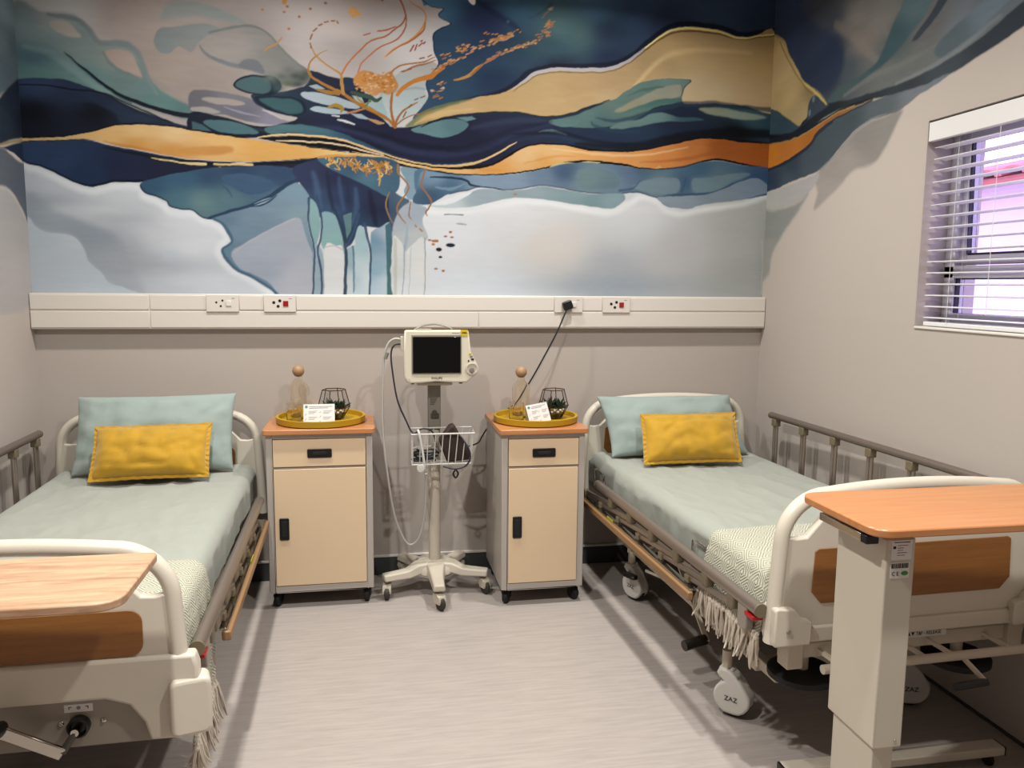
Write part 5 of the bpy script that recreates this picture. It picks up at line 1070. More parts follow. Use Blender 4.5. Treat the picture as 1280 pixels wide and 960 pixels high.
('S',[(2586,2949),(2596,2954)],[3.8,3.6],(171,120,78),3.3,0.95),
('S',[(2556,2931),(2574,2939)],[3.3,3.6],(134,99,77),3.3,0.95),
('S',[(2581,2976),(2592,2981)],[2.5,3.4],(166,117,82),3.3,0.95),
('S',[(2605,2975),(2615,2979)],[3.3,2.4],(162,115,80),3.3,0.95),
('S',[(2586,2911),(2595,2916)],[3.5,2.4],(158,111,71),3.4,0.95),
('S',[(2593,2907),(2603,2911)],[2.5,2.1],(142,99,68),3.4,0.95),
('S',[(2592,2964),(2599,2967)],[4.4,2.4],(176,125,81),3.3,0.95),
('S',[(2521,2906),(2537,2913)],[3.9,2.7],(145,101,70),3.3,0.95),
('S',[(2565,2954),(2583,2962)],[3.8,2.6],(174,123,79),3.3,0.95),
('S',[(2586,2922),(2594,2926)],[2.3,3.6],(160,112,72),3.4,0.95),
('S',[(2557,2923),(2572,2929)],[2.8,2.8],(147,103,71),3.3,0.95),
('S',[(2535,2896),(2543,2899)],[3.9,2.0],(142,99,68),3.3,0.95),
('S',[(2598,2952),(2608,2957)],[2.5,2.9],(137,102,80),3.4,0.95),
('S',[(2580,2968),(2596,2976)],[4.3,3.1],(179,127,82),3.3,0.95),
('S',[(2581,2955),(2594,2961)],[3.3,1.7],(140,104,81),3.3,0.95),
('S',[(2586,2981),(2594,2984)],[2.3,3.0],(166,117,82),3.3,0.95),
('S',[(2575,2960),(2588,2965)],[4.0,1.9],(173,123,79),3.3,0.95),
('S',[(2032,2635),(2047,2641)],[2.1,2.1],(130,90,58),3.3,0.95),
('S',[(2018,2639),(2029,2644)],[3.2,2.0],(174,132,87),3.3,0.95),
('S',[(2000,2630),(2010,2634)],[2.9,3.5],(173,131,87),3.3,0.95),
('S',[(1992,2565),(2008,2572)],[2.9,3.3],(142,96,47),3.3,0.95),
('S',[(1979,2560),(1992,2565)],[3.6,3.5],(127,88,57),3.3,0.95),
('S',[(1997,2578),(2003,2581)],[3.7,1.9],(127,88,57),3.3,0.95),
('S',[(1968,2596),(1981,2601)],[4.1,2.5],(158,111,60),3.3,0.95),
('S',[(2011,2558),(2027,2565)],[4.4,3.4],(126,87,56),3.3,0.95),
('S',[(1981,2567),(1990,2571)],[3.6,3.3],(127,88,57),3.3,0.95),
('S',[(1999,2593),(2017,2601)],[2.6,2.1],(144,98,48),3.3,0.95),
('S',[(1971,2589),(1988,2596)],[2.3,2.4],(157,111,60),3.3,0.95),
('S',[(2010,2597),(2029,2605)],[2.3,1.9],(171,129,85),3.3,0.95),
('S',[(2015,2611),(2025,2615)],[2.9,2.6],(172,130,86),3.3,0.95),
('S',[(2013,2628),(2020,2631)],[3.6,3.2],(130,90,59),3.3,0.95),
('S',[(2571,3019),(2589,3027)],[1.9,2.7],(131,113,100),3.3,0.95),
('S',[(2591,3034),(2607,3041)],[2.3,3.6],(159,138,118),3.3,0.95),
('S',[(2592,3041),(2605,3047)],[4.4,2.9],(165,144,124),3.3,0.95),
('S',[(2568,3013),(2577,3017)],[2.5,3.3],(126,109,96),3.3,0.95),
('S',[(2562,3009),(2573,3014)],[2.0,3.1],(123,106,93),3.3,0.95),
('S',[(2555,2999),(2568,3005)],[1.9,2.6],(119,103,90),3.3,0.95),
('S',[(2556,2997),(2565,3001)],[4.2,2.4],(117,100,88),3.3,0.95),
('S',[(2599,3048),(2614,3054)],[3.3,2.1],(153,135,121),3.3,0.95),
('S',[(2089,2656),(2131,2667),(2174,2689),(2207,2719),(2241,2745)],[3.1,6.2,9.3,10.3,3.1],(156,113,64),4.1,1),
('S',[(2174,2685),(2207,2711),(2237,2745)],[2.1,6.2,2.1],(113,74,35),4.1,0.8),
('S',[(2249,2749),(2300,2780),(2334,2807)],[4.1,7.2,3.1],(140,93,77),4.1,1),
('D',[(2031,2613),(1972,2598)],8.2,6.2,(145,140,134),1),
('D',[(2371,2965)],8.3,8.3,(64,90,115),1),
('D',[(2068,1874),(2042,1851),(2076,1847),(1957,1830),(1990,1679),(2029,1669)],9.8,5.9,(136,93,54),1),
('S',[(1974,1826),(1999,1827)],[6.4],(140,92,47),4.2,1),
('D',[(1976,1808),(2418,2081)],10.2,5.9,(141,102,68),1),
('D',[(2068,1805)],25.5,11.1,(22,29,41),1),
('D',[(2006,1781)],16.1,11.0,(20,26,36),1),
('D',[(2014,1741)],10.2,6.4,(13,16,21),1),
('S',[(2038,1964),(2081,1965),(2136,1964)],[3.8,2.5,4.2],(101,109,119),4.2,0.9),
('S',[(2104,1917),(2128,1916),(2154,1914)],[3.4,5.1,3.4],(128,133,143),4.3,0.9),
('S',[(1881,1908),(1889,1900)],[4.2],(140,105,71),4.2,1),
('S',[(1906,1888),(1917,1878)],[4.6],(141,105,71),4.2,1),
('G',(3894,1729),48,191,(128,130,128),0.5),
('S',[(3857,1865),(3869,1729),(3873,1554)],[3.6,3.6,3.6],(174,172,168),7.1,0.5),
]
PAINT_R = [
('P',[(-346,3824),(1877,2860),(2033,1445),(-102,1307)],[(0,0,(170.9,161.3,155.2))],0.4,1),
('P',[(-337,3732),(1816,2836),(1839,2623),(1743,2566),(1601,2504),(1397,2452),(1157,2447),(936,2456),(719,2460),(550,2441),(368,2396),(208,2383),(-210,2426)],[(54,3074,(53,68,97)),(201,2865,(46,58,84)),(381,2658,(37,47,67)),(576,2875,(60,66,78)),(775,2850,(110,106,103)),(623,2750,(45,52,65)),(849,2723,(107,100,96)),(959,2793,(106,104,102)),(734,2628,(61,70,78)),(604,2605,(45,54,65)),(1086,2622,(68,79,80)),(1041,2534,(90,93,92)),(1247,2547,(92,94,94)),(1309,2638,(89,88,90)),(1468,2606,(98,105,114)),(1628,2613,(87,95,104)),(1435,2512,(95,100,102)),(197,2494,(33,45,58))],35.8,1),
('P',[(-98,3250),(257,3111),(308,2995),(469,2892),(617,2811),(692,2723),(683,2623),(539,2551),(384,2626),(261,2752),(147,2905),(65,2962),(-122,3024)],[(4,3132,(49,63,89)),(150,2962,(50,64,94)),(437,2839,(41,52,74)),(558,2711,(33,43,65)),(495,2631,(37,46,65))],58.1,0.9),
('S',[(611,2864),(785,2748),(918,2634),(980,2590)],[18.8,28.2,18.8,7.1],(110,103,99),32.9,0.6),
('S',[(959,2793),(1025,2689),(1019,2641)],[13.5,13.5,4.5],(107,102,98),22.5,0.5),
('P',[(532,2476),(643,2551),(791,2567),(934,2588),(997,2640),(1035,2703),(1092,2771),(1165,2856),(1324,2801),(1268,2709),(1186,2659),(1088,2602),(960,2561),(807,2535),(682,2497)],[(743,2543,(59,74,76)),(1006,2611,(51,70,76)),(1081,2673,(52,72,79)),(1199,2766,(77,95,102))],18.4,1),
('P',[(1189,2626),(1280,2687),(1364,2757),(1418,2751),(1328,2672),(1239,2625)],[(1305,2688,(43,52,63))],12.0,0.9),
('P',[(1332,2549),(1425,2601),(1585,2655),(1703,2670),(1786,2646),(1667,2595),(1537,2539),(1392,2502)],[(1430,2558,(73,84,92)),(1628,2613,(94,109,121))],14.3,0.9),
('S',[(715,2505),(927,2542),(1147,2541),(1340,2565)],[6.4,12.9,12.9,4.3],(101,103,101),17.2,0.55),
('S',[(1102,2473),(1302,2482),(1477,2515),(1670,2572)],[5.6,9.3,11.1,7.4],(118,123,129),14.9,0.5),
('P',[(-225,2575),(196,2503),(344,2482),(473,2488),(573,2498),(656,2492),(763,2480),(905,2474),(1076,2466),(1255,2469),(1394,2484),(1598,2527),(1809,2597),(1818,2516),(1605,2463),(1400,2424),(1160,2420),(949,2441),(753,2451),(551,2437),(376,2395),(208,2383),(-210,2426)],[(-24,2493,(17,21,31)),(245,2422,(19,24,32)),(548,2465,(27,34,41)),(876,2462,(38,44,50)),(1157,2447,(44,51,57)),(1396,2459,(56,63,70)),(1639,2513,(42,49,58)),(1762,2557,(41,49,58))],10.3,1),
('P',[(-229,2622),(-15,2592),(105,2554),(222,2489),(317,2438),(401,2455),(245,2422),(26,2448),(-217,2501)],[(-28,2537,(50,71,84)),(200,2460,(43,61,72))],12.6,1),
('P',[(401,2455),(388,2505),(408,2541),(466,2552),(542,2520),(588,2487),(490,2469)],[(470,2504,(48,57,67))],8.9,1),
('P',[(-274,3082),(-75,3019),(0,2991),(74,2955),(130,2914),(155,2866),(207,2802),(279,2731),(325,2671),(399,2624),(462,2592),(525,2547),(573,2494),(512,2534),(458,2566),(414,2556),(395,2520),(392,2472),(347,2457),(308,2442),(205,2497),(105,2550),(22,2586),(-231,2645)],[(-21,2926,(202,180,132)),(84,2771,(180,157,116)),(184,2622,(167,146,104)),(317,2511,(146,128,94)),(426,2588,(119,103,75))],9.0,1),
('S',[(-75,3015),(0,2987),(84,2944),(132,2893),(181,2822),(263,2735),(317,2669),(400,2618),(496,2553),(566,2496)],[4.8,5.4,6.0,6.0,6.0,6.0,6.0,6.0,5.4,3.0],(174,155,98),6.0,0.9),
('S',[(67,2936),(117,2872),(193,2786),(283,2694),(369,2621),(434,2575)],[3.6,4.7,4.7,4.7,4.7,3.0],(102,82,42),8.3,0.7),
('D',[(445,2549),(413,2488)],12.3,16.8,(92,104,114),0.8),
('S',[(-203,2351),(-8,2331),(212,2340),(395,2359),(555,2394),(755,2431),(938,2439)],[103.0,97.3,80.1,57.2,40.1,25.7,8.6],(22,27,37),11.4,1),
('P',[(-209,2417),(-14,2396),(208,2381),(377,2387),(524,2413),(662,2434),(792,2441),(949,2441),(915,2437),(768,2426),(603,2408),(498,2381),(421,2331),(306,2300),(141,2274),(-2,2266),(-197,2286)],[(-8,2336,(176,109,37)),(253,2342,(158,98,42)),(447,2374,(142,88,37)),(657,2420,(121,80,49)),(878,2441,(111,99,82))],7.4,1),
('S',[(-15,2398),(208,2383),(377,2389),(524,2415),(662,2436),(804,2442)],[3.6],(154,120,68),4.9,0.8),
('P',[(-196,2281),(-1,2262),(151,2269),(315,2295),(429,2328),(506,2376),(610,2403),(775,2421),(927,2432),(1052,2434),(1260,2423),(1421,2434),(1383,2413),(1263,2391),(1141,2352),(1033,2350),(912,2349),(805,2319),(706,2269),(629,2220),(533,2183),(414,2171),(272,2160),(102,2141),(-182,2136)],[(51,2195,(41,54,72)),(263,2240,(42,53,67)),(424,2230,(61,70,79)),(564,2307,(60,69,76)),(759,2386,(57,67,73)),(999,2401,(76,83,88)),(1261,2410,(100,106,113)),(227,2186,(58,70,81))],9.2,1),
('S',[(-1,2257),(160,2263),(324,2290),(437,2324),(514,2370),(625,2400)],[6.2],(26,33,43),7.9,0.8),
('P',[(533,2183),(643,2222),(719,2271),(817,2317),(924,2347),(1039,2349),(1157,2352),(1130,2308),(1073,2230),(1023,2177),(956,2151),(823,2141),(737,2092),(633,2043),(508,1991),(529,2077),(493,2141)],[(680,2194,(121,116,113)),(896,2271,(98,98,97)),(1065,2310,(103,103,102)),(781,2180,(124,118,116)),(588,2071,(131,126,124))],29.5,0.8),
('S',[(547,2185),(656,2228),(732,2276),(829,2322),(935,2352),(1049,2357)],[4.9,4.9,4.9,4.9,4.9,2.4],(112,116,119),7.8,0.8),
('P',[(-182,2131),(103,2132),(289,2149),(431,2161),(535,2167),(496,2113),(394,2059),(242,2040),(68,2030),(-173,2042)],[(17,2079,(158,159,154)),(277,2105,(152,150,149)),(433,2136,(149,146,148))],15.2,1),
('P',[(-172,2033),(77,2025),(251,2031),(379,2052),(439,2075),(353,1997),(245,1921),(149,1840),(85,1762),(58,1660),(-134,1638)],[(75,1950,(116,122,120)),(247,1989,(118,121,120)),(47,1773,(130,130,127))],37.4,0.9),
]
PAINT_L = [
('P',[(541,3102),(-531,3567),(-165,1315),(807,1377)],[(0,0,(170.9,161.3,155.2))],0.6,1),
('P',[(446,3081),(-518,3482),(-372,2589),(10,2531),(144,2457),(263,2423),(316,2486),(374,2592),(408,2745),(436,2928)],[(64,2855,(107,121,130)),(131,2694,(80,91,96)),(48,2681,(67,81,90)),(129,2553,(67,79,88))],34.4,1),
('P',[(467,2273),(215,2424),(27,2542),(-170,2604),(-120,2294),(-4,2278),(144,2242),(249,2210),(488,2138)],[(189,2327,(30,39,51)),(45,2428,(23,30,45)),(-18,2367,(17,22,34))],11.5,1),
('P',[(485,2158),(248,2214),(-3,2276),(-121,2302),(-119,2286),(-1,2263),(250,2203),(487,2145)],[(168,2227,(129,110,76))],5.7,1),
('P',[(334,2176),(165,2217),(-118,2282),(-97,2152),(-4,2165),(126,2194),(251,2196)],[(100,2197,(25,35,54))],8.2,1),
('P',[(560,2127),(251,2196),(153,2183),(51,2161),(-96,2144),(-46,1836),(-4,1872),(51,1936),(155,2008),(279,2023),(578,2011)],[(221,2126,(77,82,90)),(59,2056,(71,77,89)),(47,1963,(79,84,93))],17.1,1),
('P',[(580,2001),(280,2016),(157,2000),(61,1932),(-12,1865),(-59,1798),(-9,1483),(657,1500)],[(205,1966,(136,136,139)),(141,1825,(143,141,143)),(80,1639,(155,151,152))],45.1,0.8),
]
def paint(ops, U, V, base, seed):
    """lay the paint shapes over one another on a grid of wall points (millimetres); returns linear colours"""
    def vnoise(x, y, s):
        xi = np.floor(x).astype(np.int64); yi = np.floor(y).astype(np.int64); fx_ = x-xi; fy_ = y-yi; fx_ = fx_*fx_*(3-2*fx_); fy_ = fy_*fy_*(3-2*fy_)
        def h(a, b_): n = (a*374761393+b_*668265263+s*974634777) & 0x7fffffff; n = (n ^ (n >> 13))*1274126177 & 0x7fffffff; return ((n ^ (n >> 16)) & 0xffff)/65535.
        return (h(xi, yi)*(1-fx_)+h(xi+1, yi)*fx_)*(1-fy_)+(h(xi, yi+1)*(1-fx_)+h(xi+1, yi+1)*fx_)*fy_-.5
    sh = U.shape; C = np.empty(sh+(3,), np.float32); C[:] = base
    wu = U+(vnoise(U/45., V/45., seed)*5+vnoise(U/17., V/17., seed+1)*2.2); wv = V+(vnoise(U/45.+50, V/45., seed+2)*5+vnoise(U/17., V/17.+90, seed+3)*2.2)
    u1 = U[0, :]; v1 = V[:, 0]
    def sub(x0, x1, y0, y1):
        ju = np.nonzero((u1 >= x0-8) & (u1 <= x1+8))[0]; jv = np.nonzero((v1 >= y0-8) & (v1 <= y1+8))[0]
        if not len(ju) or not len(jv): return None
        return slice(jv[0], jv[-1]+1), slice(ju[0], ju[-1]+1)
    def seg(X, Y, p, q):
        dx, dy = q[0]-p[0], q[1]-p[1]; l2 = dx*dx+dy*dy+1e-9
        t = np.clip(((X-p[0])*dx+(Y-p[1])*dy)/l2, 0, 1); return (X-p[0]-t*dx)**2+(Y-p[1]-t*dy)**2, t
    def lay(sl_, a, col):
        a = (a.astype(np.float32))[..., None]; C[sl_] = C[sl_]*(1-a)+np.asarray(col, np.float32)*a
    L3 = lambda h: np.array([(v/12.92 if v <= .04045 else ((v+.055)/1.055)**2.4) for v in (k/255 for k in h)], np.float32)
    for o in ops:
        if o[0] == 'P':
            _, p, cols, soft, al = o
            P_ = [(q.x, q.y) for q in smoothline([(a, b_, 0) for a, b_ in p], 4, True)] if len(p) > 4 else p
            xs = [q[0] for q in P_]; ys = [q[1] for q in P_]; sl_ = sub(min(xs)-soft, max(xs)+soft, min(ys)-soft, max(ys)+soft)
            if sl_ is None: continue
            X = wu[sl_]; Y = wv[sl_]; n = len(P_); ins = np.zeros(X.shape, bool); d2 = np.full(X.shape, 1e12)
            for i in range(n):
                a, b_ = P_[i], P_[(i+1) % n]
                d2 = np.minimum(d2, seg(X, Y, a, b_)[0])
                if a[1] != b_[1]:
                    c = (a[1] > Y) != (b_[1] > Y); ins ^= c & (X < (b_[0]-a[0])*(Y-a[1])/(b_[1]-a[1])+a[0])
            d = np.sqrt(d2); sd = np.where(ins, d, -d); t = np.clip(.5+sd/max(soft, .5), 0, 1); t = t*t*(3-2*t)*al
            if len(cols) == 1: lay(sl_, t, L3(cols[0][2]))
            else:
                num = 0; den = 0
                for (cx_, cy_, h) in cols:
                    w_ = 1/((X-cx_)**2+((Y-cy_)*1.5)**2+2500)**1.5; num = num+w_[..., None]*L3(h); den = den+w_
                lay(sl_, t, num/den[..., None])
        elif o[0] == 'S':
            _, p, ws, h, soft, al = o
            P_ = [(q.x, q.y) for q in smoothline([(a, b_, 0) for a, b_ in p], 4)] if len(p) > 2 else p
            n = len(P_); wi = np.interp(np.linspace(0, 1, n), np.linspace(0, 1, max(2, len(ws))), ws if len(ws) > 1 else ws*2); m_ = max(ws)+soft
            xs = [q[0] for q in P_]; ys = [q[1] for q in P_]; sl_ = sub(min(xs)-m_, max(xs)+m_, min(ys)-m_, max(ys)+m_)
            if sl_ is None: continue
            X = wu[sl_]; Y = wv[sl_]; best = np.full(X.shape, -1e9)
            for i in range(n-1):
                d2, t = seg(X, Y, P_[i], P_[i+1]); best = np.maximum(best, wi[i]+(wi[i+1]-wi[i])*t-np.sqrt(d2))
            t = np.clip(.5+best/max(soft, .5), 0, 1); lay(sl_, t*t*(3-2*t)*al, L3(h))
        elif o[0] == 'D':
            _, p, rx, ry, h, al = o
            for (a, b_) in p:
                sl_ = sub(a-rx, a+rx, b_-ry, b_+ry)
                if sl_ is None: continue
                d = np.sqrt(((U[sl_]-a)/rx)**2+((V[sl_]-b_)/ry)**2); lay(sl_, np.clip((1.15-d)*3, 0, 1)*al, L3(h))
        else:
            _, (a, b_), rx, ry, h, al = o
            sl_ = sub(a-2.2*rx, a+2.2*rx, b_-2.2*ry, b_+2.2*ry)
            if sl_ is None: continue
            lay(sl_, np.exp(-((wu[sl_]-a)/rx)**2-((wv[sl_]-b_)/ry)**2)*al, L3(h))
    tint = np.clip(np.abs(C-np.asarray(base, np.float32)).sum(-1)*4, 0, 1)
    br = 1+tint*(1-.55*np.clip(C.mean(-1)*2.2, 0, 1))*(.08*vnoise(U/90.+V/260., V/14., seed+7)+.05*vnoise(U/30., V/9.+U/160., seed+8))
    return np.clip(C*br[..., None], 0, 1)
def mural_panel(name, ops, parent, u0_, u1_, v0_, v1_, step, place_, seed, label):
    nu = int((u1_-u0_)/step[0])+1; nv = int((v1_-v0_)/step[1])+1
    U, V = np.meshgrid(np.linspace(u0_, u1_, nu), np.linspace(v0_, v1_, nv))
    C = paint(ops, U, V, np.array(lin('C6BBB4')[:3]), seed)
    co = place_(U.ravel()/1000, V.ravel()/1000).astype(np.float32)
    i = np.arange((nu-1)*(nv-1)); r = i//(nu-1); c = i % (nu-1); a = r*nu+c
    quads = np.stack([a, a+1, a+nu+1, a+nu], 1).astype(np.int32)
    me = bpy.data.meshes.new(name); me.vertices.add(len(co)); me.vertices.foreach_set('co', co.ravel())
    me.loops.add(quads.size); me.loops.foreach_set('vertex_index', quads.ravel()); me.polygons.add(len(quads))
    me.polygons.foreach_set('loop_start', (np.arange(len(quads))*4).astype(np.int32)); me.update(calc_edges=True)
    at = me.color_attributes.new('paint', 'FLOAT_COLOR', 'POINT'); rgba = np.ones((len(co), 4), np.float32); rgba[:, :3] = C.reshape(-1, 3); at.data.foreach_set('color', rgba.ravel())
    me.materials.append(MATS['mural_paint']); o = bpy.data.objects.new(name, me); COL.objects.link(o); o.parent = parent; o['label'] = label
    return o
def mural_material():
    m = bpy.data.materials.new('mural_paint'); m.use_nodes = True; N = m.node_tree.nodes; L = m.node_tree.links; b_ = N['Principled BSDF']; b_.inputs['Roughness'].default_value = .75; b_.inputs['Specular IOR Level'].default_value = .12
    a = N.new('ShaderNodeAttribute'); a.attribute_name = 'paint'; L.new(a.outputs['Color'], b_.inputs['Base Color'])
    n = N.new('ShaderNodeTexNoise'); n.inputs['Scale'].default_value = 120; n.inputs['Detail'].default_value = 4; tc = N.new('ShaderNodeTexCoord'); L.new(tc.outputs['Object'], n.inputs['Vector'])
    bp = N.new('ShaderNodeBump'); bp.inputs['Strength'].default_value = .04; bp.inputs['Distance'].default_value = .01; L.new(n.outputs[0], bp.inputs['Height']); L.new(bp.outputs[0], b_.inputs['Normal'])
    MATS['mural_paint'] = m
mural_material()
col3 = lambda a, b_, c: np.stack(np.broadcast_arrays(a, b_, c), 1)
mural_panel('mural', PAINT_B, wall_back, .4, RW*1000-.4, 1500, CEIL*1000-1, (4.1, 4.1), lambda u, v: col3(u, -.0003, v), 11, 'abstract mural of navy, teal and gold waves')
mural_panel('mural', PAINT_R, wall_right, .4, 2700, 1500 if False else 2285, CEIL*1000-1, (7, 4.5), lambda u, v: col3(RW-.0003, -u, v), 23, 'end of the mural sweeping up above the window')
mural_panel('mural', PAINT_R, wall_right, .4, -WY0*1000-6, 1440, 2285, (5.5, 4.5), lambda u, v: col3(RW-.0003, -u, v), 23, 'mural tail fading into the plain wall')
mural_panel('mural', PAINT_L, wall_left, .4, 1200, 1440, CEIL*1000-1, (9, 5), lambda u, v: col3(.0003, -u, v), 31, 'mural edge on the left wall')
# ---------------------------------------------------------------- hospital beds
def arch(hw, ztop, zbot, y, r=.15, bow=.018, flare=.02, n=10):
    """inverted-U centre line of a bed end: legs flare outwards, rounded shoulders, slightly bowed top"""
    left = [(-hw-flare, y, zbot), (-hw-flare*.5, y, (zbot+ztop-r)/2), (-hw, y, ztop-r-bow)]
    for i in range(1, n+1):
        a = PI-PI/2*i/n; left.append((-hw+r+r*math.cos(a), y, ztop-r-bow+r*math.sin(a)))
    for i in range(1, 7):
        q = -1+i/6; left.append((q*(hw-r), y, ztop-bow*q*q))
    return left+[(-p[0], p[1], p[2]) for p in reversed(left[:-1])]
def bed_end(name, bed, hw, ztop, zbot, y, panel, style, front, zopen=.175, board_bot=None):
    e = bpy.data.objects.new(name, None); COL.objects.link(e); e.parent = bed
    MB().tube(arch(hw-.022, ztop-.022, zbot, y), .023, 12, sx=1.15, sy=1.0, ref=(0, 1, 0)).build('frame_tube', 'plastic_cream', e)
    w = hw-.012; zo = ztop-zopen; zc = ztop-.085
    # board below the hand opening: low at the corners, raised in the middle
    up_ = [(-w+.01, zo+.01), (-w+.055, zo), (-w+.09, zo+.002), (-w+.17, zc), (w-.17, zc), (w-.09, zo+.002), (w-.055, zo), (w-.01, zo+.01)]
    bb = board_bot or zbot; low = [(w+.015, bb), (-w-.015, bb)]
    MB().prism(up_+low, y-.016, y+.016, 'y').build('board', 'plastic_cream', e, bevel=.005)
    px, z0, z1 = panel; s = front; yy = y+s*.0165
    poly = rrect(-px, px, z0, z1, .035, 5) if style == 'round' else [(-px+.03, z0), (px-.03, z0), (px+.006, z0+.04), (px, z1-.008), (px-.012, z1), (-px+.012, z1), (-px, z1-.008), (-px-.006, z0+.04)]
    MB().prism(poly, min(yy, yy+s*.004), max(yy, yy+s*.004), 'y').build('wood_inlay', 'wood_panel', e, bevel=.0015, label='brown wood-grain inlay')
    return e
def rail_raised(bed, side, x, zt, y0, y1, zb=.42):
    r = bpy.data.objects.new('side_rail', None); COL.objects.link(r); r.parent = bed; r['label'] = 'raised metal side rail by the wall'
    MB().tube([(x, y0, zt), (x, y1, zt)], .017, 14, sx=1, sy=1.15).build('top_rail', 'aluminium_dark', r)
    MB().sphere((x, y0, zt), .0185, 12, 8).build('end_cap', 'knuckle_olive', r); MB().sphere((x, y1, zt), .0185, 12, 8).build('end_cap', 'knuckle_olive', r)
    n = max(6, round((y0-y1)/.28)+1)
    for i in range(n):
        y = y0-.05-(y0-y1-.1)*i/(n-1)
        MB().box(x-.017, x+.017, y-.02, y+.02, zt-.052, zt-.012).build('knuckle', 'knuckle_olive', r, bevel=.004)
        m_ = MB()
        for d in (-.011, .011): m_.cyl((x, y+d, zb), (x, y+d, zt-.03), .0085, n=10)
        m_.build('post', 'aluminium', r)
    MB().box(x-.015, x+.015, y1, y0, zb-.03, zb+.01).build('bottom_rail', 'aluminium', r, bevel=.004)
    return r
def rail_lowered(bed, s, x, zt, y0, y1, zb, yb0, yb1, lead):
    r = bpy.data.objects.new('side_rail', None); COL.objects.link(r); r.parent = bed; r['label'] = 'folded-down metal side rail facing the room'
    MB().tube([(x, y0, zt), (x, y1, zt)], .022, 16, sx=1.05, sy=.95).build('top_rail', 'aluminium', r)
    for yy in (y0, y1): MB().cyl((x, yy-.006 if yy == y1 else yy, zt), (x, yy if yy == y1 else yy+.006, zt), .0228, n=16).build('end_cap', 'knuckle_olive', r)
    xb = x+s*.018
    MB().box(min(xb-.004, xb+.026*s), max(xb-.004, xb+.026*s), yb1, yb0, zb-.028, zb+.004).build('bumper_bar', 'bumper_tan', r, bevel=.005)
    MB().box(xb-.014, xb+.014, yb1+.01, yb0-.01, zb+.004, zb+.012).build('bumper_trim', 'chrome', r, bevel=.002)
    n = 6
    for i in range(n):
        ya = yb0-.12-(yb0-yb1-.2)*i/(n-1); yt = ya-lead
        if yt < y1+.16: yt = y1+.17+.02*(n-1-i)
        MB().bar((x+s*.004, ya, zb+.03), (x, yt, zt-.045), .013, .022).build('post', 'aluminium', r, bevel=.004)
        MB().box(x-.014+s*.004, x+.014+s*.004, ya-.018, ya+.018, zb+.012, zb+.042).build('knuckle', 'knuckle_olive', r, bevel=.005)
        MB().box(x-.017, x+.017, yt-.024, yt+.024, zt-.058, zt-.012).build('knuckle', 'knuckle_olive', r, bevel=.007)
    MB().box(x+s*.03, x+s*.034, yb0-.62, yb0-.54, zb-.012, zb+.02).build('yellow_tag', 'sticker_lime', r, bevel=.001)
    # release catch at the foot end
    MB().prism(rrect(-.03, .03, -.085, 0, [.005, .005, .02, .02], 4), x-.014, x+.014, 'x').xf(Matrix.Translation((0, y1+.09, zt-.012))).build('catch_body', 'plastic_grey', r, bevel=.004)
    MB().box(x-.018, x+.018, y1+.012, y1+.07, zt-.04, zt-.026).build('catch_button', 'catch_red', r, bevel=.004)
    return r
def make_caster(parent, x, y, rz, top, white=True, pedal=False, lettering=False):
    c = bpy.data.objects.new('caster', None); COL.objects.link(c); c.parent = parent; c.location = (x, y, 0); c.rotation_euler = (0, 0, rz)
    R = .068
    MX = Matrix.Rotation(PI/2, 3, 'Y')
    MB().lathe([(1e-6, -.016), (R*.55, -.016), (R*.95, -.017), (R, -.008), (R, .008), (R*.95, .017), (R*.55, .016), (1e-6, .016)], 28, (0, .0, R), MX).build('wheel', 'black_rubber', c)
    # fender: side shells shaped like a drop that rises to the stem
    prof = []
    for i in range(17):
        a = math.radians(-200+i*(265)/16); prof.append((.0+.071*math.cos(a), R+.008+.066*math.sin(a)))
    prof = [(p[0], max(p[1], .014)) for p in prof]
    poly = prof+[(.062, .16), (.05, .185), (.012, .185), (-.03, .15)]
    MB().prism(poly, -.030, .030, 'x').build('fender', 'caster_white' if white else 'black_plastic', c, bevel=.009, seg=3)
    MB().box(-.02, .02, .0, .055, .14, .185).build('yoke', 'caster_white' if white else 'black_plastic', c, bevel=.006)
    MB().cyl((0, .03, .18), (0, .03, top), .019, n=14).build('stem', 'frame_cream', c)
    if lettering: text('ZAZ', .026, 'print_black', c, (-.0318, 0, .075), (PI/2, 0, -PI/2), 'marking')
    if lettering: text('ZAZ', .026, 'print_black', c, (.0318, 0, .075), (PI/2, 0, PI/2), 'marking')
    if pedal:
        MB().prism(rrect(-.02, .02, -.045, .045, .018, 4), .0, .02, 'z').xf(Matrix.Translation((-.06, -.03, .135))).build('brake_pedal', 'mirror_pedal', c, bevel=.006)
        MB().cyl((-.05, -.0, .145), (.0, .03, .15), .008, n=8).build('pedal_rod', 'chrome', c)
    return c
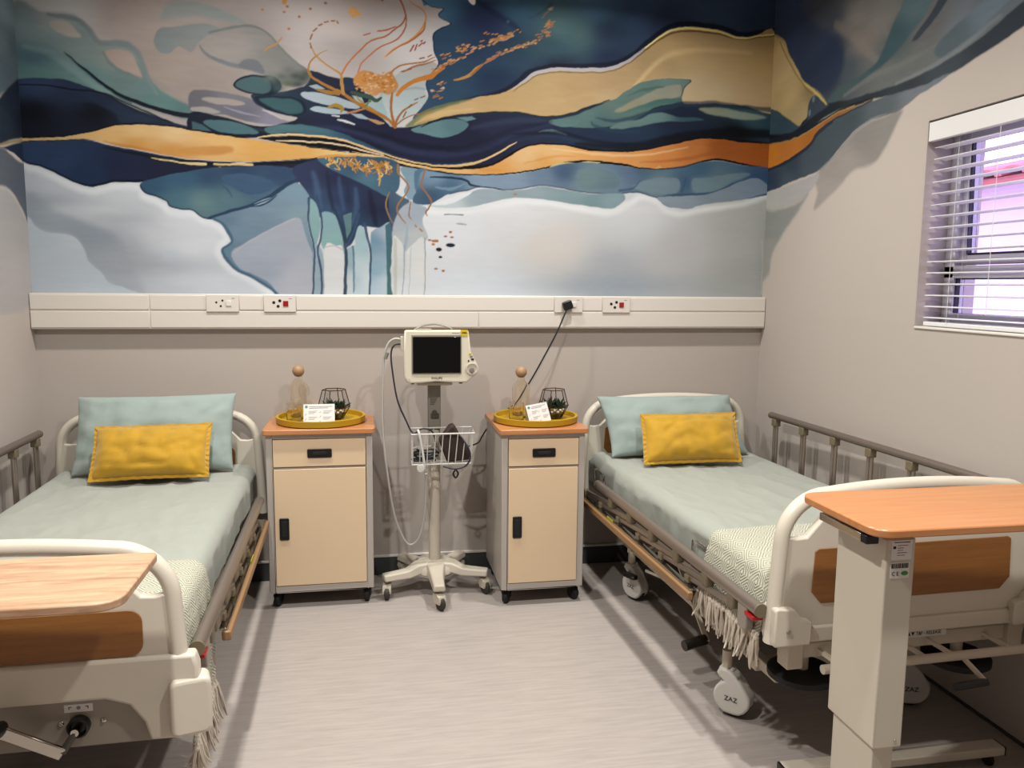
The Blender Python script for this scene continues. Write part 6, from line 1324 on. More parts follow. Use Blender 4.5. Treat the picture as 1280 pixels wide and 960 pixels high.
def make_bed(label, cx, cy, th, hw, head_top, foot_top, foot_bot, head_bot, pan_h, pan_f, sty, deck, room_side, rail_x, rail_z, wall_rail_z, ledge):
    bed = thing('hospital_bed', label, 'bed', (cx, cy, 0), th)
    bed_end('headboard', bed, hw, head_top, head_bot, -.02, pan_h, sty, -1)
    fb = bed_end('footboard', bed, hw, foot_top, foot_bot, -2.04, pan_f, sty, -1, board_bot=ledge)
    # steel frame
    f = MB()
    for s in (-1, 1): f.box(s*.40-.02, s*.40+.02, -2.03, -.03, deck-.10, deck-.05)
    for y in (-.08, -.55, -1.0, -1.45, -1.95): f.box(-.40, .40, y-.02, y+.02, deck-.10, deck-.06)
    f.build('frame', 'frame_cream', bed, bevel=.004)
    d = MB()
    for k, (a, b_) in enumerate(((-.05, -.72), (-.735, -.95), (-.965, -1.35), (-1.365, -1.99))):
        MB().box(-.45, .45, b_, a, deck-.045, deck).build('deck_section', 'frame_dark', bed, bevel=.006)  # coloured dark to lessen bounce and deepen the shade under the bed
    u = MB()
    for s in (-1, 1): u.box(s*.33-.018, s*.33+.018, -1.85, -.35, .24, .28)
    for y in (-.45, -1.72): u.box(-.36, .36, y-.02, y+.02, .23, .27)
    u.build('undercarriage', 'frame_cream', bed, bevel=.004)
    for s in (-1, 1):
        for (ya, yb) in ((-.55, -.85), (-1.6, -1.3)): MB().bar((s*.3, ya, .27), (s*.3, yb, deck-.09), .025, .012).build('lift_arm', 'frame_cream', bed)
    return bed, fb
def bedpt(bed, p): return bed.matrix_basis @ Vector(p)

# left bed
LB, LF = make_bed('white hospital bed along the left wall with hand cranks on its foot end', .585, -.06, .0175, .49, .965, .925, .40, .40, (.36, .62, .76), (.39, .588, .718), 'round', .53, 1, .52, .56, .86, .555)
rail_lowered(LB, 1, .513, .562, -.40, -1.98, .462, -.40, -1.66, .36)
rail_raised(LB, -1, -.527, .865, -.12, -1.5)
for (x, y, rz, p) in ((.34, -.36, .9, 0), (-.34, -.40, .4, 0), (.30, -1.32, 2.6, 0), (-.34, -1.62, 1.0, 0)): make_caster(LB, x, y, rz, .25)
e = LF
MB().prism([(-.52, .585), (.52, .585), (.53, .55), (.53, .36), (.46, .345), (.40, .345), (.385, .40), (.35, .452), (.29, .474), (-.29, .474), (-.35, .452), (-.385, .40), (-.40, .345), (-.46, .345), (-.53, .36), (-.53, .55)], -2.072, -2.02, 'y').build('lower_apron', 'plastic_cream', e, bevel=.009)
for s in (-1, 1):
    bm_ = MB().prism(rrect(-.055, .055, 0, .165, .022, 5), -.022, .05, 'y').xf(Matrix.Translation((s*.505, -2.06, .352)) @ Matrix.Rotation(s*.25, 4, 'Z'))
    bm_.build('corner_bumper', 'plastic_cream', e, bevel=.012, seg=3)
MB().box(-.41, .41, -2.05, -2.035, .335, .50).build('crank_plate', 'plastic_grey', LB, bevel=.003)
def crank(x, arm):
    c = bpy.data.objects.new('hand_crank', None); COL.objects.link(c); c.parent = LB; c.location = (x, -2.05, .40)
    MB().lathe([(.0285, 0), (.0285, .02), (.023, .024), (.018, .014), (1e-6, .014)], 24, (0, 0, 0), Matrix.Rotation(PI/2, 3, 'X')).build('socket', 'black_plastic', c)
    MB().cyl((0, -.01, 0), (0, -.045, 0), .0105, n=12).build('shaft', 'chrome', c)
    if arm:
        MB().cyl((0, -.036, 0), (-.03, -.052, -.047), .009, .011, n=10).build('knuckle', 'frame_dark', c)
        MB().bar((-.028, -.055, -.05), (-.165, -.07, .035), .012, .034, (0, 0, 1)).build('arm', 'chrome', c, bevel=.003)
        MB().tube([(-.165, -.06, .045), (-.172, -.085, .05), (-.178, -.14, .06), (-.18, -.165, .062)], [.016, .024, .021, .022], 14).build('grip', 'black_plastic', c)
    for dx in (-.047, .06): MB().sphere((dx, .001, .006), .0085, 12, 8, (1, .7, 1)).build('bolt', 'chrome', c)
    return c
crank(.217, True); crank(-.217, False)
lb_ = MB().box(.18, .252, -2.0508, -2.0495, .437, .459).build('instruction_label', 'card_white', LB)
for x in (.195, .237):
    s = 1 if x < .21 else -1
    MB().box(x-.004, x+.004, -2.0514, -2.0507, .451, .453).box(x-.004 if s > 0 else x+.002, x-.002 if s > 0 else x+.004, -2.0514, -2.0507, .445, .453).build('arrow_mark', 'print_black', lb_)
MB().lathe([(.0045, 0), (.0055, 0), (.0055, .0005), (.0045, .0005)], 16, (.216, -2.0508, .449), Matrix.Rotation(PI/2, 3, 'X')).build('dial_mark', 'print_grey', lb_)
# right bed
RB, RF = make_bed('white hospital bed along the right wall below the window', 3.276, -.06, .034, .49, 1.0, 1.0, .49, .45, (.36, .66, .82), (.36, .612, .79), 'cut', .54, -1, .52, .59, .9, None)
rail_lowered(RB, -1, -.522, .592, -.42, -2.03, .482, -.12, -1.60, .40)
rail_raised(RB, 1, .50, .905, -.30, -1.98)
for (x, y, rz, p) in ((-.335, -.49, .35, 1), (.33, -.49, .5, 0), (-.375, -1.62, .72, 0), (.33, -1.68, 1.25, 0)): make_caster(RB, x, y, rz, .25, True, p == 1, True)
for s in (-1, 1):
    MB().prism([(-.06, 0), (.06, 0), (.065, .02), (.065, .075), (.03, .085), (.005, .118), (-.055, .125), (-.062, .118), (-.065, .02)], -.03, .045, 'y').xf(Matrix.Translation((s*.438, -2.055, .49)) @ Matrix.Diagonal((-s if s > 0 else 1, 1, 1, 1))).build('corner_bumper', 'plastic_cream', RF, bevel=.007)
    MB().cyl((s*.455, -2.09, .54), (s*.455, -2.084, .54), .007, n=12).build('pin', 'plastic_grey', RF)
    MB().box(s*.41-.028, s*.41+.028, -2.06, -2.0, .40, .49).build('leg_stub', 'frame_cream', RF, bevel=.004)
    MB().lathe([(1e-6, 0), (.10, 0), (.112, .008), (.112, .026), (.1, .034), (1e-6, .034)], 32, (s*.30, -1.93, .30)).build('buffer_disc', 'black_rubber', RB)
    MB().cyl((s*.30, -1.93, .33), (s*.30, -1.93, .45), .02, n=12).build('buffer_stem', 'frame_cream', RB)
MB().box(-.45, .45, -2.066, -2.02, .488, .54).build('lower_ledge', 'plastic_cream', RF, bevel=.006)
MB().box(-.44, .44, -2.04, -2.0, .425, .475).build('end_beam', 'frame_cream', RB, bevel=.004)
rb = bpy.data.objects.new('release_bar', None); COL.objects.link(rb); rb.parent = RB
MB().cyl((-.36, -2.13, .43), (.46, -2.13, .43), .0145, n=14).build('cross_tube', 'frame_cream', rb)
for x in (-.3, .0, .1, .32): MB().bar((x-.02, -2.03, .45), (x+.01, -2.13, .432), .012, .012).build('bracket', 'frame_cream', rb)
MB().tube([(.14, -2.12, .43), (.165, -2.18, .385), (.17, -2.2, .375)], .0085, 8).build('lever_arm', 'frame_cream', rb)
MB().cyl((.175, -2.2, .372), (.06, -2.2, .366), .012, n=12).build('grip', 'black_plastic', rb)
pl_ = MB().box(-.02, .15, -2.046, -2.043, .462, .486).build('release_label', 'card_white', RB)
text('\u25b2\u25bc T&F - RELEASE', .017, 'print_black', pl_, (.065, -2.0465, .474), FACE, 'lettering', sx=.9)
# small wire mattress keepers on the right bed
for y in (-.2, -1.42):
    MB().tube(smoothline([(-.462, y, .53), (-.468, y, .60), (-.47, y-.02, .625), (-.47, y-.13, .628), (-.468, y-.15, .60), (-.462, y-.15, .53)], 4), .005, 8).build('mattress_keeper', 'chrome', RB)
MB().tube([(-.33, -.62, .2), (-.28, -.7, .19), (-.2, -.75, .19)], .01, 8).build('brake_rod', 'chrome', RB)
MB().cyl((-.46, -1.36, .16), (-.36, -1.34, .17), .022, n=14).build('foot_pedal', 'mirror_pedal', RB)
MB().bar((-.36, -1.0, .44), (-.36, -1.36, .17), .02, .01).build('pedal_arm', 'frame_cream', RB)

# ---------------------------------------------------------------- mattresses, pillows, cushions, throws
def mattress(bed, label, hw, y0, y1, z0, z1, seed, head_dip=0):
    nx, ny = 64, 110; m_ = MB(); R = .05
    # cross profile: down the left side, over the top, down the right side
    prof = []
    hang = z0-.012
    for i in range(9): prof.append((-hw, hang+(z1-R-hang)*i/8, 0))
    for i in range(1, 7): a = PI-PI/2*i/6; prof.append((-hw+R+R*math.cos(a), z1-R+R*math.sin(a), .4))
    for i in range(1, nx): prof.append((-hw+R+(2*hw-2*R)*i/nx, z1, 1))
    for i in range(7): a = PI/2-PI/2*i/6; prof.append((hw-R+R*math.cos(a), z1-R+R*math.sin(a), .4))
    for i in range(1, 9): prof.append((hw, z1-R-(z1-R-hang)*i/8, 0))
    n = len(prof); rows = []
    ys = [y0+(y1-y0)*j/ny for j in range(ny+1)]
    vs_ = []
    for j, y in enumerate(ys):
        e_ = min(j, ny-j)/ny*abs(y1-y0); dr = R-math.sqrt(max(0, R*R-max(0, R-e_)**2)) if e_ < R else 0
        for (x, z, top) in prof:
            p = Vector((x*2.2+seed, y*1.3, z*3)); w = .011*noise.noise(p)+.007*noise.noise(p*3)+.008*(1-abs(noise.noise(p*2.3+Vector((3, 1, 0)))))**7+.005*(1-abs(noise.noise(p*5)))**6+.0035*noise.noise(Vector((x*16+4*y, y*3.5, seed)))
            k = top if top else .8
            zz = z+w*k*(1 if top else 0)-(dr if top > .3 else 0)-.012*math.cos(x/hw*1.4)*(top if top == 1 else 0)*0
            xx = x+(0 if top else 1)*math.copysign(1, x)*(.010*noise.noise(Vector((y*5, z*2, seed)))+.006*noise.noise(Vector((y*14, z*5, seed+3))))
            vs_.append((xx, y, zz))
    fs = [(j*n+i, j*n+i+1, (j+1)*n+i+1, (j+1)*n+i) for j in range(ny) for i in range(n-1)]
    fs += [tuple(range(n)), tuple(ny*n+i for i in range(n-1, -1, -1)), tuple([j*n for j in range(ny, -1, -1)]+[j*n+n-1 for j in range(ny+1)])]
    t = thing('mattress', label, 'mattress', bed.location, bed.rotation_euler.z)
    m_.add(vs_, fs).build('fitted_sheet', 'sheet', t, 60)
    MB().box(-hw+.03, hw-.03, y1+.03, y0-.03, z0, z0+.05).build('mattress_core', 'mattress_cover', t, bevel=.01)
    return t
mattress(LB, 'mattress with pale blue-green fitted sheet on the left bed', .462, -.05, -2.0, .532, .675, 1.3)
mattress(RB, 'mattress with pale blue-green fitted sheet on the right bed', .455, -.05, -2.0, .542, .685, 7.7)
def pillow_mesh(w, h, t, seed, pinch=.06, pw=.55, wr=.012, nu=44, nv=30, flangew=0):
    m_ = MB(); vs_ = []; idx = {}
    def pt(u, v, s):
        # outline pulled in between the corners
        x = u*w/2*(1-pinch*(1-v*v)); z = v*h/2*(1-pinch*1.3*(1-u*u))
        k = max(0, (1-abs(u)**2.6)*(1-abs(v)**2.6))**pw
        wn = .012*k*(1-abs(noise.noise(Vector((u*2.2+seed, v*1.6+s, s)))))**6+wr*noise.noise(Vector((u*2.4+seed, v*2.4, s)))*k+wr*.8*noise.noise(Vector((u*6+seed, v*4, s*2)))*min(1, (1-k)*2)*k**.3
        return (x, s*(t/2*k)+wn, z)
    for s in (1, -1):
        for j in range(nv+1):
            for i in range(nu+1):
                u = math.sin((2*i/nu-1)*PI/2*.98)/math.sin(PI/2*.98); v = math.sin((2*j/nv-1)*PI/2*.98)/math.sin(PI/2*.98)
                edge = i in (0, nu) or j in (0, nv)
                key = (i, j, 0 if edge else s)
                if key not in idx: idx[key] = len(vs_); vs_.append(pt(u, v, s))
    fs = []
    for s in (1, -1):
        for j in range(nv):
            for i in range(nu):
                q = [(i, j), (i+1, j), (i+1, j+1), (i, j+1)]
                f = [idx[(a, b_, 0 if (a in (0, nu) or b_ in (0, nv)) else s)] for a, b_ in q]
                fs.append(tuple(f if s < 0 else f[::-1]))
    return m_.add(vs_, fs)
def lean(p_bottom, p_top, xb, roll_=0):
    """frame for a leaning cushion: centre from bottom and top edge points"""
    b_, t_ = Vector(p_bottom), Vector(p_top); upv = (t_-b_).normalized(); xx = Vector((math.cos(xb), math.sin(xb), 0)); nn = upv.cross(xx)*-1
    nn = xx.cross(upv); yy = -nn if nn.y < 0 else nn
    M = Matrix((xx, yy, upv)).transposed() @ Matrix.Rotation(roll_, 3, 'Y')
    return M.to_4x4(), (b_+t_)/2
def place(mb, M, c): return mb.xf(Matrix.Translation(c) @ M)
M_, c_ = lean((.605, -.33, .70), (.61, -.185, 1.035), .0, -.012)
tag(place(pillow_mesh(.73, .385, .16, 2.2, .035, .5, .014), M_, c_).build('pillow', 'pillowcase', None, 70), 'pale blue-green pillow propped against the left headboard', 'pillow', 'pillows')
M_, c_ = lean((3.27, -.35, .705), (3.235, -.165, .99), .0, .005)
tag(place(pillow_mesh(.77, .355, .17, 5.1, .05, .5, .018), M_, c_).build('pillow', 'pillowcase', None, 70), 'pale blue-green pillow propped against the right headboard', 'pillow', 'pillows')
def cushion(pb, pt_, w, h, seed, label, roll_):
    M_, c_ = lean(pb, pt_, 0, roll_)
    t = thing('cushion', label, 'cushion', c_); T = M_
    pillow_mesh(w-.028, h-.028, .15, seed, .03, .42, .010).xf(T).build('cushion_body', 'velvet', t, 70)
    # flat stitched flange round the edge
    n = 120; ring = MB(); vo = []; vi = []
    for k in range(n):
        s_ = k/n*4; q = int(s_); f = s_-q; c = -1+2*f
        u, v = ((c, -1), (1, c), (-c, 1), (-1, -c))[q]
        wv = .0035*math.sin(k*2.2)+.005*noise.noise(Vector((k*.15, seed, 0)))
        pin = .022
        vo.append(((u*w/2)*(1-pin*(1-v*v)), wv, (v*h/2)*(1-pin*1.6*(1-u*u)))); vi.append((u*(w/2-.032)*(1-pin*(1-v*v)), wv*.3, v*(h/2-.032)*(1-pin*1.6*(1-u*u))))
    vs_ = []
    for dy in (-.004, .004): vs_ += [(p[0], p[1]+dy, p[2]) for p in vo]+[(p[0], p[1]+dy, p[2]) for p in vi]
    fs = []
    for k in range(n):
        a, b_ = k, (k+1) % n
        fs += [(a, b_, n+b_, n+a), (2*n+a, 3*n+a, 3*n+b_, 2*n+b_), (a, 2*n+a, 2*n+b_, b_), (n+a, n+b_, 3*n+b_, 3*n+a)]
    ring.add(vs_, fs).xf(T).build('flange', 'velvet', t, 40)
cushion((.632, -.52, .70), (.632, -.37, .93), .52, .275, 3.3, 'mustard yellow velvet cushion on the left bed', -.015)
cushion((3.235, -.60, .705), (3.265, -.43, .945), .525, .285, 8.3, 'mustard yellow velvet cushion on the right bed', -.0)
tas = []
for q in range(4):
    m_ = MB(); rnd = random.Random(q)
    for k in range(6):
        a = rnd.random()*6.28; x, y = .005*math.cos(a), .006*math.sin(a); l = .085+.03*rnd.random()
        m_.tube(smoothline([(0, 0, .004), (x, y, -.02), (x*1.3+.004*rnd.uniform(-1, 1), y*1.6+.006*rnd.uniform(-1, 1), -l*.6), (x*1.5+.006*rnd.uniform(-1, 1), y*2+.008*rnd.uniform(-1, 1), -l)], 2), [.0042, .0042, .0036, .0034, .003, .0028, .0022], 5)
    m_.sphere((0, 0, -.012), .0085, 8, 6); tas.append(m_.mesh('tassel', 'fringe', 60))
def throw(bed, label, hw, zt, ya, yb, drop_l, drop_r, fringe, out=.02, slant=0, seed=0):
    t = thing('throw_blanket', label, 'blanket', bed.location, bed.rotation_euler.z)
    R = .055; X = hw+.012; path = []
    def side(s, drop):
        o = []
        n = 22
        for i in range(n+1):
            d = drop*i/n; o.append((s*(X+out*(i/n)**1.3), zt-R-d))
        return o
    L_ = side(-1, drop_l)[::-1]
    for i in range(1, 8): a = PI-PI/2*i/7; L_.append((-X+R+R*math.cos(a), zt-R+R*math.sin(a)))
    for i in range(1, 30): L_.append((-X+R+(2*X-2*R)*i/30, zt))
    for i in range(0, 8): a = PI/2-PI/2*i/7; L_.append((X-R+R*math.cos(a), zt-R+R*math.sin(a)))
    L_ += side(1, drop_r)[1:]
    arc_ = [0]
    for a, b_ in zip(L_, L_[1:]): arc_.append(arc_[-1]+math.hypot(b_[0]-a[0], b_[1]-a[1]))
    n = len(L_); ny = 40; vs_ = []; uv = []
    for layer in (0, 1):
        for j in range(ny+1):
            f = j/ny
            for i, (x, z) in enumerate(L_):
                hang = max(0, zt-R-z); y = ya+(yb-ya)*f+.012*noise.noise(Vector((i*.12, seed, 0)))*(1-f)-slant*hang*(1-f)
                sgn = 1 if x > 0 else -1
                fold = (.014*math.sin(f*9+seed)+.010*noise.noise(Vector((f*4, i*.05, seed))))*min(1, hang*4)
                lift = .006+.004*noise.noise(Vector((x*5, y*5, seed)))
                nx_, nz_ = (sgn, 0) if hang > 0 else (0, 1)
                th_ = -.004 if layer else 0
                vs_.append((x+sgn*abs(fold)*(1 if hang > 0 else 0)+nx_*(lift+th_), y, z+nz_*(lift+th_))); uv.append((arc_[i], y))
    k0 = (ny+1)*n; fs = []
    for j in range(ny):
        for i in range(n-1):
            q = (j*n+i, j*n+i+1, (j+1)*n+i+1, (j+1)*n+i); fs.append(q[::-1]); fs.append(tuple(v+k0 for v in q))
    for j in range(ny):
        for i in (0, n-1): fs.append((j*n+i, (j+1)*n+i, k0+(j+1)*n+i, k0+j*n+i))
    for i in range(n-1):
        for j in (0, ny): fs.append((j*n+i, j*n+i+1, k0+j*n+i+1, k0+j*n+i))
    m_ = MB().add(vs_, fs); m_.uv = uv; o = m_.build('woven_cloth', 'throw_weave', t, 60)
    rnd = random.Random(seed)
    for side_i in fringe:
        i = 0 if side_i < 0 else n-1
        nt_ = 21
        for k in range(nt_):
            j = min(ny, int(round((k+.5)/nt_*ny))); p = vs_[j*n+i]
            inst('tassel', tas[rnd.randrange(4)], t, p, (rnd.uniform(-.2, .2), rnd.uniform(-.2, .2), rnd.uniform(0, 6)), (1.25, 1.25, rnd.uniform(.9, 1.2)))
    return t
throw(LB, 'cream and sage woven throw with fringe across the foot of the left bed', .468, .690, -1.60, -2.0, .15, .36, (1,), .0, 0, 2)
throw(RB, 'cream and sage diamond-woven throw with fringe across the foot of the right bed', .461, .700, -1.56, -2.0, .15, .16, (-1, 1), .02, 0, 5)
# ---------------------------------------------------------------- bedside cabinets
def cabinet(label, x0, x1, yf, yb, grp='bedside cabinets'):
    cx = (x0+x1)/2; t = thing('bedside_cabinet', label, 'cabinet', (cx, (yf+yb)/2, 0), 0, grp)
    w = (x1-x0)/2; d = (yb-yf)/2; zb, zt = .085, .873
    MB().box(-w, -w+.03, -d, d, zb, zt).box(w-.03, w, -d, d, zb, zt).box(-w+.03, w-.03, -d, d, zb, zb+.032).box(-w+.03, w-.03, -d, d, zt-.022, zt).box(-w+.03, w-.03, d-.02, d, zb+.03, zt-.02).box(-w+.03, w-.03, -d+.004, d, .702, .712).build('body', 'cabinet_grey', t, bevel=.003)
    MB().prism(rrect(-w-.014, w+.014, -d-.022, d, .018, 4), zt, zt+.027, 'z').build('top', 'wood_orange', t, bevel=.004, label='orange wood-grain top')
    def handle(parent, cx_, cz, hw_, hh, yy):
        MB().prism(rrect(cx_-hw_, cx_+hw_, cz-hh, cz+hh, .007, 4), yy-.006, yy, 'y').build('handle', 'black_plastic', parent, bevel=.002)
        MB().prism(rrect(cx_-hw_*.55, cx_+hw_*.55, cz-hh*.35 if hw_ > hh else cz-hh*.7, cz+hh*.35 if hw_ > hh else cz+hh*.7, .003, 3), yy-.0085, yy-.005, 'y').build('finger_grip', 'black_rubber', parent, bevel=.001)
    dr = bpy.data.objects.new('drawer', None); COL.objects.link(dr); dr.parent = t
    MB().box(-w+.033, w-.033, -d-.004, -d+.016, .715, .848).build('drawer_front', 'cabinet_cream', dr, bevel=.002)
    handle(dr, 0, .78, .058, .022, -d-.004)
    do = bpy.data.objects.new('door', None); COL.objects.link(do); do.parent = t
    MB().box(-w+.034, w-.034, -d-.004, -d+.016, .12, .703).build('door_panel', 'cabinet_cream', do, bevel=.002)
    handle(do, -w+.078, .408, .023, .055, -d-.004)
    wh = MB().lathe([(1e-6, -.014), (.02, -.014), (.031, -.012), (.034, -.004), (.034, .004), (.031, .012), (.02, .014), (1e-6, .014)], 20, (0, 0, .034), Matrix.Rotation(PI/2, 3, 'Y')).mesh('wheel', 'black_rubber')
    fk = MB().box(-.02, .02, -.015, .025, .05, .062).box(-.02, -.016, -.01, .02, .03, .06).box(.016, .02, -.01, .02, .03, .06).cyl((0, .01, .06), (0, .01, .088), .01, n=8).mesh('fork', 'black_plastic')
    for sx_ in (-1, 1):
        for sy_ in (-1, 1):
            c = bpy.data.objects.new('caster', None); COL.objects.link(c); c.parent = t; c.location = (sx_*(w-.035), sy_*(d-.05), 0); c.rotation_euler = (0, 0, random.uniform(-.6, .6))
            inst('wheel', wh, c); inst('fork', fk, c)
    return t
CT = .90
cabinet('wide cream bedside cabinet next to the left bed', 1.136, 1.640, -.412, -.025)
cabinet('narrow cream bedside cabinet next to the right bed', 2.262, 2.680, -.552, -.045)
# ---------------------------------------------------------------- things on the cabinets
def tray(x, y, r, label):
    MBt = MB().lathe([(1e-6, 0), (r-.012, 0), (r-.002, .006), (r, .034), (r-.004, .036), (r-.014, .034), (r-.018, .012), (1e-6, .011)], 64)
    o = MBt.build('round_tray', 'tray_mustard', None, 50, loc=(x, y, CT)); tag(o, label, 'tray', 'round mustard trays')
def carafe(x, y, h, label):
    t = thing('carafe', label, 'carafe', (x, y, CT+.0115), 0, 'amber carafes'); r = .047
    out = [(1e-6, 0), (r-.006, 0), (r, .006), (r, h*.72), (r-.004, h*.78), (r-.016, h*.84), (.02, h*.89), (.0175, h*.93), (.0185, h)]
    inn = [(.0160, h), (.0150, h*.93), (.0175, h*.885), (r-.0185, h*.835), (r-.0065, h*.775), (r-.0028, h*.715), (r-.0028, .012), (r-.008, .006), (1e-6, .006)]
    MB().lathe(out+inn, 40).build('glass_body', 'glass_amber', t, 60)
    MB().sphere((0, 0, h+.022), .030, 24, 16).build('stopper', 'stopper_wood', t, label='round wooden ball stopper')
def tumbler(x, y, label):
    r, h = .038, .094
    o = MB().lathe([(1e-6, 0), (r-.004, 0), (r-.001, .004), (r, h), (r-.0025, h), (r-.0035, .012), (r-.008, .008), (1e-6, .008)], 36).build('tumbler', 'glass_amber', None, 60, loc=(x, y, CT+.0115)); tag(o, label, 'glass', 'amber tumblers')
def card(x, y, w, h, rz, roll_, label):
    t = thing('tent_card', label, 'card', (x, y, CT+.012), rz, 'printed tent cards')
    k = bpy.data.objects.new('front_leaf', None); COL.objects.link(k); k.parent = t; k.location = (0, 0, .001); k.rotation_euler = (-.38, roll_, 0)
    MB().box(-w/2, w/2, -.0006, .0006, 0, h).build('card_sheet', 'card_white', k)
    MB().box(-w/2, w/2, -.0006, .0006, 0, h).xf(Matrix.Translation((0, .074*h/.1, 0)) @ Matrix.Rotation(.38, 4, 'X') @ Matrix.Rotation(roll_, 4, 'Y')).build('back_leaf', 'card_white', t)
    p = MB().lathe([(1e-6, 0), (.007, 0), (.007, .0004), (1e-6, .0004)], 16, (-w/2+.014, -.0008, h-.013), Matrix.Rotation(PI/2, 3, 'X')).build('logo', 'print_teal', k)
    m_ = MB()
    for i in range(2): m_.box(-w/2+.026, w/2-.012-i*.02, -.0012, -.0007, h-.014-i*.007, h-.0115-i*.007)
    for c in (0, 1):
        for rr in range(2):
            for i in range(3): m_.box(-w/2+.024+c*w*.47, -w/2+.024+c*w*.47+w*(.28-.05*i), -.0012, -.0007, h-.036-rr*.03-i*.006, h-.0345-rr*.03-i*.006)
    m_.build('printed_lines', 'print_grey', k)
    m_ = MB()
    for (a, b_, q) in ((-w/2+.010, h*.42, .010), (-w/2+.010, h*.16, .012), (w*.03, h*.55, .006), (w*.03, h*.30, .009), (w*.02, h*.07, .007)): m_.bar((a-.003, -.001, b_), (a+.004, -.001, b_+q), .0006, .0022, (0, -1, 0))
    m_.build('printed_icons', 'print_black', k)
def terrarium(x, y, rz, label, sx_=1.0):
    t = thing('glass_terrarium', label, 'terrarium', (x, y, CT+.0115), rz, 'geometric glass terrariums')
    n = 6; rings = [(.045, 0), (.082, .062), (.058, .150)]
    P = [[Vector((r*math.cos(2*PI*(k+.5*(i == 1)*0)/n), r*math.sin(2*PI*k/n), z)) for k in range(n)] for i, (r, z) in enumerate(rings)]
    fr = MB()
    for i in range(3):
        for k in range(n):
            fr.cyl(P[i][k], P[i][(k+1) % n], .0022, n=6)
            if i < 2: fr.cyl(P[i][k], P[i+1][k], .0022, n=6)
    fr.build('metal_frame', 'terrarium_metal', t)
    for i in range(2):
        for k in range(n):
            if i == 1 and k == 4: continue
            q = [P[i][k], P[i][(k+1) % n], P[i+1][(k+1) % n], P[i+1][k]]; c = sum(q, Vector())/4; nn = (q[1]-q[0]).cross(q[3]-q[0]).normalized()*.0007
            q = [c+(p-c)*.97 for p in q]
            MB().add([p-nn for p in q]+[p+nn for p in q], [(0, 3, 2, 1), (4, 5, 6, 7), (0, 1, 5, 4), (1, 2, 6, 5), (2, 3, 7, 6), (3, 0, 4, 7)]).build('pane', 'window_glass', t, 0)
    MB().lathe([(1e-6, .002), (.040, .002), (.058, .03), (.05, .036), (1e-6, .038)], 12).build('soil', 'soil', t, 60)
    lf = MB().tube([(0, 0, 0), (.006, 0, .012), (.012, 0, .026), (.018, 0, .036)], [.003, .007, .006, .0006], 6, sx=.55).mesh('leaf', 'leaf_green', 60)
    rnd = random.Random(int(x*100))
    for (a, b_, s) in ((-.024, .004, 1.5), (.026, -.012, 1.5), (.006, .022, 1.3)):
        pl = bpy.data.objects.new('succulent', None); COL.objects.link(pl); pl.parent = t; pl.location = (a, b_, .042)
        for k in range(12): inst('leaf', lf, pl, (0, 0, .003), (0, rnd.uniform(-.1, .75), k*2.4), (s, s, s*rnd.uniform(.8, 1.25)))
    pb = MB().sphere((0, 0, 0), .0085, 10, 7, (1, .85, .7)).mesh('pebble', 'pebble', 60)
    for k in range(7):
        a = -PI/2+.5+(k-3)*.33; inst('pebble', pb, t, (.05*math.cos(a), .05*math.sin(a), .038+.008*(k % 2)), (0, 0, k), (1, 1, 1))
tray(1.387, -.212, .222, 'round mustard yellow tray on the wide left cabinet')
carafe(1.277, -.17, .222, 'amber glass carafe with ball stopper on the left cabinet tray')
tumbler(1.262, -.285, 'amber drinking glass on the left cabinet tray')
card(1.385, -.345, .150, .098, .02, 0, 'printed white tent card standing upright on the left cabinet tray')
terrarium(1.452, -.20, .25, 'geometric glass terrarium with succulents on the left cabinet tray')
tray(2.474, -.33, .218, 'round mustard yellow tray on the narrow right cabinet')
carafe(2.408, -.27, .215, 'amber glass carafe with ball stopper on the right cabinet tray')
tumbler(2.363, -.385, 'amber drinking glass on the right cabinet tray')
card(2.475, -.455, .112, .098, .10, -.17, 'printed white tent card leaning askew on the right cabinet tray')
terrarium(2.57, -.32, .1, 'geometric glass terrarium with succulents and pebbles on the right cabinet tray')
# ---------------------------------------------------------------- patient monitor on a rolling stand
SX, SY = 1.955, -.275
st = thing('monitor_stand', 'cream rolling monitor stand with five-legged base and wire basket', 'stand', (SX, SY, 0))
base = bpy.data.objects.new('base', None); COL.objects.link(base); base.parent = st
MB().lathe([(1e-6, .105), (.098, .105), (.105, .112), (.10, .14), (.06, .165), (.04, .172), (1e-6, .172)], 30).build('hub', 'stand_cream', base, 50)
cwh = MB().lathe([(1e-6, -.013), (.026, -.013), (.033, -.009), (.035, 0), (.033, .009), (.026, .013), (1e-6, .013)], 22, (0, 0, .035), Matrix.Rotation(PI/2, 3, 'Y'))
mat('wheel_grey', '3A352F', .6)
cwm = cwh.mesh('wheel', 'wheel_grey')
chm = MB().prism([(-.03, .035), (-.034, .05), (-.026, .072), (-.005, .082), (.022, .085), (.026, .07), (.018, .05), (.01, .035)], -.021, .021, 'x').mesh('housing', 'stand_cream', 40)
RL = .262
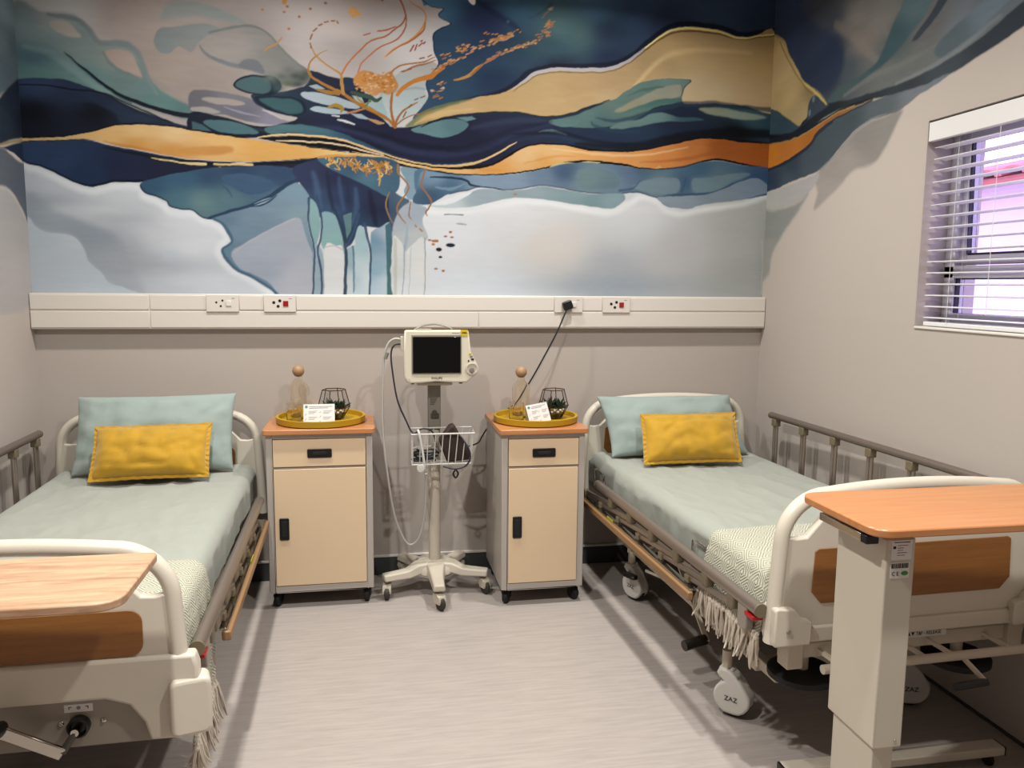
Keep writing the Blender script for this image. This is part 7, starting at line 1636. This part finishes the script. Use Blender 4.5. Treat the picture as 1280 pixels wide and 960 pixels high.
for k, aa in enumerate((270, 342, 54, 126, 198)):
    a = math.radians(aa); M_ = Matrix.Rotation(a, 4, 'Z')
    pts = [(.05, .14), (.10, .138), (.15, .118), (.19, .116), (RL+.02, .114)]
    m_ = MB(); rows = []
    for (r, z), w_, th_ in zip(pts, (.062, .048, .038, .036, .032), (.058, .05, .042, .038, .034)):
        rows.append([(r, -w_, z-th_/2), (r, w_, z-th_/2), (r, w_*.8, z+th_/2), (r, -w_*.8, z+th_/2)])
    vs_ = [p for q in rows for p in q]; fs = [(0, 1, 2, 3), tuple(range(16, 20))[::-1]]
    for i in range(4):
        for c in range(4): fs.append((i*4+c, i*4+(c+1) % 4, (i+1)*4+(c+1) % 4, (i+1)*4+c))
    m_.add(vs_, fs).xf(M_).build('leg', 'stand_cream', base, bevel=.008, seg=3)
    c = bpy.data.objects.new('caster', None); COL.objects.link(c); c.parent = st; c.location = (RL*math.cos(a), RL*math.sin(a), 0); c.rotation_euler = (0, 0, (.35, .3, 1.2, 2.0, -.25)[k]+.15)
    w = inst('wheel', cwm, c, (0, -.012, 0)); inst('housing', chm, c)
    MB().cyl((0, .008, .08), (0, .008, .105), .008, n=8).build('stem', 'monitor_grey', c)
MB().cyl((0, 0, .16), (0, 0, .86), .031, n=24).build('pole', 'stand_cream', st)
MB().box(-.032, .032, -.02, .02, .86, 1.10).build('upper_channel', 'monitor_grey', st, bevel=.004)
m_ = MB()
for i in range(5): m_.box(-.022, .015-.004*i, -.0208, -.0199, 1.02-.008*i, 1.023-.008*i)
m_.build('channel_label', 'print_black', st)
MB().box(-.018, .022, -.028, -.018, .92, .945).cyl((0, -.03, .95), (0, -.02, .95), .012, n=12).build('clamp', 'frame_dark', st, bevel=.002)
MB().prism(rrect(-.09, .09, -.06, .06, .02), 1.092, 1.108, 'z').build('mount_plate', 'stand_cream', st, bevel=.004)
# basket of wire
bk = bpy.data.objects.new('wire_basket', None); COL.objects.link(bk); bk.parent = st
bx0, bx1, bz0, bz1, by0, by1 = -.125, .188, .705, .862, -.155, -.035
def wire(p, r=.0026, n=6): return MB().tube(p, r, n).build('wire', 'wire_white', bk)
MB().tube([(bx0, by0, bz1), (bx1, by0, bz1), (bx1, by1, bz1+.01), (bx0, by1, bz1+.01)], .0042, 8, closed=True).build('rim', 'wire_white', bk)
nb = 9
for i in range(nb):
    f = i/(nb-1); xt = bx0+.008+(bx1-bx0-.016)*f; xb_ = bx0-.006+.012+(bx1-bx0-.03)*f
    wire([(xt, by0, bz1), (xb_, by0+.02, bz0), (xb_, by1-.005, bz0), (xt, by1, bz1+.01)])
for j in range(3):
    z = bz0+.0+.0*j; y = by0+.03+j*.035; wire([(bx0+.004, y, bz1-.0), (bx0+.006, y, bz0), (bx1-.014, y, bz0), (bx1-.002, y, bz1)])
wire([(bx0+.002, by0+.02, bz0), (bx1-.016, by0+.02, bz0)], .0034); wire([(bx0+.004, by0+.012, .79), (bx0+.03, by0+.012, .80), (bx0+.10, by0+.012, .80)], .0034)
MB().tube(smoothline([(-.02, -.03, .74), (-.03, .03, .74), (.03, .03, .74), (.02, -.03, .74)], 4), .006, 6).build('basket_clamp', 'frame_dark', st)
# things in the basket
cu = MB(); 
prf = [(.055, 0), (.165, .01), (.15, .055), (.085, .175), (.065, .165), (.02, .10)]
cu.prism([(p[0]*1.15-.04, p[1]*1.12) for p in prf], -.045, .02, 'y')
tag(cu.xf(Matrix.Translation((SX+.03, SY-.085, .712)) @ Matrix.Rotation(.05, 4, 'X')).build('pressure_cuff', 'cuff_brown', None, bevel=.012, seg=3), 'brown blood pressure cuff stuffed into the wire basket', 'cuff')
cb = MB(); rnd = random.Random(3); pts = []
for k in range(46):
    a = k*.62; r_ = .032+.012*math.sin(k*.37); pts.append((SX-.055+(r_+.02)*math.cos(a), SY-.095+r_*.75*math.sin(a), .716+.0012*k+.004*math.sin(k*1.7)))
tag(cb.tube(smoothline(pts, 4), .0048, 7).build('cable_bundle', 'lead_dark', None), 'coiled dark sensor cable lying in the wire basket', 'cable')
# patient monitor
pm = thing('patient_monitor', 'cream patient monitor with black screen on the rolling stand', 'monitor', (SX, SY, 1.108))
zc0 = 1.108
outl = [(-.145, .012), (-.135, .004), (-.07, .006), (0, .012), (.09, .006), (.155, .006), (.178, .03), (.205, .05), (.212, .08), (.200, .105), (.182, .14), (.172, .16), (.160, .26), (.155, .266), (-.148, .266), (-.153, .26), (-.158, .16), (-.157, .04)]
MB().prism(outl, -.135, -.09, 'y').build('front_bezel', 'monitor_cream', pm, bevel=.008, seg=3)
MB().prism(rrect(-.14, .14, .008, .255, .02), -.092, .06, 'y').build('housing', 'monitor_cream', pm, bevel=.008)
MB().box(-.120, .125, -.138, -.134, .05, .243).build('screen_surround', 'monitor_grey', pm, bevel=.003)
MB().box(-.114, .120, -.1405, -.137, .056, .234).build('screen', 'screen_black', pm, bevel=.001)
kn = MB().lathe([(1e-6, .0), (.033, 0), (.033, .006), (.026, .008), (.022, .004), (1e-6, .004)], 28, (.177, -.134, .075), Matrix.Rotation(PI/2, 3, 'X')).build('control_knob', 'stand_cream', pm)
MB().lathe([(1e-6, .0), (.013, 0), (.011, .012), (1e-6, .013)], 20, (.176, -.138, .070), Matrix.Rotation(PI/2, 3, 'X')).build('knob_grip', 'monitor_grey', kn)
for (dx, dz, w_, m__) in ((.168, .150, .009, 'sticker_yellow'), (.174, .136, .010, 'monitor_grey'), (.180, .122, .010, 'black_plastic'), (.160, .114, .005, 'black_plastic')): MB().box(dx-w_/1.4, dx+w_/1.4, -.138, -.134, dz-.0045, dz+.0045).build('button', m__, pm, bevel=.0015)
MB().lathe([(1e-6, 0), (.008, 0), (.008, .003), (1e-6, .003)], 16, (-.135, -.134, .022), Matrix.Rotation(PI/2, 3, 'X')).build('power_button', 'stand_cream', pm)
MB().box(.120, .156, -.1375, -.1345, .238, .268).build('yellow_sticker', 'sticker_yellow', pm)
MB().box(.125, .151, -.1381, -.1374, .250, .2525).box(.128, .148, -.1381, -.1374, .2545, .257).build('sticker_print', 'print_black', pm)
text('PHILIPS', .0135, 'print_black', pm, (.003, -.1358, .030), FACE, 'lettering', .0005, sx=1.25)
MB().box(.078, .114, -.1356, -.1348, .2505, .2535).build('small_print', 'print_grey', pm)
MB().tube(smoothline([(-.10, -.03, .262), (-.06, -.03, .282), (0, -.03, .29), (.05, -.03, .282), (.09, -.03, .266)], 5), .008, 8, sx=.6, sy=1.3).build('carry_handle', 'monitor_grey', pm)
MB().box(-.09, -.02, -.12, -.09, .262, .272).build('latch', 'plastic_grey', pm, bevel=.003)
for dx in (-.115, .125): MB().cyl((dx, -.1, -.002), (dx, -.1, .012), .009, n=12).build('foot', 'frame_dark', pm)
MB().box(-.172, -.155, -.12, -.095, .165, .235).build('module_bay', 'stand_cream', pm, bevel=.003)
def hose(name, pts, r, m, label, cat='hose', n=8, k=8): return tag(MB().tube(smoothline(pts, k), r, n).build(name, m, None, 60), label, cat)
mz = 1.108
hs_ = hose('monitor_hose', [(SX-.16, SY-.1, mz+.215), (SX-.20, SY-.10, mz+.222), (SX-.235, SY-.095, mz+.19), (SX-.255, SY-.09, mz+.10), (SX-.262, SY-.08, .95), (SX-.255, SY-.08, .78), (SX-.235, SY-.07, .60), (SX-.205, SY-.06, .42), (SX-.16, SY-.055, .30), (SX-.125, SY-.055, .27), (SX-.085, SY-.07, .31), (SX-.06, SY-.09, .42), (SX-.052, SY-.115, .56), (SX-.053, SY-.14, .66)], .006, 'hose_grey', 'pale grey air hose looping down from the monitor beside the stand pole')
MB().cyl((SX-.236, SY-.095, mz+.155), (SX-.246, SY-.093, mz+.125), .010, n=12).build('hose_clip', 'monitor_grey', hs_)
hose('sensor_lead', [(SX-.16, SY-.1, mz+.195), (SX-.20, SY-.10, mz+.192), (SX-.218, SY-.098, mz+.15), (SX-.212, SY-.105, mz+.06), (SX-.19, SY-.115, 1.03), (SX-.15, SY-.12, .93), (SX-.115, SY-.13, .865), (SX-.07, SY-.15, .89), (SX-.02, SY-.135, .87), (SX+.0, SY-.1, .80)], .0042, 'lead_dark', 'dark sensor lead running from the monitor side down into the basket', 'cable')
wt = hose('white_hose', [(SX-.085, SY-.10, .80), (SX-.092, SY-.14, .875), (SX-.088, SY-.170, .87), (SX-.075, SY-.175, .80), (SX-.066, SY-.178, .735), (SX-.062, SY-.175, .695)], .0062, 'hose_white', 'short white hose hanging over the front of the wire basket')
MB().lathe([(1e-6, 0), (.019, 0), (.020, .004), (.018, .010), (1e-6, .011)], 24, (SX-.082, SY-.178, .698), Matrix.Rotation(PI/2, 3, 'X')).build('round_connector', 'hose_white', wt)
hose('black_lead', [(SX+.04, SY-.09, .85), (SX+.10, SY-.13, .86), (SX+.15, SY-.165, .80), (SX+.165, SY-.17, .74), (SX+.14, SY-.17, .70), (SX+.09, SY-.172, .687), (SX+.03, SY-.165, .70)], .0045, 'lead_dark', 'black cable looping over the right side of the basket with a hanging clip', 'cable')
tag(MB().tube(smoothline([(SX+.092, SY-.172, .682), (SX+.080, SY-.172, .662), (SX+.092, SY-.172, .642), (SX+.104, SY-.172, .662)], 5, True), .0045, 8, closed=True).build('cable_clip', 'black_plastic', None, 60), 'small black ring clip hanging under the basket', 'clip')
# plug and power cord
pc = thing('power_cord', 'black power cord with plug hanging from the trunking socket', 'cord', (2.70, -TD-.009, 1.487))
PX, PY, PZ = 2.70, -TD-.009, 1.487
MB().prism(rrect(-.026, .026, -.022, .026, .010, 4), -.032, .0, 'y').xf(Matrix.Rotation(-.35, 4, 'Y')).build('plug', 'black_plastic', pc, bevel=.005)
cp = [(2.690, -.085, 1.462), (2.665, -.10, 1.41), (2.625, -.115, 1.33), (2.56, -.12, 1.21), (2.50, -.115, 1.10), (2.433, -.09, .985), (2.39, -.035, .925), (2.33, -.021, .865), (2.27, -.021, .81), (2.232, -.09, .782), (2.197, -.18, .764), (2.147, -.22, .755), (2.09, -.23, .75)]
MB().tube(smoothline([(a-PX, b_-PY, c-PZ) for a, b_, c in cp], 8), .0042, 8).build('cord', 'black_rubber', pc, 60)
# ---------------------------------------------------------------- overbed tables
def overbed(label, x0, x1, yb, yf, zt, topm, rr, colx, coly0, coly1, baseY, leftcol, details):
    t = thing('overbed_table', label, 'table', ((x0+x1)/2, (yb+yf)/2, 0)); ox, oy = t.location.x, t.location.y
    T_ = Matrix.Translation((-ox, -oy, 0))
    MB().prism(rrect(x0, x1, yf, yb, rr, 8), zt-.022, zt, 'z').xf(T_).build('table_top', topm, t, bevel=.004)
    c0, c1 = colx; cm = (c0+c1)/2
    MB().prism([(c0, coly0), (c1, coly0), (c1, coly1), (c0, coly1)], .385, zt-.04, 'z').xf(T_).build('column', 'table_column', t, bevel=.004)
    MB().box(c0+.012, c1-.010, coly0+.018, coly1-.012, .05, .40).xf(T_).build('inner_tube', 'table_column', t, bevel=.003)
    MB().box(c0+.005, c1+.4*leftcol if leftcol > 0 else c1, (coly0+coly1)/2-.03, (coly0+coly1)/2+.03, zt-.045, zt-.022).xf(T_).build('top_bracket', 'frame_cream', t, bevel=.002) if leftcol > 0 else MB().box(c0-.4, c1, (coly0+coly1)/2-.03, (coly0+coly1)/2+.03, zt-.045, zt-.022).xf(T_).build('top_bracket', 'frame_cream', t, bevel=.002)
    ym = (coly0+coly1)/2
    bx0_, bx1_ = (c0-.01, c1+.70) if leftcol > 0 else (c0-.78, c1+.01)
    for yy in baseY: MB().box(bx0_, bx1_, yy-.028, yy+.028, .045, .075).xf(T_).build('base_beam', 'table_column', t, bevel=.004)
    MB().box(c0, c1, min(baseY)+.028, max(baseY)-.028, .042, .078).xf(T_).build('base_cross', 'table_column', t, bevel=.004)
    wl = MB().lathe([(1e-6, -.01), (.018, -.01), (.0225, -.004), (.0225, .004), (.018, .01), (1e-6, .01)], 16, (0, 0, .0225), Matrix.Rotation(PI/2, 3, 'Y')).mesh('caster', 'black_rubber')
    for yy in baseY:
        for xx in (bx0_+.04, bx1_-.04): inst('caster', wl, t, (xx-ox, yy-oy, 0))
        for xx in (bx0_, bx1_): MB().box(xx-.006, xx+.004, yy-.028, yy+.028, .045, .075).xf(T_).build('end_cap', 'black_plastic', t, bevel=.003)
    if details:
        # release lever under the near edge
        lv = MB().box(c0-.055, c0-.02, -2.52, -2.325, zt-.052, zt-.03).xf(T_).build('height_lever', 'chrome', t, bevel=.003)
        MB().box(c0-.056, c0-.019, -2.545, -2.518, zt-.053, zt-.029).xf(T_).build('lever_cap', 'black_plastic', lv, bevel=.003)
        y = coly0; x = c0
        pl = MB().box(x+.014, x+.072, y-.0012, y+.0005, .905, .956).xf(T_).build('rating_label', 'card_white', t)
        m_ = MB().box(x+.02, x+.066, y-.0016, y-.001, .950, .952)
        for i, w_ in enumerate((.030, .018, .016, .028, .022)): m_.box(x+.030, x+.030+w_, y-.0016, y-.001, .942-i*.0065, .9432-i*.0065)
        m_.box(x+.018, x+.026, y-.0016, y-.001, .934, .941)
        m_.xf(T_).build('printed_lines', 'print_black', pl)
        p2 = MB().box(x+.014, x+.068, y-.0012, y+.0005, .855, .898).xf(T_).build('approval_label', 'card_white', t)
        m_ = MB(); rnd = random.Random(1); xx = x+.016
        while xx < x+.064:
            w_ = rnd.choice((.001, .0018, .003)); m_.box(xx, xx+w_, y-.0016, y-.001, .882, .895); xx += w_+rnd.choice((.001, .0016))
        m_.xf(T_).build('bar_marks', 'print_black', p2)
        text('C E', .015, 'print_black', p2, (x+.028-ox, y-.0016-oy, .867), FACE, 'lettering', sx=.9)
        MB().lathe([(1e-6, 0), (.010, 0), (.010, .0006), (1e-6, .0006)], 20, (x+.055-ox, y-.001-oy, .868), Matrix.Rotation(PI/2, 3, 'X') @ Matrix.Diagonal((1, .6, 1))).build('green_mark', 'label_green', p2)
        MB().sphere((c1-.02-ox, y-oy, .405), .004, 8, 6).build('screw', 'chrome', t)
    return t
overbed('orange wood-topped overbed table at the foot of the right bed', 2.862, 3.68, -2.222, -2.60, 1.0, 'wood_orange', .05, (2.925, 3.008), -2.55, -2.335, (-2.13, -2.76), 1, True)
overbed('oak-topped overbed table at the foot of the left bed', .27, 1.082, -2.195, -2.535, .905, 'wood_oak', [.02, .04, .05, .06], (.30, .38), -2.50, -2.30, (-2.13, -2.62), 1, False)
